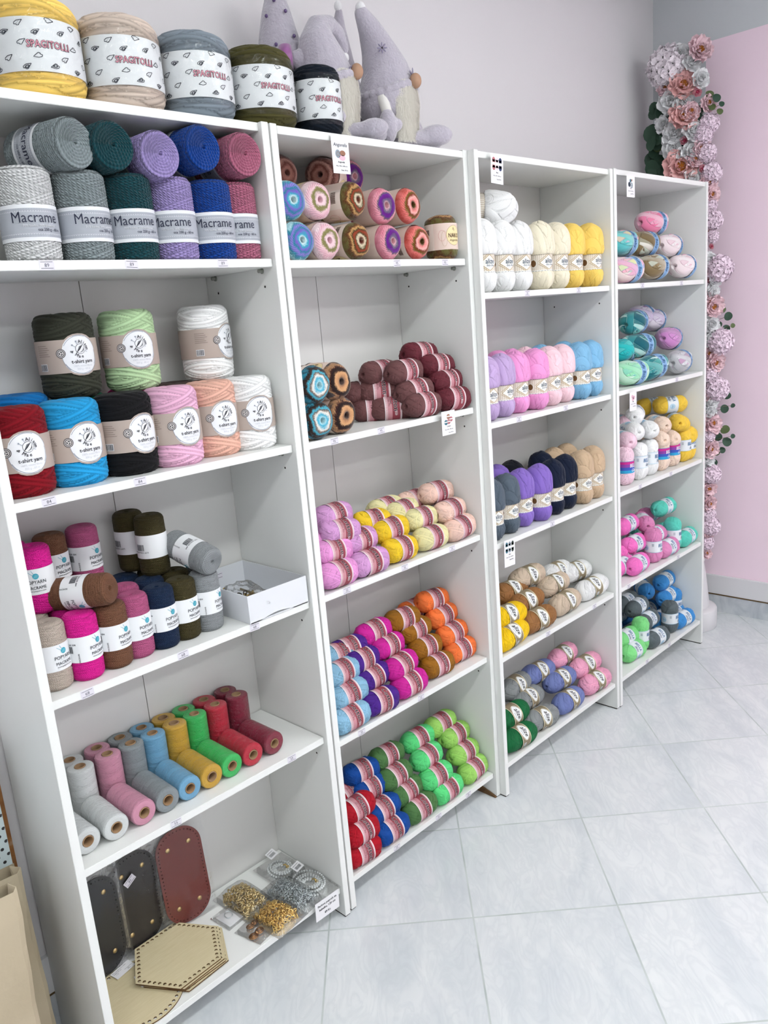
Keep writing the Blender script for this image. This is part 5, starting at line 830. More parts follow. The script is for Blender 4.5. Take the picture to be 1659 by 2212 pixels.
# ---------------------------------------------------------------- printed paper bands
def band_base(F,R,wd,m=0,a0=None,a1=None):
    a0=-PI*R if a0 is None else a0; a1=PI*R if a1 is None else a1
    F.rect(a0,-wd/2,a1,wd/2,m,0,step=.003)
def lab_cotton(R):
    F=Flat(); wd=.046; band_base(F,R,wd,0)
    for q in(-PI*R/2*0,PI*R):
        pass
    F.rect(-PI*R,-.003,PI*R,.0185,1,1,.003)                       # dark rose field
    for sgn in(-1,1): F.rect(-PI*R,sgn*wd/2,PI*R,sgn*(wd/2-.0022),2,2,.003)
    n=int(2*PI*R/.0028)
    for i in range(n):
        a=-PI*R+(i+.5)*2*PI*R/n
        for sgn in(-1,1): F.disc(a,sgn*(wd/2-.0040),.00095,.0011,2,2); 
        F.disc(a,-(wd/2-.0068),.0008,.0009,2,2)
    for off in(0,PI*R):
        F.outlined('Cotton',off,.0012,.0205,2,3,3,.0007,.012,sx=.92,sp=1.06)
        F.text('mercerized',off-.004,-.0068,.0058,3,3,.0,sx=1); F.text('100% cotton  50 g',off-.002,-.0118,.0046,3,3)
        b=off+.035; F.rect(b-.0055,.004,b+.0055,.011,2,2,.002); F.rect(b-.0048,.0047,b+.0048,.0103,1,3,.002); F.text('NGN',b,.0053,.0058,2,4,.02)
    return F.wrap('paper_band',R,[ink('c98d96'),ink('94404c'),ink('f0e6ea'),ink('1d1519')])
def lab_diva(R):
    F=Flat(); wd=.046; band_base(F,R,wd,0)
    for sgn in(-1,1): F.rect(-PI*R,sgn*wd/2,PI*R,sgn*(wd/2-.0022),1,1,.003)
    for off in(0,PI*R):
        F.disc(off-.002,0,.030,.0195,2,2,pw=1.5)
        F.ring(off-.002,0,.031,.0200,.0014,1,3,0,2*PI)
        F.text('alize',off-.002,-.0045,.024,3,4,.012,shear=.35,sx=.85); F.text('DIVA',off,-.0135,.0062,4,4,.0,shear=.3,sp=1.3)
        F.rect(off+.036,-.015,off+.048,-.003,2,2,.003)
        for k in range(5): F.rect(off+.0375+k*.0019,-.0135,off+.0385+k*.0019,-.0045,4,3)
        F.disc(off+.054,-.009,.004,.004,5,2)
    return F.wrap('paper_band',R,[ink('8d8068'),ink('e4dcc0'),ink('eef0f0'),ink('1a1a22'),ink('4a5560'),ink('3a8a93')])
def lab_best(R):
    F=Flat(); wd=.050; band_base(F,R,wd,0)
    n=int(2*PI*R/.006)
    for i in range(n): a=-PI*R+i*2*PI*R/n; F.rect(a,-wd/2+.004,a+.0030,wd/2-.003,1,1,.003)
    F.rect(-PI*R,-wd/2,PI*R,-wd/2+.004,5,1,.003)
    a=-PI*R
    while a<PI*R: F.rect(a,-wd/2+.0008,a+.006,-wd/2+.0016,3,2); a+=.0095
    a=-PI*R
    while a<PI*R: F.rect(a,wd/2-.0012,a+.004,wd/2-.0005,3,2); a+=.007
    for off in(.004,.004+PI*R):
        d=[(off-.031,0),(off,.0235),(off+.031,0),(off,-.0205)]
        F.poly([(off-.031,0),(off-.015,.0117),(off-.015,-.0102)],5,2); 
        for i in range(12):
            t0=-1+i/6;t1=t0+1/6; h=lambda t:(1-abs(t)); 
            F.add([(off+.031*t0,-.0205*h(t0)),(off+.031*t1,-.0205*h(t1)),(off+.031*t1,.0235*h(t1)),(off+.031*t0,.0235*h(t0))],[(0,1,2,3)],5,2)
        F.line(d+[d[0]],.0016,2,3)
        F.line([(off-.034,.004),(off-.006,.024)],.0012,2,3); F.line([(off-.034,-.004),(off-.004,-.022)],.0012,2,3)
        F.text('alize',off+.002,-.001,.0195,3,4,.010,sx=.9); F.text('Baby Best',off+.003,-.0085,.0078,4,4,.0,shear=.4,sx=.9)
    F.disc(-.046,-.001,.008,.010,6,3); F.ring(-.046,-.001,.0105,.0125,.0012,5,4)
    return F.wrap('paper_band',R,[ink('d9ccbb'),ink('eee7dc'),ink('b59a6a'),ink('28465f'),ink('5f7186'),ink('f1efea'),ink('6b4a2a')])
def lab_bella(R,color=False):
    F=Flat(); wd=.046; band_base(F,R,wd,0)
    if color:
        for i,m in enumerate([1,5,6,7]): F.rect(-PI*R,wd/2-(i+1)*wd/4,PI*R,wd/2-i*wd/4,m,1,.003)
    for sgn in(-1,1): F.rect(-PI*R,sgn*wd/2,PI*R,sgn*(wd/2-.0016),4,2,.003)
    for off in(0,PI*R):
        F.text('BELLA',off,-.0005,.0195,2 if color else 1,4,.014,sx=.72,shear=.1); F.text('Color' if color else 'Baby',off+.003,-.0165,.015,2 if color else 3,4,.02,shear=.5,sx=.85)
        if not color:
            F.disc(off+.040,-.004,.011,.012,4,3); F.text('100 g',off+.040,-.006,.006,1,4,.01)
            for k in range(4): F.rect(off-.044,.004+k*.003,off-.036,.0052+k*.003,3,3)
    if color: return F.wrap('paper_band',R,[ink('f0eef2'),ink('c92a8c'),ink('f6f0f6'),ink('7a8797'),ink('5aa7cf'),ink('8a3fa0'),ink('3c55b5'),ink('2f9fd0')])
    return F.wrap('paper_band',R,[ink('e6eaee'),ink('3f72a0'),ink('ffffff'),ink('7a8797'),ink('b5d5e8')])
def lab_puffy(R):
    F=Flat(); wd=.034; band_base(F,R,wd,0)
    for sgn in(-1,1): F.rect(-PI*R,sgn*wd/2,PI*R,sgn*(wd/2-.0016),1,1,.003)
    for off in(0,PI*R): F.text('Puffy Baby',off,-.007,.0225,2,3,.015,shear=.15,sx=.82)
    return F.wrap('paper_band',R,[ink('86add6'),ink('e2ecf4'),ink('35608f')])
def lab_cake(R):
    F=Flat(); wd=.068; band_base(F,R,wd,0)
    F.rect(-.10,-wd/2,-.055,wd/2,1,1,.003); F.bars(-.095,.006,.026,.014,3,2); F.rect(.06,-wd/2,.10,-wd/2+.02,4,1,.003)
    for off in(.004,):
        F.disc(off,.002,.024,.025,2,2); F.ring(off,.002,.025,.026,.0008,5,3)
        F.text('NAKO',off,-.0035,.0155,3,4,.012,sx=.85); F.text('Angorella',off,-.013,.0082,3,4,.0,shear=.4)
        F.ring(off-.002,.0155,.003,.003,.0009,3,4,-1.2,2.9); F.ring(off-.001,.0205,.0022,.0022,.0009,3,4,1.2,5.2)
        F.ring(off-.03,-.006,.008,.020,.0006,5,2); F.ring(off-.036,.002,.010,.014,.0006,6,2)
    return F.wrap('paper_band',R,[ink('e2cdc2'),ink('e9dcd2'),ink('ecd9a8'),ink('4a2618'),ink('e0b45a'),ink('b9a07a'),ink('d08a86')])
def heart(F,a,b,s,rot,m,fill=False,dots=False):
    c,d=math.cos(rot),math.sin(rot); P=[(0,-1),(.5,-.1),(.55,.55),(.3,.75),(.0,.35),(-.12,.5),(-.35,.2),(-.2,-.35),(0,-1)]
    pts=[(a+(x*c-y*d)*s,b+(x*d+y*c)*s) for x,y in P]; F.line(pts,.0011,m,2)
    if fill: F.line([((p[0]+a)/2,(p[1]+b)/2) for p in pts],.0014,m,2)
    if dots:
        for k in range(4): F.disc(a+.002*math.cos(k*1.6),b+.002*math.sin(k*1.6),.0005,.0005,m,2)
def lab_spag(R):
    F=Flat(); wd=.084; W=.105; F.rect(-W,-wd/2,W,wd/2,0,0,.004)
    rr=random.Random(3)
    for i in range(9):
        for j in range(5):
            a=-W*.9+i*W*1.8/8+rr.uniform(-.004,.004); b=-wd*.42+j*wd*.84/4+rr.uniform(-.004,.004)
            if abs(b-.001)<.013 and abs(a)<.040: continue
            if (i+j)%2: continue
            heart(F,a,b,.0086,rr.choice([1.9,1.6,-1.2,2.2]),1,(i*3+j)%3==0,(i+j*2)%3==1)
    F.outlined('SPAGITOLLI',-.004,-.0050,.0158,1,2,3,.0009,.012,sx=.84,sp=1.05)
    return F.wrap('paper_band',R,[ink('eceff1'),ink('363b46'),ink('dc93a4')])
def lab_macrame(R):
    F=Flat(); wd=.060; band_base(F,R,wd,0); F.rect(-PI*R,-.0235,PI*R,.0235,1,1,.003)
    for row in(-1,1):
        n=int(2*PI*R/.0042)
        for i in range(n):
            a=-PI*R+(i+.5)*2*PI*R/n
            for k in(0,1): 
                b=row*(.0218-k*.0034); F.line([(a-.0014,b-.0012*row),(a,b+.0010*row),(a+.0014,b-.0012*row)],.0005,0 if k else 2,2)
    for off in(.004,.004+PI*R):
        F.outlined('Macrame',off-.012,.0005,.0250,3,4,3,.0006,.010,sx=.88)
        F.text('70% bavlna, 30% polyester',off-.006,-.0068,.0056,0,5,.008,sx=.95); F.text('cca 250 g - 60 m',off+.010,-.0138,.0068,4,5,.015,sx=.95)
    return F.wrap('paper_band',R,[ink('e2e4e8'),ink('a9adb6'),ink('b8bcc6'),ink('d5d8de'),ink('33374a')])
def lab_tshirt(R):
    F=Flat(); wd=.064; band_base(F,R,wd,0); F.disc(.008,.0015,.0385,.0405,0,.4,pw=2.2)
    F.disc(.008,.0015,.0350,.0370,1,1,pw=2.3)
    for k,(t0,t1,dr) in enumerate([(.3,1.9,.0),(1.2,2.6,.0016),(2.9,4.0,.0005),(3.6,5.2,.0018),(4.6,6.0,.0),(5.7,6.5,.002)]): F.ring(.008,.0015,.0362-dr,.0382-dr,.0009,3,2,t0,t1)
    c=(.009,.0125); F.disc(*c,.0098,.0098,2,3); F.disc(*c,.0091,.0091,1,4)
    for k in range(-3,4): F.line([(c[0]-.0050+k*.0011,c[1]-.0045+k*.0010),(c[0]+.0016+k*.0012,c[1]+.0062+k*.0004)],.0005,2,5)
    for k in range(5): F.line([(c[0]-.002+k*.0019,c[1]-.0075+k*.0004),(c[0]+.0068,c[1]-.0015+k*.0016)],.0005,2,5)
    F.line([(c[0]-.015,c[1]+.008),(c[0]-.008,c[1]+.003)],.0008,3,4); F.line([(c[0]-.007,c[1]+.014),(c[0]-.004,c[1]+.008)],.0008,3,4)
    F.disc(c[0]-.015,c[1]+.008,.0015,.0015,3,4); F.disc(c[0]-.007,c[1]+.0145,.0015,.0015,3,4); F.line([(c[0]+.008,c[1]-.004),(c[0]+.013,c[1]-.006)],.0008,3,4)
    F.arctext('Alison',c[0],c[1],.0112,.0088,2,5,1.60,-.33,.016); F.arctext('Mae',c[0],c[1],.0172,.0088,2,5,4.05,.40,.016,True); F.text('&',c[0]-.0150,c[1]-.0055,.0078,2,5,.016,rot=1.2)
    F.text('t-shirt yarn',.010,-.0145,.0100,2,5,.015,sx=.95); F.text('100% mixed fibres',.010,-.0215,.0052,4,5); F.text('350 g - 60 m',.010,-.0275,.0052,4,5)
    s=(-.0285,.006); F.disc(*s,.0088,.0088,2,3); F.disc(*s,.0052,.0052,5,4); F.ring(*s,.0076,.0076,.0012,5,4)
    for k in range(3): t=k*2.094+.5; F.line([(s[0]+.0032*math.cos(t),s[1]+.0032*math.sin(t)),(s[0]+.0032*math.cos(t+1.3),s[1]+.0032*math.sin(t+1.3))],.0018,2,5)
    F.rect(-.078,-.026,-.060,-.012,1,2,.003); F.bars(-.077,-.025,.016,.012,2,3)
    for k in range(6): F.rect(-.078,.022-k*.004,-.056+(k%3)*.003,.0228-k*.004,6,2,.003)
    return F.wrap('paper_band',R,[ink('b3a49b'),ink('e9eaee'),ink('2b2c34'),ink('8f97a3'),ink('c5c9d0'),ink('cfcac8'),ink('7b6e68')])
def lab_pop(R):
    F=Flat(); wd=.052; band_base(F,R,wd,0)
    for off in(.006,):
        F.disc(off+.001,.0115,.0058,.0058,1,2)
        for k in range(4): F.line([(off-.003+k*.002,.0085),(off+.001+k*.0016,.0145)],.0004,4,3)
        F.line([(off-.012,.0205),(off-.002,.0115)],.0007,1,2); F.line([(off-.006,.0235),(off-.001,.0145)],.0007,1,2)
        F.text('POPYARN',off,-.0035,.0098,2,3,.008,sx=.86); F.rect(off-.009,-.0056,off+.009,-.0052,3,2); F.text('MACRAME',off,-.0145,.0086,2,3,.012,sx=.86); F.text('www.popyarn.com',off,-.0195,.0042,2,3,.01)
        F.bars(off-.072,-.006,.020,.014,2,2); F.text('LOT COLOR 004',off-.063,.010,.005,2,3,.02); F.text('MACRAME',off-.04,-.016,.004,2,3,.01,rot=PI/2)
    return F.wrap('paper_band',R,[ink('e9ebee'),ink('3fa3b8'),ink('3b3f46'),ink('9aa0a8'),ink('9fd5e0')])
def lab_plain(R):
    F=Flat(); F.rect(-.018,-.012,.018,.012,0,0,.003); F.bars(-.012,-.008,.022,.009,1,2); F.rect(-.014,.006,.012,.0072,1,2); return F.wrap('paper_sticker',R,[ink('dfe1e6'),ink('30323a')])
# ---------------------------------------------------------------- yarn prototypes: lists of (part name, mesh)
PROTO={}
def protos():
    rr=random.Random(7)
    for v in range(3):
        W=skein_winds(rr,.033,40,(.003,.008),.0013,50,80,.0028)
        me=wound('yarn_body',skein_prof(.126,.0330,4.2,.06,.002,.027,hole=.007),170,130,W,[Y_COT],lump=.0005,clamp=(-0.0235,0.0235,0.0337))
        if v==0: LC=lab_cotton(.0343)
        PROTO['cotton',v]=[('yarn_body',me),('paper_band',LC)]
        W=skein_winds(rr,.037,40,(.003,.009),.0013,52,82,.0028)
        me=wound('yarn_body',skein_prof(.170,.0368,3.6,.07,0,.027,hole=.007),170,140,W,[Y_COT],lump=.0006,clamp=(-0.0235,0.0235,0.037))
        if v==0: LD=lab_diva(.0376)
        PROTO['diva',v]=[('yarn_body',me),('paper_band',LD)]
        W=skein_winds(rr,.045,26,(.003,.010),.0017,66,87,.0030)
        me=wound('yarn_body',skein_prof(.205,.0468,5.0,.20,-.022,.029,z0=.1025,hole=.006),170,170,W,[Y_BABY],lump=.0007,clamp=(0.055,0.106,0.0399))
        if v==0: LB=lab_best(.0405)
        PROTO['best',v]=[('yarn_body',me),('paper_band',LB,Matrix.Translation((0,0,.0805)))]
        W=skein_winds(rr,.035,30,(.003,.009),.0015,58,84,.0024)
        pr=skein_prof(.142,.0360,4.0,.13,0,.027,hole=.006)
        me=wound('yarn_body',pr,160,130,W,[Y_BABY],lump=.0006,clamp=(-0.0235,0.0235,0.034)); me2=wound('yarn_body',pr,160,130,W,[Y_SPECK],lump=.0006,clamp=(-0.0235,0.0235,0.034))
        if v==0: LE=lab_bella(.0346); LEc=lab_bella(.0346,True)
        PROTO['bella',v]=[('yarn_body',me),('paper_band',LE)]; PROTO['color',v]=[('yarn_body',me2),('paper_band',LEc)]
    for v in range(2):
        W=skein_winds(rr,.045,30,(.007,.015),.0018,55,84,.0030)[:-5]
        pr=skein_prof(.178,.0455,2.6,.06,.02,.02)
        if v==0: LP=lab_puffy(.0462)
        for k in PUFF:
            if v==0 or k in('teal','khaki'): PROTO['puffy:'+k,v]=[('yarn_body',wound('yarn_body',pr,190,160,W,[YP[k]],lump=.0008,clamp=(0.0025,0.0375,0.0456))),('paper_band',LP,Matrix.Translation((0,0,.02)))]
            else: PROTO['puffy:'+k,v]=PROTO['puffy:'+k,0]
    pr=roll_prof(.118,.0418,.022,.0055,.026,.02)
    W=skein_winds(rr,.042,50,(.004,.009),.0014,35,75,.0012)
    LK=lab_cake(.0446)
    for k in CAKES: PROTO['cake:'+k,0]=[('yarn_body',wound('yarn_body',pr,150,130,W,[YC[k]],cap=.0030,hcap=.0004,swirl=.0045,lump=.0009,clamp=(.0245,.0935,.0440))),('paper_band',LK,Matrix.Translation((0,0,.059)))]
    # jumbo rolls
    W=roll_winds(rr,.16,80,.0070,14,.0040)+roll_winds(rr,.16,30,.0060,28,.0044)
    me=wound('yarn_body',roll_prof(.160,.0775,.026,.012,.02,.02),220,170,W,[Y_TS],clamp=(.034,.120,.0820))
    def film(R,h0,h1): m=MB(); m.rev([(R-.001,h0),(R,h0+.004),(R,h1-.004),(R-.001,h1)],48); return m.mesh('clear_film',[M_WRAP],True)
    PROTO['spag',0]=[('yarn_body',me),('paper_band',lab_spag(.0826),Matrix.Translation((0,0,.077))),('clear_film',film(.0838,.022,.138))]
    W=roll_winds(rr,.148,70,.0060,16,.0032)+roll_winds(rr,.148,26,.005,28,.0034)
    me=wound('yarn_body',roll_prof(.148,.0555,.022,.012,.02,.02),180,160,W,[Y_TS],clamp=(.030,.116,.0594))
    PROTO['spags',0]=[('yarn_body',me),('paper_band',lab_spag(.0600),Matrix.Translation((0,0,.073))),('clear_film',film(.0612,.020,.128))]
    # macrame rolls (rope)
    W=[]
    for ly,(sgn,ax) in enumerate([(1,.4),(-1,.9),(1,-.6),(-1,.2)]):
        keep=True
        for i in range(-4,38):
            if ly and rr.random()<.30: keep=not keep
            if not keep: continue
            b=math.radians(19)*sgn; W.append((math.sin(b)*math.cos(ax),math.sin(b)*math.sin(ax),math.cos(b),i*.0050*math.cos(b),.0030,1,.0030,rr.random()))
    me=wound('yarn_body',roll_prof(.153,.0440,.009,.005,.012,.015),260,250,W,[Y_ROPE],cap=.0058,hcap=.0036,clamp=(.0315,.0925,.0478))
    PROTO['macrame',0]=[('yarn_body',me),('paper_band',lab_macrame(.0484),Matrix.Translation((0,0,.062)))]
    # t-shirt yarn rolls
    W=roll_winds(rr,.160,80,.0048,14,.0030)+[(math.sin(b)*math.cos(a),math.sin(b)*math.sin(a),math.cos(b),c,.0046,1,.0032,r) for b,a,c,r in [(math.radians(s_*rr.uniform(14,24)),.5+rr.uniform(-.3,.3),rr.uniform(-.01,.165),rr.random()) for s_ in (1,-1)*26]]
    me=wound('yarn_body',roll_prof(.160,.0535,.016,.010,.02,.01),210,200,W,[Y_TS],clamp=(.039,.121,.0578))
    LT=lab_tshirt(.0584); PROTO['tshirt',0]=[('yarn_body',me),('paper_band',LT,Matrix.Translation((0,0,.080)))]
    # braided cord rolls
    W=[]
    for i in range(150):
        b=math.radians(rr.choice([-1,1])*rr.uniform(8,22)); a=.5+rr.uniform(-.3,.3); W.append((math.sin(b)*math.cos(a),math.sin(b)*math.sin(a),math.cos(b),rr.uniform(-.02,.155),.0020,1,.0016,rr.random()))
    me=wound('yarn_body',roll_prof(.134,.0310,.011,.004,.010,.03),190,210,W,[Y_POP],cap=.0032,hcap=.0014,clamp=(.0415,.0945,.0334))
    LQ=lab_pop(.0340); PROTO['pop',0]=[('yarn_body',me),('paper_band',LQ,Matrix.Translation((0,0,.068)))]
    PROTO['popd',0]=[('yarn_body',me),('paper_band',LQ,Matrix.Translation((0,0,.068))@Matrix.Rotation(PI,4,'X'))]
    # twine spools
    W=[]
    for i in range(26):
        b=math.radians(rr.choice([-1,1])*rr.uniform(5,14)); a=rr.uniform(0,6.28); w=.006; W.append((math.sin(b)*math.cos(a),math.sin(b)*math.sin(a),math.cos(b),rr.uniform(0,.115),w,2*w/.0014,.0007,rr.random()))
    pr=[(.0118,.004),(.0125,.001)]+[(.020,.0002),(.0262,.001),(.0275,.003)]+[(.0278,.003+.107*i/10) for i in range(1,11)]+[(.0275,.111),(.0262,.1135),(.020,.1145),(.0125,.114),(.0118,.110)]
    me=wound('yarn_body',pr,90,110,W,[Y_TWINE],cap=.0016,hcap=.0003)
    c=MB(); c.rev([(.0108,.002),(.0118,.001),(.0118,.1155),(.0108,.116),(.0102,.1155),(.0102,.002),(.0108,.002)],28); tube=c.mesh('cardboard_tube',[mat('cardboard','9b7c5c',.85,bump=(120,.3,.0006))],True)
    d=MB(); d.rev([(.0002,.045),(.0100,.044)],16); 
    PROTO['spool',0]=[('yarn_body',me),('cardboard_tube',tube)]
NAMES=dict(cotton=('cotton_yarn_ball','yarn ball'),diva=('satin_yarn_skein','yarn skein'),best=('baby_yarn_skein','yarn skein'),bella=('acrylic_yarn_skein','yarn skein'),color=('speckled_yarn_skein','yarn skein'),puffy=('fluffy_yarn_skein','yarn skein'),cake=('yarn_cake','yarn cake'),spag=('jumbo_yarn_roll','yarn roll'),spags=('jumbo_yarn_roll','yarn roll'),macrame=('macrame_cord_roll','cord roll'),tshirt=('tshirt_yarn_roll','yarn roll'),pop=('braided_cord_roll','cord roll'),popd=('braided_cord_roll','cord roll'),spool=('twine_spool','twine spool'))
LEN=dict(cake=.118,macrame=.153,spool=.1155,pop=.134)
def place(t):
    kind,pal,p,mode,yaw,tilt,spin,var,sc,label,group=t
    R=math.radians; T=Matrix.Translation(p); S=Matrix.Diagonal((sc,sc,sc,1)); Z=lambda a:Matrix.Rotation(R(a),4,'Z')
    if mode in('up','stand'): M=T@Z(yaw)@Matrix.Rotation(R(tilt),4,'Y')@Z(spin)@S
    elif mode=='lie':
        M=T@Z(yaw)@Matrix.Rotation(R(90+tilt),4,'Y')@Z(spin)@S
        if kind=='best': M=M@Matrix.Translation((0,0,-.10))
    elif mode=='end': M=T@Z(yaw)@Matrix.Rotation(PI/2,4,'X')@Z(spin)@S@Matrix.Translation((0,0,-LEN[kind]))
    elif mode=='dir':  # end faces -y, turned by yaw, p is the middle
        M=T@Z(yaw)@Matrix.Rotation(R(90+tilt),4,'X')@Z(spin)@S@Matrix.Translation((0,0,-LEN[kind]/2))
    nm,cat=NAMES[kind]
    o=thing(nm,label,cat,M=M,group=group)
    key=(kind+':'+pal,var if kind=='puffy' else 0) if kind in('puffy','cake') else (kind,var)
    if key not in PROTO: key=(key[0],0)
    for part in PROTO[key]:
        obj(part[0],part[1],o,M=part[2] if len(part)>2 else None,color=pal if kind not in('puffy','cake') and part[0]=='yarn_body' else None)
# ---------------------------------------------------------------- the room
def struct(name,me): o=obj(name,me); o['kind']='structure'; return o
def build_room():
    H=2.80; X1=3.265; X0=-2.6; Y0=-4.6
    yb=lambda x:.284+.0385*x           # the back wall runs very slightly away from the shelves
    # floor: marble look tiles laid diagonally
    m=mat('marble_tiles','d9dde0',.16,spec=.5); k=N(m); ob=k.obj()
    sx=k.n('ShaderNodeSeparateXYZ'); k.l(ob,sx.inputs[0]); x=sx.outputs[0]; y=sx.outputs[1]
    a=k.m('DIVIDE',k.m('SUBTRACT',x,.864),.5372); b=k.m('DIVIDE',k.m('ADD',y,.262),.5290)
    u=k.m('ADD',a,b); v=k.m('SUBTRACT',a,b)
    def edge(q): f=k.m('FRACT',k.m('ADD',q,100.0)); return k.m('MINIMUM',f,k.m('SUBTRACT',1.0,f))
    e=k.m('MINIMUM',edge(u),edge(v)); gr=k.m('LESS_THAN',e,.0060)
    cu=k.m('FLOOR',u); cv=k.m('FLOOR',v)
    cmb=k.n('ShaderNodeCombineXYZ'); k.l(k.m('ADD',k.m('MULTIPLY',u,.376),k.m('MULTIPLY',cu,3.17)),cmb.inputs[0]); k.l(k.m('ADD',k.m('MULTIPLY',v,.376),k.m('MULTIPLY',cv,5.3)),cmb.inputs[1]); k.l(k.m('MULTIPLY',k.m('ADD',cu,cv),1.7),cmb.inputs[2])
    mp=k.n('ShaderNodeMapping'); mp.inputs['Rotation'].default_value=(0,0,.5); mp.inputs['Scale'].default_value=(1,2.6,1); k.l(cmb.outputs[0],mp.inputs[0])
    n1=k.noise(7,6,mp.outputs[0],2.2); n2=k.noise(2.6,4,mp.outputs[0],1.0)
    vein=k.m('SUBTRACT',1.0,k.m('MULTIPLY',k.m('ABSOLUTE',k.m('SUBTRACT',n1,.5)),9.0),clamp=True)
    c=k.ramp(n2,[(.3,'cfd4d8'),(.55,'dde0e2'),(.8,'e4e6e7')]); c=k.mix(k.m('MULTIPLY',vein,.20),c,(*lin('b4bbc2'),1))
    gc=k.mix(k.noise(9,2,ob),(*lin('8f9a98'),1),(*lin('d5dbda'),1)); c=k.mix(gr,c,gc); k.l(c,k.b.inputs['Base Color'])
    k.l(k.m('MULTIPLY_ADD',gr,.5,.20),k.b.inputs['Roughness'])
    bu=k.n('ShaderNodeBump'); bu.inputs['Strength'].default_value=.5; bu.inputs['Distance'].default_value=.0012; k.l(k.m('SUBTRACT',1.0,gr),bu.inputs['Height']); k.l(bu.outputs['Normal'],k.b.inputs['Normal'])
    fl=MB(); fl.box((X0,Y0,-.05),(X1+.1,.6,0)); struct('floor',fl.mesh('floor',[m]))
    ce=MB(); ce.box((X0,Y0,H),(X1+.1,.6,H+.1)); struct('ceiling',ce.mesh('ceiling',[mat('ceiling_paint','e8e9ea',.9)]))
    wp=mat('wall_paint','dedbdd',.85,bump=(260,.25,.0008))
    bw=MB(); v=[(X0,yb(X0),0),(X1+.15,yb(X1+.15),0),(X1+.15,yb(X1)+.15,0),(X0,yb(X0)+.15,0)]; v=v+[(a,b,H) for a,b,_ in v]
    bw.add(v,[(0,3,2,1),(4,5,6,7),(0,1,5,4),(1,2,6,5),(2,3,7,6),(3,0,4,7)]); struct('wall_back',bw.mesh('wall_back',[wp]))
    pm=mat('two_tone_paint','e3e0e2',.85,bump=(260,.25,.0008)); k=N(pm); sx=k.n('ShaderNodeSeparateXYZ'); k.l(k.obj(),sx.inputs[0])
    pk=k.m('MULTIPLY',k.m('LESS_THAN',sx.outputs[2],2.568),k.m('LESS_THAN',sx.outputs[1],.17)); k.l(k.mix(pk,(*lin('d3d6da'),1),(*lin('ffe6f4'),1)),k.b.inputs['Base Color'])
    rw=MB(); rw.box((X1,Y0,0),(X1+.1,.46,H)); struct('wall_right',rw.mesh('wall_right',[pm]))
    lw=MB(); lw.box((X0-.1,Y0,0),(X0,.4,H)); struct('wall_left',lw.mesh('wall_left',[wp]))
    fw=MB(); fw.box((X0-.1,Y0-.1,0),(X1+.1,Y0,H)); struct('wall_front',fw.mesh('wall_front',[wp]))
    # skirting: marble tile strip with a white board above it
    tm=mat('skirting_tile','c9ced4',.2,spec=.5); k=N(tm); ob=k.obj(); n=k.noise(8,5,ob,1.6); k.l(k.ramp(n,[(.35,'b3bac2'),(.55,'cdd1d6'),(.7,'d8dadd')]),k.b.inputs['Base Color'])
    bo=mat('skirting_board','e4e3e6',.45)
    t=MB(); t.box((X1-.010,Y0,0),(X1,yb(X1)-.004,.086)); struct('trim_1',t.mesh('trim_1',[tm]))
    t=MB(); t.box((X1-.016,Y0,.093),(X1,yb(X1)-.004,.187),bev=.002); struct('baseboard_right',t.mesh('baseboard_right',[bo]))
    t=MB(); t.box((X1-.012,Y0,.0855),(X1-.002,yb(X1)-.004,.0935)); struct('trim_2',t.mesh('trim_2',[mat('glue_gap','6a5233',.9)]))
    A=Matrix.Translation((0,.284,0))@Matrix.Rotation(math.atan(.0385),4,'Z')
    t=MB(); t.box((X0,-.008,0),(3.27,-.001,.086),M=A); struct('trim_3',t.mesh('trim_3',[tm]))
    t=MB(); t.box((X0,-.011,.093),(3.27,-.001,.187),M=A); struct('baseboard_back',t.mesh('baseboard_back',[bo]))
    t=MB(); t.box((X0,-.009,.0855),(3.27,-.001,.0935),M=A); struct('trim_4',t.mesh('trim_4',[MAT['glue_gap']]))
    # ceiling lamps: white trays with opal diffusers
    em=mat('lamp_diffuser','ffffff',.5,emis=((.955,1.0,.985),LAMP)); tr=mat('lamp_tray','e9e9ea',.4)
    for i,(x,y,lx,wh) in enumerate([(-1.35,-1.50,'left','near'),(.20,-1.55,'centre','near'),(1.75,-1.55,'right','near'),(-1.0,-3.3,'left','far'),(.6,-3.3,'centre','far'),(2.45,-3.3,'right','far'),(2.50,-2.45,'right','middle')]):  # last two, at the right, are unseen lamps added to brighten the pink wall
        o=thing('ceiling_lamp',f"long white ceiling lamp with opal cover, {lx} lamp of the {wh} row",'ceiling lamp',loc=(x,y,H-.045),group='ceiling lamps')
        b=MB(); b.box((-.62,-.15,0),(.62,.15,.045),bev=.004); obj('lamp_tray',b.mesh('lamp_tray',[tr]),o)
        d=MB(); d.box((-.59,-.12,-.022),(.59,.12,-.0005),bev=.008); obj('diffuser',d.mesh('diffuser',[em],True),o)
# ---------------------------------------------------------------- bookcases
BC=[dict(x0=0,x1=.6726,y=0,e=.0109,z=[1.6589,1.2493,.8694,.5083,.0705],u=1.9330,D=.271,h=1.950,seams=[.334]),
    dict(x0=.6816,x1=1.3515,y=.0051,e=.0099,z=[1.656,1.2455,.8655,.4708,.0689],u=1.9310,D=.2709,h=1.9508,seams=[1.01]),
    dict(x0=1.3522,x1=2.0975,y=-.0179,e=.0069,z=[1.5614,1.1934,.8264,.4579,.0912],u=1.9325,D=.2728,h=1.9503,seams=[1.725,1.60]),
    dict(x0=2.1008,x1=2.8538,y=-.0201,e=.0052,z=[1.5643,1.1974,.8291,.4607,.0961],u=1.9350,D=.279,h=1.9528,seams=[2.47])]
BLAB=['leftmost tall white bookcase, standing beside the paper bags','second tall white bookcase from the left, holding many cotton balls','third tall white bookcase from the left, with upright baby yarn','rightmost tall white bookcase, beside the flower garland']
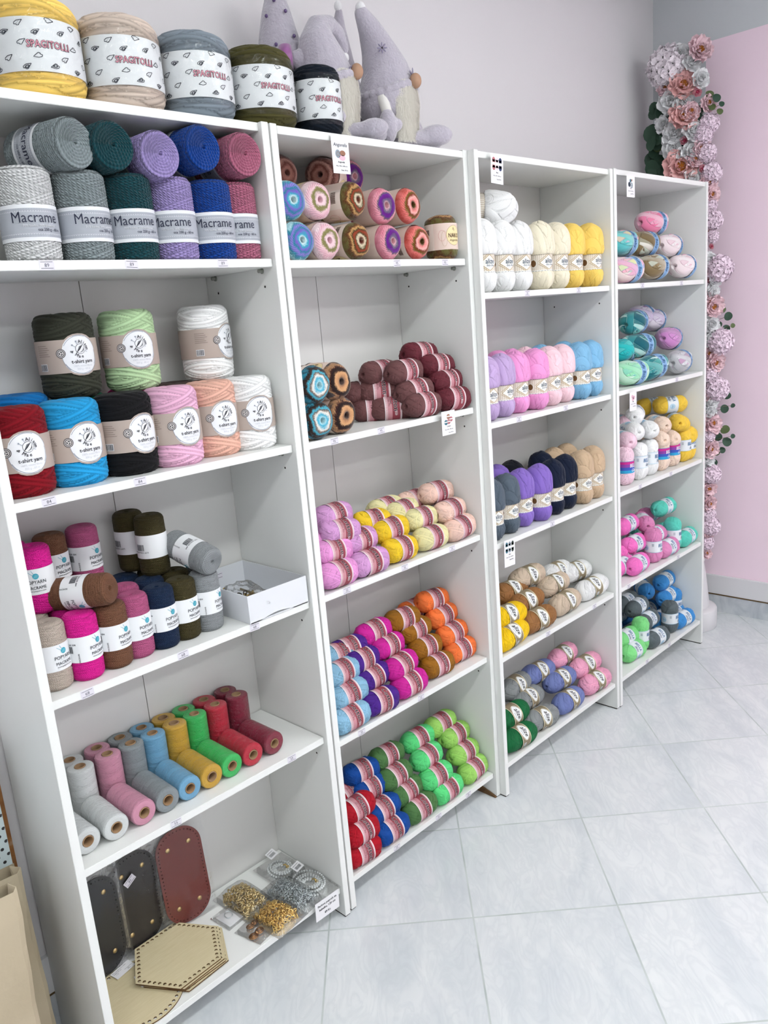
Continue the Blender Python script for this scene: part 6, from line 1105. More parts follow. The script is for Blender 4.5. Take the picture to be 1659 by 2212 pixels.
def build_bookcases():
    t=.018
    for i,b in enumerate(BC):
        x0,x1,y,e,D,h=b['x0'],b['x1'],b['y'],b['e'],b['D'],b['h']
        o=thing('bookcase',BLAB[i],'bookcase',loc=(x0,y,0),group='white bookcases along the wall')
        W=x1-x0
        for s in(0,1):
            m=MB(); xa=0 if s==0 else W-t; m.box((xa,0,.004),(xa+t,D,h),0,bev=.0008)
            xi=t+.0004 if s==0 else W-t-.0004; sg=1 if s==0 else -1
            for z in b['z'][:-1]:
                for dz in(-.039,) if i<3 else (): 
                    for yy in(.047,.227):
                        M_=Matrix.Translation((xi,yy,z+dz))@Matrix.Rotation(PI/2,4,'Y'); m.rev([(.0001,0),(.0027,0)],12,1,M_)
            if s==0 and i==0: m.rev([(.0001,0),(.004,0)],12,1,Matrix.Translation((-.0004,.075,.10))@Matrix.Rotation(PI/2,4,'Y'))
            m.box((xa+.001,.003,0),(xa+t-.001,D-.003,.004),2)
            obj('side_panel',m.mesh('side_panel',[M_LAM,M_HOLE,M_DARK]),o)
        if i==1:
            m=MB(); v=[(0,.002,0),(.007,.002,0),(.007,.135,0),(0,.135,0),(0,.004,.005),(.006,.004,.005),(.005,.10,.034),(0,.10,.034),(.0,.135,.024),(.004,.135,.024)]
            m.add(v,[(0,3,2,1),(0,1,5,4),(4,5,6,7),(7,6,9,8),(8,9,2,3),(1,2,9,6,5),(0,4,7,8,3)],0,Matrix.Translation((W-t-.0060,0,.001)))
            obj('swollen_chipboard',m.mesh('swollen_chipboard',[mat('raw_chipboard','6b4e30',.95,bump=(260,1,.003))]),o,label='torn brown chipboard at the foot of the panel')
        ys=e-.0 if i<2 else e
        m=MB(); m.box((t+.0004,.0 if i in(1,) else ys,b['u']),(W-t-.0004,D-.004,b['u']+.0165),bev=.0008); obj('top_board',m.mesh('top_board',[M_LAM]),o)
        b['sh']=[]
        for k,z in enumerate(b['z']):
            m=MB(); m.box((t+.0008,ys,z),(W-t-.0016,D-.004,z+.0170),bev=.0010); sh=obj('shelf',m.mesh('shelf',[M_LAM]),o); b['sh'].append(sh)
            if k<4 and i<2:
                for yy in(.051,.231):
                    for xx,sg in((W-t,-1),(t,1)):
                        p=MB(); p.tube([(xx,yy,z-.0052),(xx+sg*.011,yy,z-.0052)],.0042,10); p.tube([(xx,yy,z-.0052),(xx+sg*.002,yy,z-.0052)],.0060,10); obj('shelf_pin',p.mesh('shelf_pin',[M_PIN],True),sh)
        xs=[0]+[q-x0 for q in sorted(b['seams'])]+[W]
        for a,c in zip(xs,xs[1:]):
            m=MB(); m.box((a+.001,D+.0005,.05),(c-.0010,D+.0035,h-.002)); obj('back_panel',m.mesh('back_panel',[M_LAMB]),o)
        m=MB(); m.box((.004,D+.004,.06),(W-.004,D+.0050,h-.005)); obj('back_seam_strip',m.mesh('back_seam_strip',[mat('dark_seam','7d6f66',.9)]),o)
        b['o']=o
    for u,s,x,txt in STICKERS:
        b=BC[u-1]; F=Flat(); F.rect(-.0135,-.0085,.0135,.0085,0,0,.03); F.rect(-.011,.0050,.011,.0058,1,1,.03); F.rect(-.011,-.0058,.011,-.0050,1,1,.03); F.text(txt,0,-.0032,.0090,1,1,.0)
        rot=Matrix.Rotation(random.uniform(-.06,.06),4,'Y')
        yy=b['e']
        obj('price_sticker',F.flat('price_sticker',[M_STK,ink('4b4c5c')]),b['sh'][s],M=Matrix.Translation((x-b['x0'],yy-.0004,b['z'][s]+.0085+random.uniform(-.001,.001)))@rot)
def picture_skein(F,a,b,w,h,c):
    F.rect(a-w/2,b-h/2+w/2,a+w/2,b+h/2-w/2,c,1,.05); F.disc(a,b+h/2-w/2,w/2,w/2,c,1); F.disc(a,b-h/2+w/2,w/2,w/2,c,1); F.rect(a-w/2-.0005,b-h*.10,a+w/2+.0005,b+h*.10,9,2,.05)
CARDS_=CARDS
def build_cards():
    txt={'yarn cakes':'Angorella','three skeins':'Best','round skeins':'Puffy','cotton':'Cotton','dark skeins':'Diva','pink skein':'Bella'}
    cols=[ink('c9ccd2'),ink('b8727a'),ink('2b3c66'),ink('3c6f80'),ink('8a9aa5'),ink('3d4b45'),ink('e6d6de'),ink('e4b9c9'),ink('9a6d58'),ink('f3f1ee'),ink('20303f')]
    for n,u,x0,x1,zt,zb,y in CARDS:
        w=x1-x0; h=zt-zb; F=Flat(); a=0
        F.rect(-w/2,-h,w/2,.004,11,0,.1)
        if n=='yarn cakes': F.text('Angorella',0,-.020,.011,10,2,.0,shear=.2); F.disc(-.009,-.036,.008,.009,4,1); F.ring(-.009,-.036,.004,.005,.001,8,2); F.disc(.006,-.034,.009,.006,8,1); F.disc(.004,-.044,.010,.006,7,1); b=-.055
        elif n=='three skeins': [picture_skein(F,q,-.022,.013,.034,c) for q,c in((-.015,1),(0,6),(.015,2))]; b=-.046
        elif n=='dark skeins': [picture_skein(F,q,-.020,.012,.034,c) for q,c in((-.015,3),(0,4),(.015,5))]; b=-.044
        elif n=='cotton': [(F.disc(q,r,.0075,.0070,c,1),F.rect(q-.0075,r-.001,q+.0075,r+.002,9,2)) for q,r,c in((0,-.012,8),(-.011,-.027,3),(.001,-.026,1),(.011,-.020,1))]; b=-.040
        elif n=='round skeins': [F.disc(q,r,s_,s_,c,1) for q,r,s_,c in((-.010,-.028,.008,10),(.006,-.030,.009,4),(-.002,-.016,.006,3),(.007,-.014,.004,8))]; F.ring(.006,-.030,.005,.005,.001,9,2); b=-.042
        else: [F.disc(q,r,.008,.006,7,1) for q,r in((-.006,-.012),(.006,-.016),(-.002,-.022))]; b=-.032
        F.text(txt[n],0,b,.0055,10,1,.02); F.text('100 g - 550 m - 80% acryl',0,b-.008,.0036,10,1,.02,sx=.95); F.text('Cena: 95 Kc',.008,b-.017,.0042,10,1,.02)
        sh={'cotton':'on the second shelf','dark skeins':'on the third shelf','pink skein':'on the second shelf'}.get(n,'on the top board')
        o=obj('price_card',F.flat('price_card',cols+[M_PAPER]),M=Matrix.Translation(((x0+x1)/2,y-.0005,zt+.0))@Matrix.Rotation({'three skeins':.05,'dark skeins':.04}.get(n,0),4,'Y'))
        tag(o,f"white hanging price card picturing {n}, {sh} of the {['','leftmost','second','third','rightmost'][u]} bookcase",'price card','hanging price cards')
    F=Flat(); F.rect(-.040,-.026,.040,.026,11,0,.1); F.text('Perlove popruh na',.0,.010,.0085,10,1,.03); F.text('kabelku, 120 cm',.0,-.001,.0085,10,1,.03); F.text('89 Kc',.0,-.016,.0085,10,1,.03)
    o=obj('price_card',F.flat('price_card',cols+[M_PAPER]),M=Matrix.Translation((.597,-.0005,.075))@Matrix.Rotation(.03,4,'Y'))
    tag(o,'white lettered price card on the edge of the bottom shelf, below the bag of pearls','price card','hanging price cards')
# ---------------------------------------------------------------- flat plates with real holes
def plate_mesh(name,outline,holes,th,mats,bevel=0.0):
    """outline / holes in xy (metres); extruded upwards from z=0"""
    c=bpy.data.curves.new('c','CURVE'); c.dimensions='2D'; c.fill_mode='BOTH'; c.extrude=th/2; c.bevel_depth=bevel
    def sp(pts):
        s=c.splines.new('POLY'); s.points.add(len(pts)-1); s.use_cyclic_u=True
        for q,p in zip(s.points,pts): q.co=(p[0],p[1],0,1)
    sp(outline)
    for (x,y,r) in holes: sp([(x+r*math.cos(2*PI*i/14),y+r*math.sin(2*PI*i/14)) for i in range(14)])
    o=bpy.data.objects.new('c',c); COL.objects.link(o); me=bpy.data.meshes.new_from_object(o.evaluated_get(bpy.context.evaluated_depsgraph_get()))
    bpy.data.objects.remove(o); bpy.data.curves.remove(c); me.name=name
    for v in me.vertices: v.co.z+=th/2
    me.materials.clear()
    for m in mats: me.materials.append(m)
    return me
def along(pts,step,inset=0):
    """points every step along a closed polyline"""
    out=[];n=len(pts); per=sum(math.dist(pts[i],pts[(i+1)%n]) for i in range(n)); k=int(round(per/step)); st=per/k; d=0;acc=0
    for i in range(n):
        a,b=pts[i],pts[(i+1)%n]; L=math.dist(a,b)
        while d<=acc+L-1e-9 and len(out)<k:
            t=(d-acc)/L; out.append((a[0]+(b[0]-a[0])*t,a[1]+(b[1]-a[1])*t)); d+=st
        acc+=L
    return out
def rounded(w,h,r,n=10):
    P=[]
    for cx,cy,a0 in((w/2-r,h/2-r,0),(-w/2+r,h/2-r,90),(-w/2+r,-h/2+r,180),(w/2-r,-h/2+r,270)):
        for i in range(n+1): a=math.radians(a0+90*i/n); P.append((cx+r*math.cos(a),cy+r*math.sin(a)))
    return P
def build_bottom_shelf():
    z0=.0875+.0005
    wood=mat('birch_plywood','cdbf9c',.6); k=N(wood); ob=k.obj(); mp=k.n('ShaderNodeMapping'); mp.inputs['Scale'].default_value=(3,30,3); k.l(ob,mp.inputs[0]); k.l(k.ramp(k.noise(6,5,mp.outputs[0],1),[(.3,'cdbf99'),(.6,'d3c6a2'),(.8,'d8ccaa')]),k.b.inputs['Base Color'])
    edge=mat('burnt_edge','5b3d1c',.8)
    def woody(name,outl,hol,z,x,y,rz,label,grp):
        me=plate_mesh(name,outl,hol,.0030,[wood,edge])
        for p in me.polygons:
            if abs(p.normal.z)<.5: p.material_index=1
        return tag(obj(name,me,M=Matrix.Translation((x,y,z))@Matrix.Rotation(rz,4,'Z')),label,'wooden bag base',grp)
    cir=[(.104*math.cos(2*PI*i/64),.104*math.sin(2*PI*i/64)) for i in range(64)]
    woody('wooden_bag_base',cir,[(x,y,.0038) for x,y in along([(.095*math.cos(2*PI*i/64),.095*math.sin(2*PI*i/64)) for i in range(64)],.0133)],z0,.124,.118,0,'round birch plywood bag base with holes, lying under the hexagons','wooden bag bases')
    hexp=[(.112*math.cos(math.radians(60*i+2)),.112*math.sin(math.radians(60*i+2))) for i in range(6)]; hin=[(x*.915,y*.915) for x,y in hexp]
    H=[(x,y,.0038) for x,y in along(hin,.0128)]
    for i,(dx,dy,dr,lb) in enumerate([(.012,-.010,.02,'lowest of its stack of four'),(.010,-.006,-.03,'second from the bottom of the stack'),(.006,-.004,.01,'third from the bottom of the stack'),(0,0,0,'topmost of its stack, fully visible')]):
        woody('wooden_bag_base',hexp,H,z0+.0032+i*.0032,.2405+dx,.135+dy,dr,f'hexagonal birch plywood bag base with holes, {lb}','wooden bag bases')
    gold=mat('brass','e0c48a',.3,metal=1); 
    for i,(x,y,c,c2,nm_,rz,ry,lean,dz) in enumerate([(.105,.225,'17181a','3a3f40','black',.12,0,.02,0),(.213,.243,'1a110d','3f3b39','dark brown',.05,0,.02,.0),(.336,.222,'7c2a20','8e4038','reddish brown',-.10,0,.10,.0)]):
        lm=mat('leather_'+nm_,c,.40,spec=.4,bump=(200,.06,.0004),coat=.3)
        o=thing('leather_bag_base',f"{nm_} leather bag base in a clear sleeve, leaning at the back",'leather bag base',M=Matrix.Translation((x,y,z0+.003))@Matrix.Rotation(rz,4,'Z')@Matrix.Rotation(PI/2-lean,4,'X'),group='leather bag bases in sleeves')
        w,h=.122,.250; out=rounded(w,h,.055); inn=rounded(w-.014,h-.014,.048)
        me=plate_mesh('leather_plate',[(a,b+h/2) for a,b in out],[(a,b+h/2,.0017) for a,b in along(inn,.0098)],.004,[lm]); obj('leather_plate',me,o)
        me=plate_mesh('leather_backing',[(a,b+h/2) for a,b in rounded(w-.001,h-.001,.054)],[],.0008,[mat('leather_hole_shadow','120c0a',.9)]); obj('leather_backing',me,o,loc=(0,0,-.0010))  # dark sheet behind the plate, painting the shadow inside its holes
        for a,b in((-.028,.045),(.028,.045),(-.028,h-.045),(.028,h-.045)):
            m=MB(); m.rev([(.0001,.0022),(.0045,.0018),(.0060,.0008),(.0063,0)],16); obj('brass_stud',m.mesh('brass_stud',[gold],True),o,loc=(a,b,.0041))
        m=MB(); n=9; v=[];f=[]
        for i_ in range(n+1):
            for j in range(n+1): v.append(((-.5+i_/n)*(w+.024),-.001+(j/n)*(h+.016),.0075+.0022*math.sin(i_*1.7+j*.9)*math.sin(j*1.3)))
        for i_ in range(n):
            for j in range(n): q=i_*(n+1)+j; f.append((q,q+n+1,q+n+2,q+1))
        m.add(v,f); m.add([(a,b,-.002) for a,b,_ in v],[tuple(reversed(q)) for q in f]); obj('clear_sleeve',m.mesh('clear_sleeve',[M_BAG],True),o)
        if i==1:
            F=Flat(); F.rect(-.015,-.009,.015,.009,0,0,.03); F.rect(-.012,.005,.012,.006,1,1,.03); F.rect(-.012,-.006,.012,-.005,1,1,.03); F.text('89',0,-.003,.008,1,1)
            obj('price_sticker',F.flat('price_sticker',[M_STK,ink('4b4c5c')]),o,M=Matrix.Translation((-.012,h-.062,.0098))@Matrix.Rotation(.55,4,'Z')@Matrix.Rotation(-PI/2,4,'X'))
    # loose paper tags
    for i,(x,y,z,rz,w,h) in enumerate([(.135,.205,z0+.006,.2,.052,.028),(.150,.236,z0+.004,1.0,.050,.020),(.150,.140,z0+.0068,1.5,.044,.024),(.088,.232,z0+.004,.6,.050,.030)]):
        F=Flat(); F.rect(-w/2,-h/2,w/2,h/2,0,0,.1); F.text('Dno na pletenou tasku',-.004,h/2-.006,.0042,1,1); F.text('kulate 20 cm',-.012,h/2-.011,.0042,1,1); F.text('1 ks',-.016,h/2-.016,.0042,1,1); F.rect(.002,-.004,w/2-.003,-.0033,1,1,.1); F.text('35,-',.012,-.010,.006,1,1)
        lb=['white printed paper tag, largest, lying in front of the dark leather base','white printed paper tag, tucked under the others beside the hexagon','white printed paper tag, lying across the round wooden base','white printed paper tag, partly hidden by the left panel'][i]
        tag(obj('paper_tag',F.flat('paper_tag',[M_PAPER,ink('3a3c44')]),M=Matrix.Translation((x,y,z))@Matrix.Rotation(rz,4,'Z')@Matrix.Rotation(-PI/2,4,'X')),lb,'paper tag','paper tags on the bottom shelf')
    # bags of chain
    rr=random.Random(5)
    def pillow(w,l,h,lift=0):
        v=[];f=[];n=8
        for s in(1,-1):
            for i in range(n+1):
                for j in range(n+1):
                    a,b=i/n*2-1,j/n*2-1; q=h*(1-a*a)**.5*(1-b*b)**.5; v.append((a*w/2,b*l/2,(q if s>0 else .0008)+.0012*math.sin(7*a+5*b)*(1 if s>0 else 0)+lift*max(0,b)**2))
        for s in(0,1):
            o=s*(n+1)**2
            for i in range(n):
                for j in range(n): q=o+i*(n+1)+j; f.append((q,q+n+1,q+n+2,q+1) if s==0 else (q,q+1,q+n+2,q+n+1))
        return newmesh('clear_bag',v,f,[M_BAG],None,True)
    def chain(name,x,y,rz,w,l,h,c,n,R,label):
        o=thing(name,label,'bag of chain',M=Matrix.Translation((x,y,z0+.001))@Matrix.Rotation(rz,4,'Z'),group='small clear bags on the bottom shelf')
        m=MB(); 
        for i in range(n):
            a,b=rr.uniform(-1,1),rr.uniform(-1,1); hh=(1-a*a)**.5*(1-b*b*b*b)**.5*h
            M_=Matrix.Translation((a*w*.45,b*l*.45,rr.uniform(.3,1)*hh+.002))@Euler((rr.uniform(0,3),rr.uniform(0,3),rr.uniform(0,3))).to_matrix().to_4x4()
            m.torus(R*rr.uniform(.85,1.1),R*.26,M_,10,5,sq=.72)
        obj('chain',m.mesh('chain',[mat('chain_metal_'+c,c,.30,metal=1)],True),o); obj('clear_bag',pillow(w+.02,l+.03,h+.010),o)
    chain('gold_chain_bag',.478,.058,.12,.084,.095,.026,'f2cf7e',200,.0060,'clear bag of bright gold chain with a small sticker, at the shelf edge')
    chain('gold_chain_bag',.462,.168,.05,.078,.12,.026,'ecd7a4',220,.0060,'clear bag of pale gold chain, behind the bright gold one')
    chain('silver_chain_bag',.552,.088,.10,.072,.135,.022,'d6dcdf',300,.0048,'clear bag of silver chain between the gold chain and the pearls')
    # pearls
    for i,(x,y,z,r0,n,lb) in enumerate([(.608,.080,.004,.044,150,'clear bag of coiled white pearl strand with gold clasp, right front of shelf'),(.595,.185,.006,.034,90,'clear bag of white pearls behind the other pearl bag')]):
        o=thing('pearl_strand_bag',lb,'bag of pearls',M=Matrix.Translation((x,y,z0+z)),group='small clear bags on the bottom shelf')
        m=MB(); th=0; rad=.012
        for q in range(n):
            th+=.0068/rad; rad=.012+(r0-.012)*q/n; lay=.004+.005*((q//35)%2)
            m.ball((rad*math.cos(th)*.98,rad*math.sin(th)*1.25,lay),.0033,10,6)
        obj('pearl_strand',m.mesh('pearl_strand',[mat('pearl','eceff0',.18,spec=.7,coat=.6)],True),o)
        m=MB(); m.tube([(.010,.0,.010),(.014,-.006,.012),(.012,-.014,.010)],.002,8); m.torus(.004,.0012,Matrix.Translation((.012,-.016,.011)),12,6); obj('gold_clasp',m.mesh('gold_clasp',[mat('chain_metal_f2cf7e','f2cf7e',.3,metal=1)],True),o)
        obj('clear_bag',pillow(.100,.15 if i==0 else .12,.018),o)
        F=Flat(); F.rect(-.016,-.012,.016,.012,0,0,.1); F.bars(-.011,-.007,.021,.009,1,1,seed=i+3); F.rect(-.012,.006,.010,.007,1,1,.1)
        obj('barcode_label',F.flat('barcode_label',[M_PAPER,ink('3a3c44')]),o,M=Matrix.Translation((.012,.062 if i==0 else .052,.019))@Matrix.Rotation(.25,4,'Z')@Matrix.Rotation(-PI/2+.35,4,'X'))
    # bow and ring
    o=thing('bow_charm_bag','clear bag with coppery gold bow shaped bag charms','bag of charms',M=Matrix.Translation((.418,.062,z0+.001))@Matrix.Rotation(.2,4,'Z'),group='small clear bags on the bottom shelf')
    m=MB(); 
    for a,b,s in((-.012,-.012,1),(.006,.018,.8)):
        for sx in(-1,1):
            for q in range(3): m.torus(.0095*s-q*.0028*s,.0013,Matrix.Translation((a+sx*.0105*s,b,.005+q*.0016))@Matrix.Rotation(.4*sx,4,'Z'),20,6,sq=1.15)
        m.ball((a,b,.008),.0038*s,12,8,sc=(1,1.4,1))
    obj('bow_charm',m.mesh('bow_charm',[mat('rose_gold','b98a5e',.2,metal=1)],True),o); obj('clear_bag',pillow(.068,.085,.016),o)
    o=thing('ring_bag','clear bag with a thin silver ring and white backing card','bag of charms',M=Matrix.Translation((.400,.152,z0+.001))@Matrix.Rotation(.1,4,'Z'),group='small clear bags on the bottom shelf')
    m=MB(); m.box((-.022,-.028,.001),(.022,.026,.0022)); obj('backing_card',m.mesh('backing_card',[M_PAPER]),o)
    m=MB(); m.torus(.010,.0010,Matrix.Translation((.002,.004,.006))@Matrix.Rotation(.3,4,'X'),24,6); obj('silver_ring',m.mesh('silver_ring',[mat('chain_metal_d6dcdf','d6dcdf',.3,metal=1)],True),o); obj('clear_bag',pillow(.062,.075,.012),o)
def build_box():
    z0=.8870; c=mat('white_cardboard','dfe1e6',.55,bump=(30,.1,.002)); 
    o=thing('cardboard_tray','white open cardboard tray at the right end of the third shelf, torn at the front','cardboard tray',loc=(.4775,.008,z0))
    W,D,Hh=.172,.252,.066; t=.002
    m=MB(); m.box((0,0,0),(W,D,t)); m.box((0,0,t),(t,D,Hh)); m.box((W-t,0,t),(W,D,Hh)); m.box((t,D-t,t),(W-t,D,Hh)); obj('tray_body',m.mesh('tray_body',[c]),o)
    m=MB(); n=24; v=[]
    for i in range(n+1):
        x=t+(W-2*t)*i/n; b=t*0+(.007*max(0,math.sin(PI*min(1,max(0,(i-4)/14))))+.0)
        v+=[(x,0,b),(x,0,Hh),(x,t,b),(x,t,Hh)]
    f=[]
    for i in range(n):
        a=i*4; f+=[(a,a+4,a+5,a+1),(a+3,a+7,a+6,a+2),(a+1,a+5,a+7,a+3),(a,a+2,a+6,a+4)]
    m.add(v,f); obj('front_flap',m.mesh('front_flap',[c]),o)
    F=Flat(); F.rect(-.016,-.026,.016,.026,0,0,.1); F.bars(-.012,-.018,.024,.016,1,1,seed=8)
    for k in range(4): F.rect(-.013,.021-k*.005,.008+k%2*.004,.022-k*.005,1,1,.1)
    obj('barcode_label',F.flat('barcode_label',[M_STK,ink('3a3c44')]),o,M=Matrix.Translation((.060,D-t-.001,.036)))
    F=Flat(); F.rect(-.010,-.008,.010,.008,0,0,.1); F.rect(-.008,.004,.008,.005,1,1,.1); F.rect(-.008,-.005,.008,-.004,1,1,.1)
    obj('price_sticker',F.flat('price_sticker',[M_STK,ink('4b4c5c')]),o,M=Matrix.Translation((.095,D-t-.001,.046)))
    rr=random.Random(9); b=thing('fittings_bag','crinkled clear bag of brass and dark metal fittings inside the white tray','bag of fittings',loc=(.525,.085,z0+.004))
    m=MB()
    for i in range(34): m.torus(.006,.0016,Matrix.Translation((rr.uniform(-.03,.03),rr.uniform(-.05,.06),rr.uniform(.006,.046)))@Euler((rr.uniform(0,3),rr.uniform(0,3),0)).to_matrix().to_4x4(),12,6,m=i%2,sq=.8)
    for i in range(10): m.tube([(rr.uniform(-.02,.05),rr.uniform(-.06,.05),.008+rr.random()*.03),(rr.uniform(-.02,.05),rr.uniform(-.06,.05),.012+rr.random()*.03)],.0028,8,m=0)
    obj('metal_fittings',m.mesh('metal_fittings',[mat('old_brass','a8925e',.25,metal=1),mat('dark_steel','4a4440',.3,metal=1)],True),b)
    bm=bmesh.new(); bmesh.ops.create_icosphere(bm,subdivisions=4,radius=1)
    for v in bm.verts:
        q=v.co; k=1+.10*math.sin(9*q.x+3)*math.sin(8*q.y)+.08*math.sin(14*q.z+5*q.x); v.co=Vector((max(-.046,q.x*.042*k),q.y*.072*k,max(.0,.030+q.z*.036*k)))
    m=MB(); m.bm(bm); obj('clear_bag',m.mesh('clear_bag',[M_BAG],True),b)
# ---------------------------------------------------------------- plush gnomes
def remesh(name,blobs,mat_,vox=.006,smooth=4):
    """blobs: list of (centre,radius,scale,rotation) or ('tube',pts,radii) merged into one soft surface"""
    m=MB()
    for b in blobs:
        if b[0]=='tube': 
            m.tube(b[1],b[2],14)
            for p,r in((b[1][0],b[2][0]),(b[1][-1],b[2][-1])): m.ball(p,r*.99,14,10)
        else: m.ball((0,0,0),b[1],20,14,sc=b[2],M=Matrix.Translation(b[0])@(Euler(b[3]).to_matrix().to_4x4() if len(b)>3 else Matrix.Identity(4)))
    me=m.mesh(name,[mat_],True); o=bpy.data.objects.new('tmp',me); COL.objects.link(o)
    r=o.modifiers.new('r','REMESH'); r.mode='VOXEL'; r.voxel_size=vox; r.use_smooth_shade=True
    s=o.modifiers.new('s','SMOOTH'); s.iterations=smooth; s.factor=.6
    out=bpy.data.meshes.new_from_object(o.evaluated_get(bpy.context.evaluated_depsgraph_get())); bpy.data.objects.remove(o); out.name=name
    out.polygons.foreach_set('use_smooth',np.ones(len(out.polygons),dtype=bool)); return out
def fur_mesh(name,shape,n,length,mat_,seed,droop=.6,w=.0012):
    """many thin tapering tufts on an ellipsoid like front (shape(u,v)->point,normal)"""
    rr=random.Random(seed); v=[];f=[]
    for i in range(n):
        p,nn=shape(rr.random(),rr.random()); p=Vector(p); nn=Vector(nn).normalized()
        d=(nn*.35+Vector((rr.uniform(-.25,.25),rr.uniform(-.25,.1),-droop))).normalized(); L=length*rr.uniform(.6,1.2); s=d.cross(nn)
        if s.length<1e-4: s=Vector((1,0,0))
        s=s.normalized()*w*rr.uniform(.7,1.4); o=len(v)
        v+=[p-s,p+s,p+d*L*.55+nn*L*.08+s*.7,p+d*L*.55+nn*L*.08-s*.7,p+d*L+nn*L*.02]
        f+=[(o,o+1,o+2,o+3),(o+3,o+2,o+4)]
    return newmesh(name,v,f,[mat_],None,True)
def build_gnomes():
    lil=mat('lilac_plush','9a8fae',.95,sheen=.9,spec=.1,bump=(170,.9,.0035)); N(lil)
    k=N(lil); nz=k.noise(30,3,k.obj()); k.l(k.mix(nz,(*lin('a9a2b0'),1),(*lin('c2bcc7'),1)),k.b.inputs['Base Color'])
    cream=None; fur=mat('beard_fur','f7f4ee',.9); nt=fur.node_tree; bs=nt.nodes['Principled BSDF']; bs.inputs['Sheen Weight'].default_value=.3; tl=nt.nodes.new('ShaderNodeBsdfTranslucent'); tl.inputs[0].default_value=(.95,.93,.88,1); mx=nt.nodes.new('ShaderNodeMixShader'); mx.inputs[0].default_value=.5; nt.links.new(bs.outputs[0],mx.inputs[1]); nt.links.new(tl.outputs[0],mx.inputs[2]); nt.links.new(mx.outputs[0],nt.nodes['Material Output'].inputs[0])
    cream=mat('cream_fur','f4f1ea',.9,sheen=.6,spec=.1); white=mat('white_felt','dfdcd8',.95,sheen=.3); skin=mat('tan_nose','b08a70',.7,sss=0); rib=mat('purple_ribbon','9a5a97',.35,sheen=.5); but=mat('purple_bead','5f4a78',.3); sil=mat('silver_charm','8f88a0',.35,metal=.4); dk=mat('dark_bead','2a2230',.3)
    G=dict(a=dict(loc=(1.165,.108,1.9505),yaw=14,hat='lean'),b=dict(loc=(.962,.122,1.9505),yaw=26,hat='fold'),c=dict(loc=(1.140,.242,1.9505),yaw=20,hat='tall'),d=dict(loc=(.908,.212,1.9505),yaw=-32,hat='bow'))
    LB=dict(a='lilac plush gnome with white beard, rightmost, feet over the shelf edge, daisy charm on hat',b='lilac plush gnome whose folded hat ends in a white pompom, behind navy yarn roll',c='lilac plush gnome squeezed in behind the two bearded ones against the wall',d='lilac plush gnome with purple ribbon bow on its hat, half hidden behind yarn rolls')
    for key,g in G.items():
        o=thing('plush_gnome',LB[key],'plush gnome',M=Matrix.Translation(g['loc'])@Matrix.Rotation(math.radians(g['yaw']),4,'Z'),group='plush gnomes on top of the bookcases')
        s=1.0
        if key=='c': o.scale=(.80,.80,1.04)
        obj('body',remesh('body',[((0,.012,.062),.062,(1.0,.92,1.0)),((0,.010,.115),.050,(1,.9,1.1))],white if key!='d' else lil,.006),o)
        # legs with big feet pointing forward
        if key!='d':
            for sx in(-1,1):
                k=.84 if key!='a' else 1; ph={'a':.80,'b':.35}.get(key,.3)+.12*sx; dx,dy=math.sin(ph),-math.cos(ph)
                x0_,y0_=sx*.026*math.cos(ph)+(.012 if key=='a' else 0),sx*.026*math.sin(ph)-.020
                P=[(x0_+dx*q,y0_+dy*q,.024) for q in(0,.040,.070)]
                obj('leg',remesh('leg',[('tube',P,[.023*k,.020*k,.020*k]),((x0_+dx*.092,y0_+dy*.092,.029*k),.029*k,(.88,1.55,.92),(0,0,ph))],lil,.005),o)
            for sx in(-1,1):
                a=remesh('arm',[('tube',[(sx*.062,-.014,.128),(sx*.068,-.028,.098),(sx*.070,-.034,.080)],[.014,.014,.014])],white,.005)
                ao=obj('arm',a,o)
                obj('mitten',remesh('mitten',[((sx*.072,-.036,.046),.031,(.80,.74,1.35)),((sx*.052,-.052,.050),.014,(1,1,1.1))],lil,.005),ao)
        if key in('a','b'):
            def shp(u,v):
                a=(u-.5)*2.3; z=.158-.140*v; r=.056*(1-.30*abs(v-.30)); x=math.sin(a)*r*1.0; y=-.030-math.cos(a)*r*.88
                return (x,y,z),(math.sin(a),-math.cos(a),.1)
            b=remesh('beard',[((0,-.034,.104),.054,(1.0,.80,1.15)),((0,-.040,.056),.044,(1.0,.80,1.05)),((0,-.044,.026),.026,(1.0,.8,.8))],cream,.006)
            bo=obj('beard',b,o); obj('beard_fur',fur_mesh('beard_fur',shp,11000,.013,fur,3,.9,.0007),bo)
        if key in('a','b','c'):
            m=MB(); m.ball((0,0,0),.0165,20,14,sc=(1,.9,1.08)); obj('nose',m.mesh('nose',[skin],True),o,loc=(0,-.084,.154))
        # hat
        if key=='a': tip=[(0,0,.120),(0,-.002,.160),(-.006,.0,.20),(-.024,.006,.245),(-.052,.010,.285),(-.078,.012,.308)]; rad=[.080,.073,.060,.043,.029,.019]
        elif key=='b': tip=[(0,0,.120),(-.002,.0,.160),(-.008,.002,.20),(-.014,.004,.232),(-.006,.0,.262),(.024,-.012,.272),(.052,-.024,.258),(.068,-.030,.230)]; rad=[.077,.071,.058,.046,.030,.0235,.020,.015]
        elif key=='c': tip=[(0,0,.12),(0,0,.17),(0,0,.22),(.0,0,.27),(.006,0,.32),(-.004,-.01,.345)]; rad=[.072,.062,.048,.036,.022,.013]
        else: tip=[(0,0,.13),(0,0,.17),(0,0,.21),(0,0,.26),(0,0,.31),(0,0,.35)]; rad=[.066,.064,.058,.048,.036,.022]
        hat=obj('hat',remesh('hat',[('tube',tip,rad)],lil,.005,3),o)
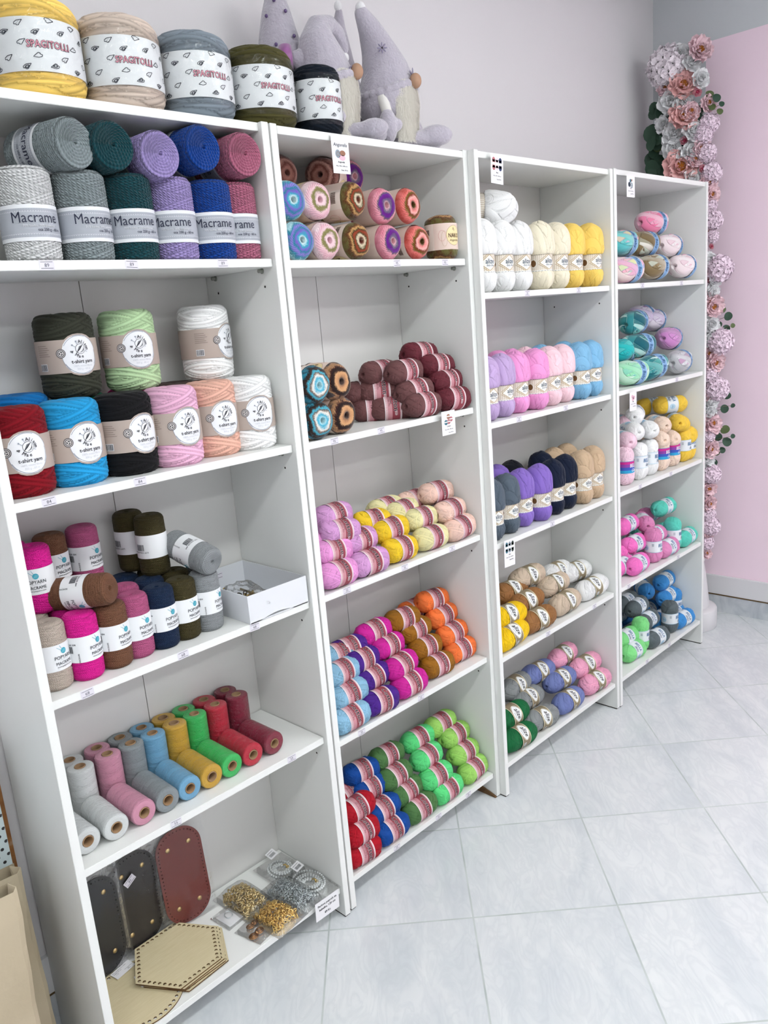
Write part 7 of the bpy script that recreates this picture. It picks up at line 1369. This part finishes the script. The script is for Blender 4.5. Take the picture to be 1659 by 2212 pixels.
        if key in('a','b','c'):
            m=MB(); n=40
            for i in range(n):
                t=2*PI*i/n; m.ball((.077*math.sin(t),-.077*math.cos(t),.122+.004*math.sin(5*t)),.0075,8,6)
            obj('hat_brim',remesh('hat_brim',[((.072*math.sin(2*PI*i/24),-.072*math.cos(2*PI*i/24),.126+.022*max(0,math.cos(2*PI*i/24))**2),.0125,(1,1,1)) for i in range(24)],lil,.005,2),hat)
            p=tip[-1]; m=MB(); m.ball((0,0,0),.0125,16,12); obj('pompom',m.mesh('pompom',[mat('pompom_fluff','e9e8ea',.95,sheen=.6,bump=(300,.8,.002))],True),hat,loc=(p[0]+(-.004 if key!='b' else .002),p[1],p[2]+(.014 if key!='b' else -.020)))
        if key=='a':
            for (x,z,r,kk) in((-.030,.226,.0125,8),(.022,.166,.020,6)):
                m=MB()
                for i in range(kk): a=2*PI*i/kk; m.ball((0,0,0),1,8,6,M=Matrix.Rotation(a,4,'Y')@Matrix.Translation((0,0,r*.62))@Matrix.Diagonal((r*.16,.0016,r*.42,1)))
                m.ball((0,-.001,0),.0025,8,6,m=1); obj('flower_charm',m.mesh('flower_charm',[sil,dk],True),hat,M=Matrix.Translation((-.026,0,0) if z>.2 else (0,0,0))@Matrix.Rotation(math.radians(-52 if z>.2 else 2),4,'Z')@Matrix.Translation((0,-.052 if z>.2 else -.0765,z)))
        if key=='b':
            m=MB(); m.torus(.012,.0018,Matrix.Rotation(PI/2,4,'X'),20,6,sq=.7); m.ball((0,0,0),.003,8,6,m=1); obj('button_charm',m.mesh('button_charm',[sil,dk],True),hat,M=Matrix.Rotation(-.2,4,'Z')@Matrix.Translation((0,-.0765,.150)))
        if key=='d':
            for x,y,z in((-.016,-.055,.225),(.030,-.048,.245),(-.030,-.040,.290),(.016,-.042,.300),(-.008,-.036,.325)):
                m=MB(); m.ball((0,0,0),.0042,10,8); obj('hat_bead',m.mesh('hat_bead',[but],True),hat,loc=(x,y,z))
            obj('bow_loop',remesh('bow_loop',[((-.050,-.066,.186),.036,(1.25,.55,.72),(0,-.1,0)),],lil,.005),hat); obj('bow_loop',remesh('bow_loop',[((.054,-.066,.182),.038,(1.30,.55,.72),(0,.25,0)),((.058,-.064,.210),.024,(1,.5,.8))],lil,.005),hat)
            m=MB(); m.tube([(0,-.078,.212),(0,-.083,.188),(0,-.078,.164)],.016,14); obj('ribbon_band',m.mesh('ribbon_band',[rib],True),hat)
# ---------------------------------------------------------------- flowers
def petal(m,L,Wd,cup,tilt,ang,base,mi,zb=0,ruf=.1,n=5):
    v=[];f=[]; R=Matrix.Rotation(ang,4,'Z')@Matrix.Translation((0,base,zb))@Matrix.Rotation(tilt,4,'X')
    for i in range(n+1):
        t=i/n; w=Wd*min(1,.25+t*1.9)*max(.0,1-max(0,(t-.5)/.52)**3)**.5; 
        for j in range(-2,3):
            s=j/2; v.append(R@Vector((s*w/2,t*L,cup*(s*s)*Wd*.5+cup*.35*L*t*t+ruf*L*.25*math.sin(5*s+ang*7)*t)))
    for i in range(n):
        for j in range(4): q=i*5+j; f.append((q,q+1,q+6,q+5))
    m.add(v,f,mi)
def build_flowers():
    pm=mat('petal','ffffff',.7,sheen=.2,spec=.2); k=N(pm); oi=k.n('ShaderNodeObjectInfo'); k.l(oi.outputs['Color'],k.b.inputs['Base Color'])
    k.b.inputs['Subsurface Weight'].default_value=.0
    ctr=mat('orange_stamens','c9761a',.8,bump=(300,1,.003)); pk=mat('deep_pink_petal','c9486a',.7); lf=mat('leaf_green','2f4a3a',.55,spec=.35); lf2=mat('leaf_olive','56663a',.55); st=mat('leaf_stem','6b5a40',.7); grn=mat('dark_foliage','22352a',.8)
    rr=random.Random(2)
    def peony():
        m=MB()
        for ring,(n,L,W_,tilt,b,z) in enumerate([(9,.95,.75,.25,.06,-.05),(9,.85,.65,.55,.07,0),(8,.62,.5,.95,.08,.04),(6,.42,.36,1.2,.08,.06)]):
            for i in range(n): petal(m,L*rr.uniform(.85,1.1),W_,.35,tilt+rr.uniform(-.12,.12),2*PI*i/n+ring*.3,b,0,z,.5)
        m.ball((0,0,.30),.27,14,8,m=1,sc=(1,1,.7)); return m.mesh('peony_bloom',[pm,ctr],True)
    def rose():
        m=MB()
        for ring,(n,L,W_,tilt,b,z) in enumerate([(7,.98,.95,.18,.03,-.08),(7,.85,.85,.55,.03,0),(6,.68,.7,.95,.04,.02),(5,.52,.5,1.25,.05,.05),(4,.42,.4,1.4,.05,.08)]):
            for i in range(n): petal(m,L*rr.uniform(.9,1.08),W_,.4,tilt+rr.uniform(-.1,.1),2*PI*i/n+ring*.4,b,0,z,.35)
        m.ball((0,0,.25),.13,10,6); return m.mesh('rose_bloom',[pm],True)
    def small():
        m=MB()
        for ring,(n,L,W_,tilt,b,z) in enumerate([(6,.95,.95,.35,.05,-.1),(6,.8,.85,.8,.10,0),(5,.7,.6,1.15,.12,.05)]):
            for i in range(n): petal(m,L,W_,.5,tilt,2*PI*i/n+ring*.5,b,0 if ring<2 else 1,z,.1)
        m.ball((0,0,.30),.28,12,8,m=1); return m.mesh('rosebud',[pm,pk],True)
    def hyd():
        m=MB()
        for i in range(44):
            z=1-i/43*1.25; a=i*2.39996; q=math.sqrt(max(0,1-z*z)); n=Vector((q*math.cos(a),q*math.sin(a),z)); M=n.to_track_quat('Z','Y').to_matrix().to_4x4(); t=MB(); s=rr.uniform(.26,.34)
            for j in range(4): petal(t,s*1.05,s*1.15,.25,.15+rr.uniform(-.25,.25),PI/2*j+rr.random()*.4,.02,0,0,.4,3)
            t.ball((0,0,.02),.03,6,4,m=1)
            T=Matrix.Translation(n*.78)@M@Matrix.Rotation(rr.uniform(0,1.5),4,'Z')
            for mi in(0,1):
                pass
            o=len(m.v); m.v+=[tuple(T@Vector(p)) for p in t.v]; m.f+=[tuple(i_+o for i_ in f_) for f_ in t.f]; m.m+=t.m
        return m.mesh('hydrangea_head',[pm,grn],True)
    P,Rm,Sm,Hy=[peony(),peony()],[rose(),rose()],small(),[hyd(),hyd()]
    o=thing('flower_garland','tall garland of pink and white artificial flowers in the corner beside the rightmost bookcase','flower garland',loc=(3.12,.19,0))
    core=MB(); core.tube([(0,0,.30),(0.0,-.02,.9),(0.01,-.01,1.5),(0,.01,2.0),(0,.03,2.3),(0,.03,2.48)],[.035,.045,.05,.055,.060,.03],12); obj('garland_core',core.mesh('garland_core',[grn],True),o)
    for t,x,y,z,r in FLOWERS:
        dy=y-(.21 if z>2.05 else .14); n=Vector((-.75,min(.3,max(-1.0,dy*6))-.35,rr.uniform(-.05,.35))).normalized()
        if z<2.05: n=Vector((-.45,-.8+rr.uniform(-.2,.2),rr.uniform(-.1,.3))).normalized()
        M=Matrix.Translation((x-3.12,y-.19,z))@n.to_track_quat('Z','Y').to_matrix().to_4x4()@Matrix.Rotation(rr.uniform(0,6),4,'Z')@Matrix.Diagonal((r,r,r,1))
        me,c,nm_={'p':(P,'f7c2c0','peony_bloom'),'k':(P[1:]+P[:1],'f8d6de','peony_bloom'),'w':(Rm,'f8f8fa','rose_bloom'),'s':([Sm],'e9a0b0','rosebud'),'h':(Hy,'f8eef5','hydrangea_head'),'l':(Hy,'f6e2f0','hydrangea_head')}[t]
        obj(nm_,me[rr.randrange(len(me))] if t not in'pk' else me[0],o,M=M@Matrix.Translation((0,0,-.15)),color=c)
    for i,(x,y,z,r) in enumerate(LEAVES):
        m=MB(); n=14
        m.add([(0,0,.0)]+[(r*math.cos(2*PI*j/n),r*1.05*math.sin(2*PI*j/n),.14*r*math.cos(4*PI*j/n)) for j in range(n)],[(0,j+1,(j+1)%n+1) for j in range(n)])
        L=Vector((3.12,.16,z-.02+rr.uniform(-.03,.0)))-Vector((x,y,z)); 
        nrm=Vector((-.7,-.6,rr.uniform(-.3,.5))).normalized(); q=nrm.to_track_quat('Z','Y').to_matrix().to_4x4(); inv=q.inverted()
        d=inv@L; m.tube([(0,0,-.001),tuple(d*.45+Vector((0,0,-.004))),tuple(d*.9)],.0009,5,m=1)
        obj('eucalyptus_leaf',m.mesh('eucalyptus_leaf',[lf if i%4 else lf2,st],True),o,M=Matrix.Translation((x-3.12,y-.19,z))@q)
    for i in range(26):   # darker foliage that fills the corner side
        z=rr.uniform(1.98,2.33); y=rr.uniform(.26,.345); r=rr.uniform(.020,.030); m=MB(); n=12
        m.add([(0,0,0)]+[(r*math.cos(2*PI*j/n),r*1.2*math.sin(2*PI*j/n),.1*r*math.cos(4*PI*j/n)) for j in range(n)],[(0,j+1,(j+1)%n+1) for j in range(n)])
        q=Vector((-.8,rr.uniform(-.5,.3),rr.uniform(-.4,.6))).to_track_quat('Z','Y').to_matrix().to_4x4()
        obj('eucalyptus_leaf',m.mesh('eucalyptus_leaf',[lf],True),o,M=Matrix.Translation((rr.uniform(-.05,-.01),y-.19,z))@q)
    # the white stand the garland rises from
    wt=mat('white_lacquer','dcdadd',.35)
    v=thing('pedestal_stand','white conical stand on a round base under the garland, half behind the bookcase','stand',loc=(3.035,.125,0))
    b=MB(); b.rev([(.0001,0),(.122,0),(.125,.004),(.125,.088),(.121,.096),(.100,.100),(.0001,.100)],56); obj('round_base',b.mesh('round_base',[wt],True),v)
    b=MB(); b.rev([(.092,.1005),(.088,.14),(.074,.26),(.066,.318),(.069,.320),(.069,.326),(.064,.330),(.052,.45),(.047,.50),(.0001,.50)],48); obj('tapered_column',b.mesh('tapered_column',[wt],True),v)
def build_left_corner():
    kr=mat('kraft_paper','b5a68c',.85,bump=(25,.5,.004)); k=N(kr); k.l(k.ramp(k.noise(5,3,k.obj()),[(.3,'ad9e85'),(.7,'c0b299')]),k.b.inputs['Base Color'])
    def bag(x0,x1,y0,y1,h,label,seed,skew=0.0):
        rr=random.Random(seed); v=[];f=[];nz=9
        ring=[(x0,y0),((x0+x1)/2,y0),(x1-.01,y0),(x1,y0+.008),(x1-.012,(y0+y1)/2),(x1,y1-.005),((x0+x1)/2,y1),(x0,y1),(x0+.012,(y0+y1)/2)]
        for j in range(nz+1):
            t=j/nz
            for q,(x,y) in enumerate(ring):
                sq=(1-.55*t*t); yy=(y0+y1)/2+(y-(y0+y1)/2)*sq; v.append((x+rr.uniform(-.002,.002)-skew*t,yy+rr.uniform(-.002,.002),h*t+(.006*math.sin(q*2.1) if j==nz else 0)))
        n=len(ring)
        for j in range(nz):
            for q in range(n): f.append((j*n+q,j*n+(q+1)%n,(j+1)*n+(q+1)%n,(j+1)*n+q))
        f.append(tuple(range(n-1,-1,-1)))
        o=thing('paper_bag',label,'paper bag',loc=(0,0,0),group='kraft paper bags beside the bookcases')
        cx,cy=(x0+x1)/2,(y0+y1)/2; o.location=(cx,cy,.001)
        me=newmesh('bag_body',[(a-cx,b-cy,c) for a,b,c in v],f,[kr],None,False); bo=obj('bag_body',me,o); s=bo.modifiers.new('thickness','SOLIDIFY'); s.thickness=.001
        m=MB(); m.tube([(-.06,y0-cy+.03,h-.02),(-.055,y0-cy+.03,h+.05),(-.02,y0-cy+.03,h+.075),(.02,y0-cy+.03,h+.075),(.055,y0-cy+.03,h+.05),(.06,y0-cy+.03,h-.02)],.003,8)
        hd=obj('twisted_handle',m.mesh('twisted_handle',[kr],True),o,loc=(-.12,0,0)); return o
    bag(-.42,-.048,.135,.225,.500,'brown kraft paper bag standing behind the other, nearer the wall',4,.0)
    bag(-.46,-.122,.020,.110,.540,'brown kraft paper bag in front, with a folded upper edge',6,-.030)
    dots=mat('polka_dots','cfdde0',.5); k=N(dots); ob=k.obj(); sx=k.n('ShaderNodeSeparateXYZ'); k.l(ob,sx.inputs[0])
    rw=k.m('DIVIDE',k.m('ADD',sx.outputs[2],0.0),.0150); ri=k.m('FLOOR',rw); fu=k.m('FRACT',k.m('ADD',k.m('DIVIDE',sx.outputs[0],.0210),k.m('ADD',k.m('MULTIPLY',ri,.5),50.0))); fv=k.m('FRACT',rw)
    du=k.m('MULTIPLY',k.m('SUBTRACT',fu,.5),.0210); dv=k.m('MULTIPLY',k.m('SUBTRACT',fv,.5),.0150); dd=k.m('SQRT',k.m('ADD',k.m('MULTIPLY',du,du),k.m('MULTIPLY',dv,dv)))
    k.l(k.mix(k.m('LESS_THAN',dd,.0036),(*lin('cddbde'),1),(*lin('2f2d30'),1)),k.b.inputs['Base Color'])
    m=MB(); m.box((-.17,-.0004,0),(.17,.0004,.625),bev=.0003); m2=MB(); m2.box((-.172,-.015,0),(.172,.015,.625),bev=.002)
    tag(obj('gift_box',m2.mesh('gift_box',[dots]),M=Matrix.Translation((-.213,.255-.012,.001))@Matrix.Rotation(.0,4,'Y')),'tall pale blue box with black polka dots, behind the paper bags','box')
    m=MB(); m.box((-.175,-.013,0),(.175,.013,.12),bev=.002); tag(obj('plain_box',m.mesh('plain_box',[mat('pale_blue_card','cbdadd',.5)]),loc=(-.213,.243,.6275)),'plain pale blue box lying on top of the polka dot box','box')
    m=MB(); m.box((-.15,-.006,0),(.15,.006,.72),bev=.002); wd=mat('orange_board','8a5a30',.7); k=N(wd); k.l(k.ramp(k.noise(14,5,k.obj(),1.5),[(.4,'8d5a2c'),(.55,'a06a38'),(.7,'b9a58c')]),k.b.inputs['Base Color'])
    tag(obj('wooden_board',m.mesh('wooden_board',[wd]),loc=(-.174,.265,.002)),'orange brown board leaning on the wall beside the leftmost bookcase','board')
# ---------------------------------------------------------------- go
protos()
build_room(); build_bookcases(); build_cards()
for t in THINGS: place(t)
build_bottom_shelf(); build_box(); build_gnomes(); build_flowers(); build_left_corner()
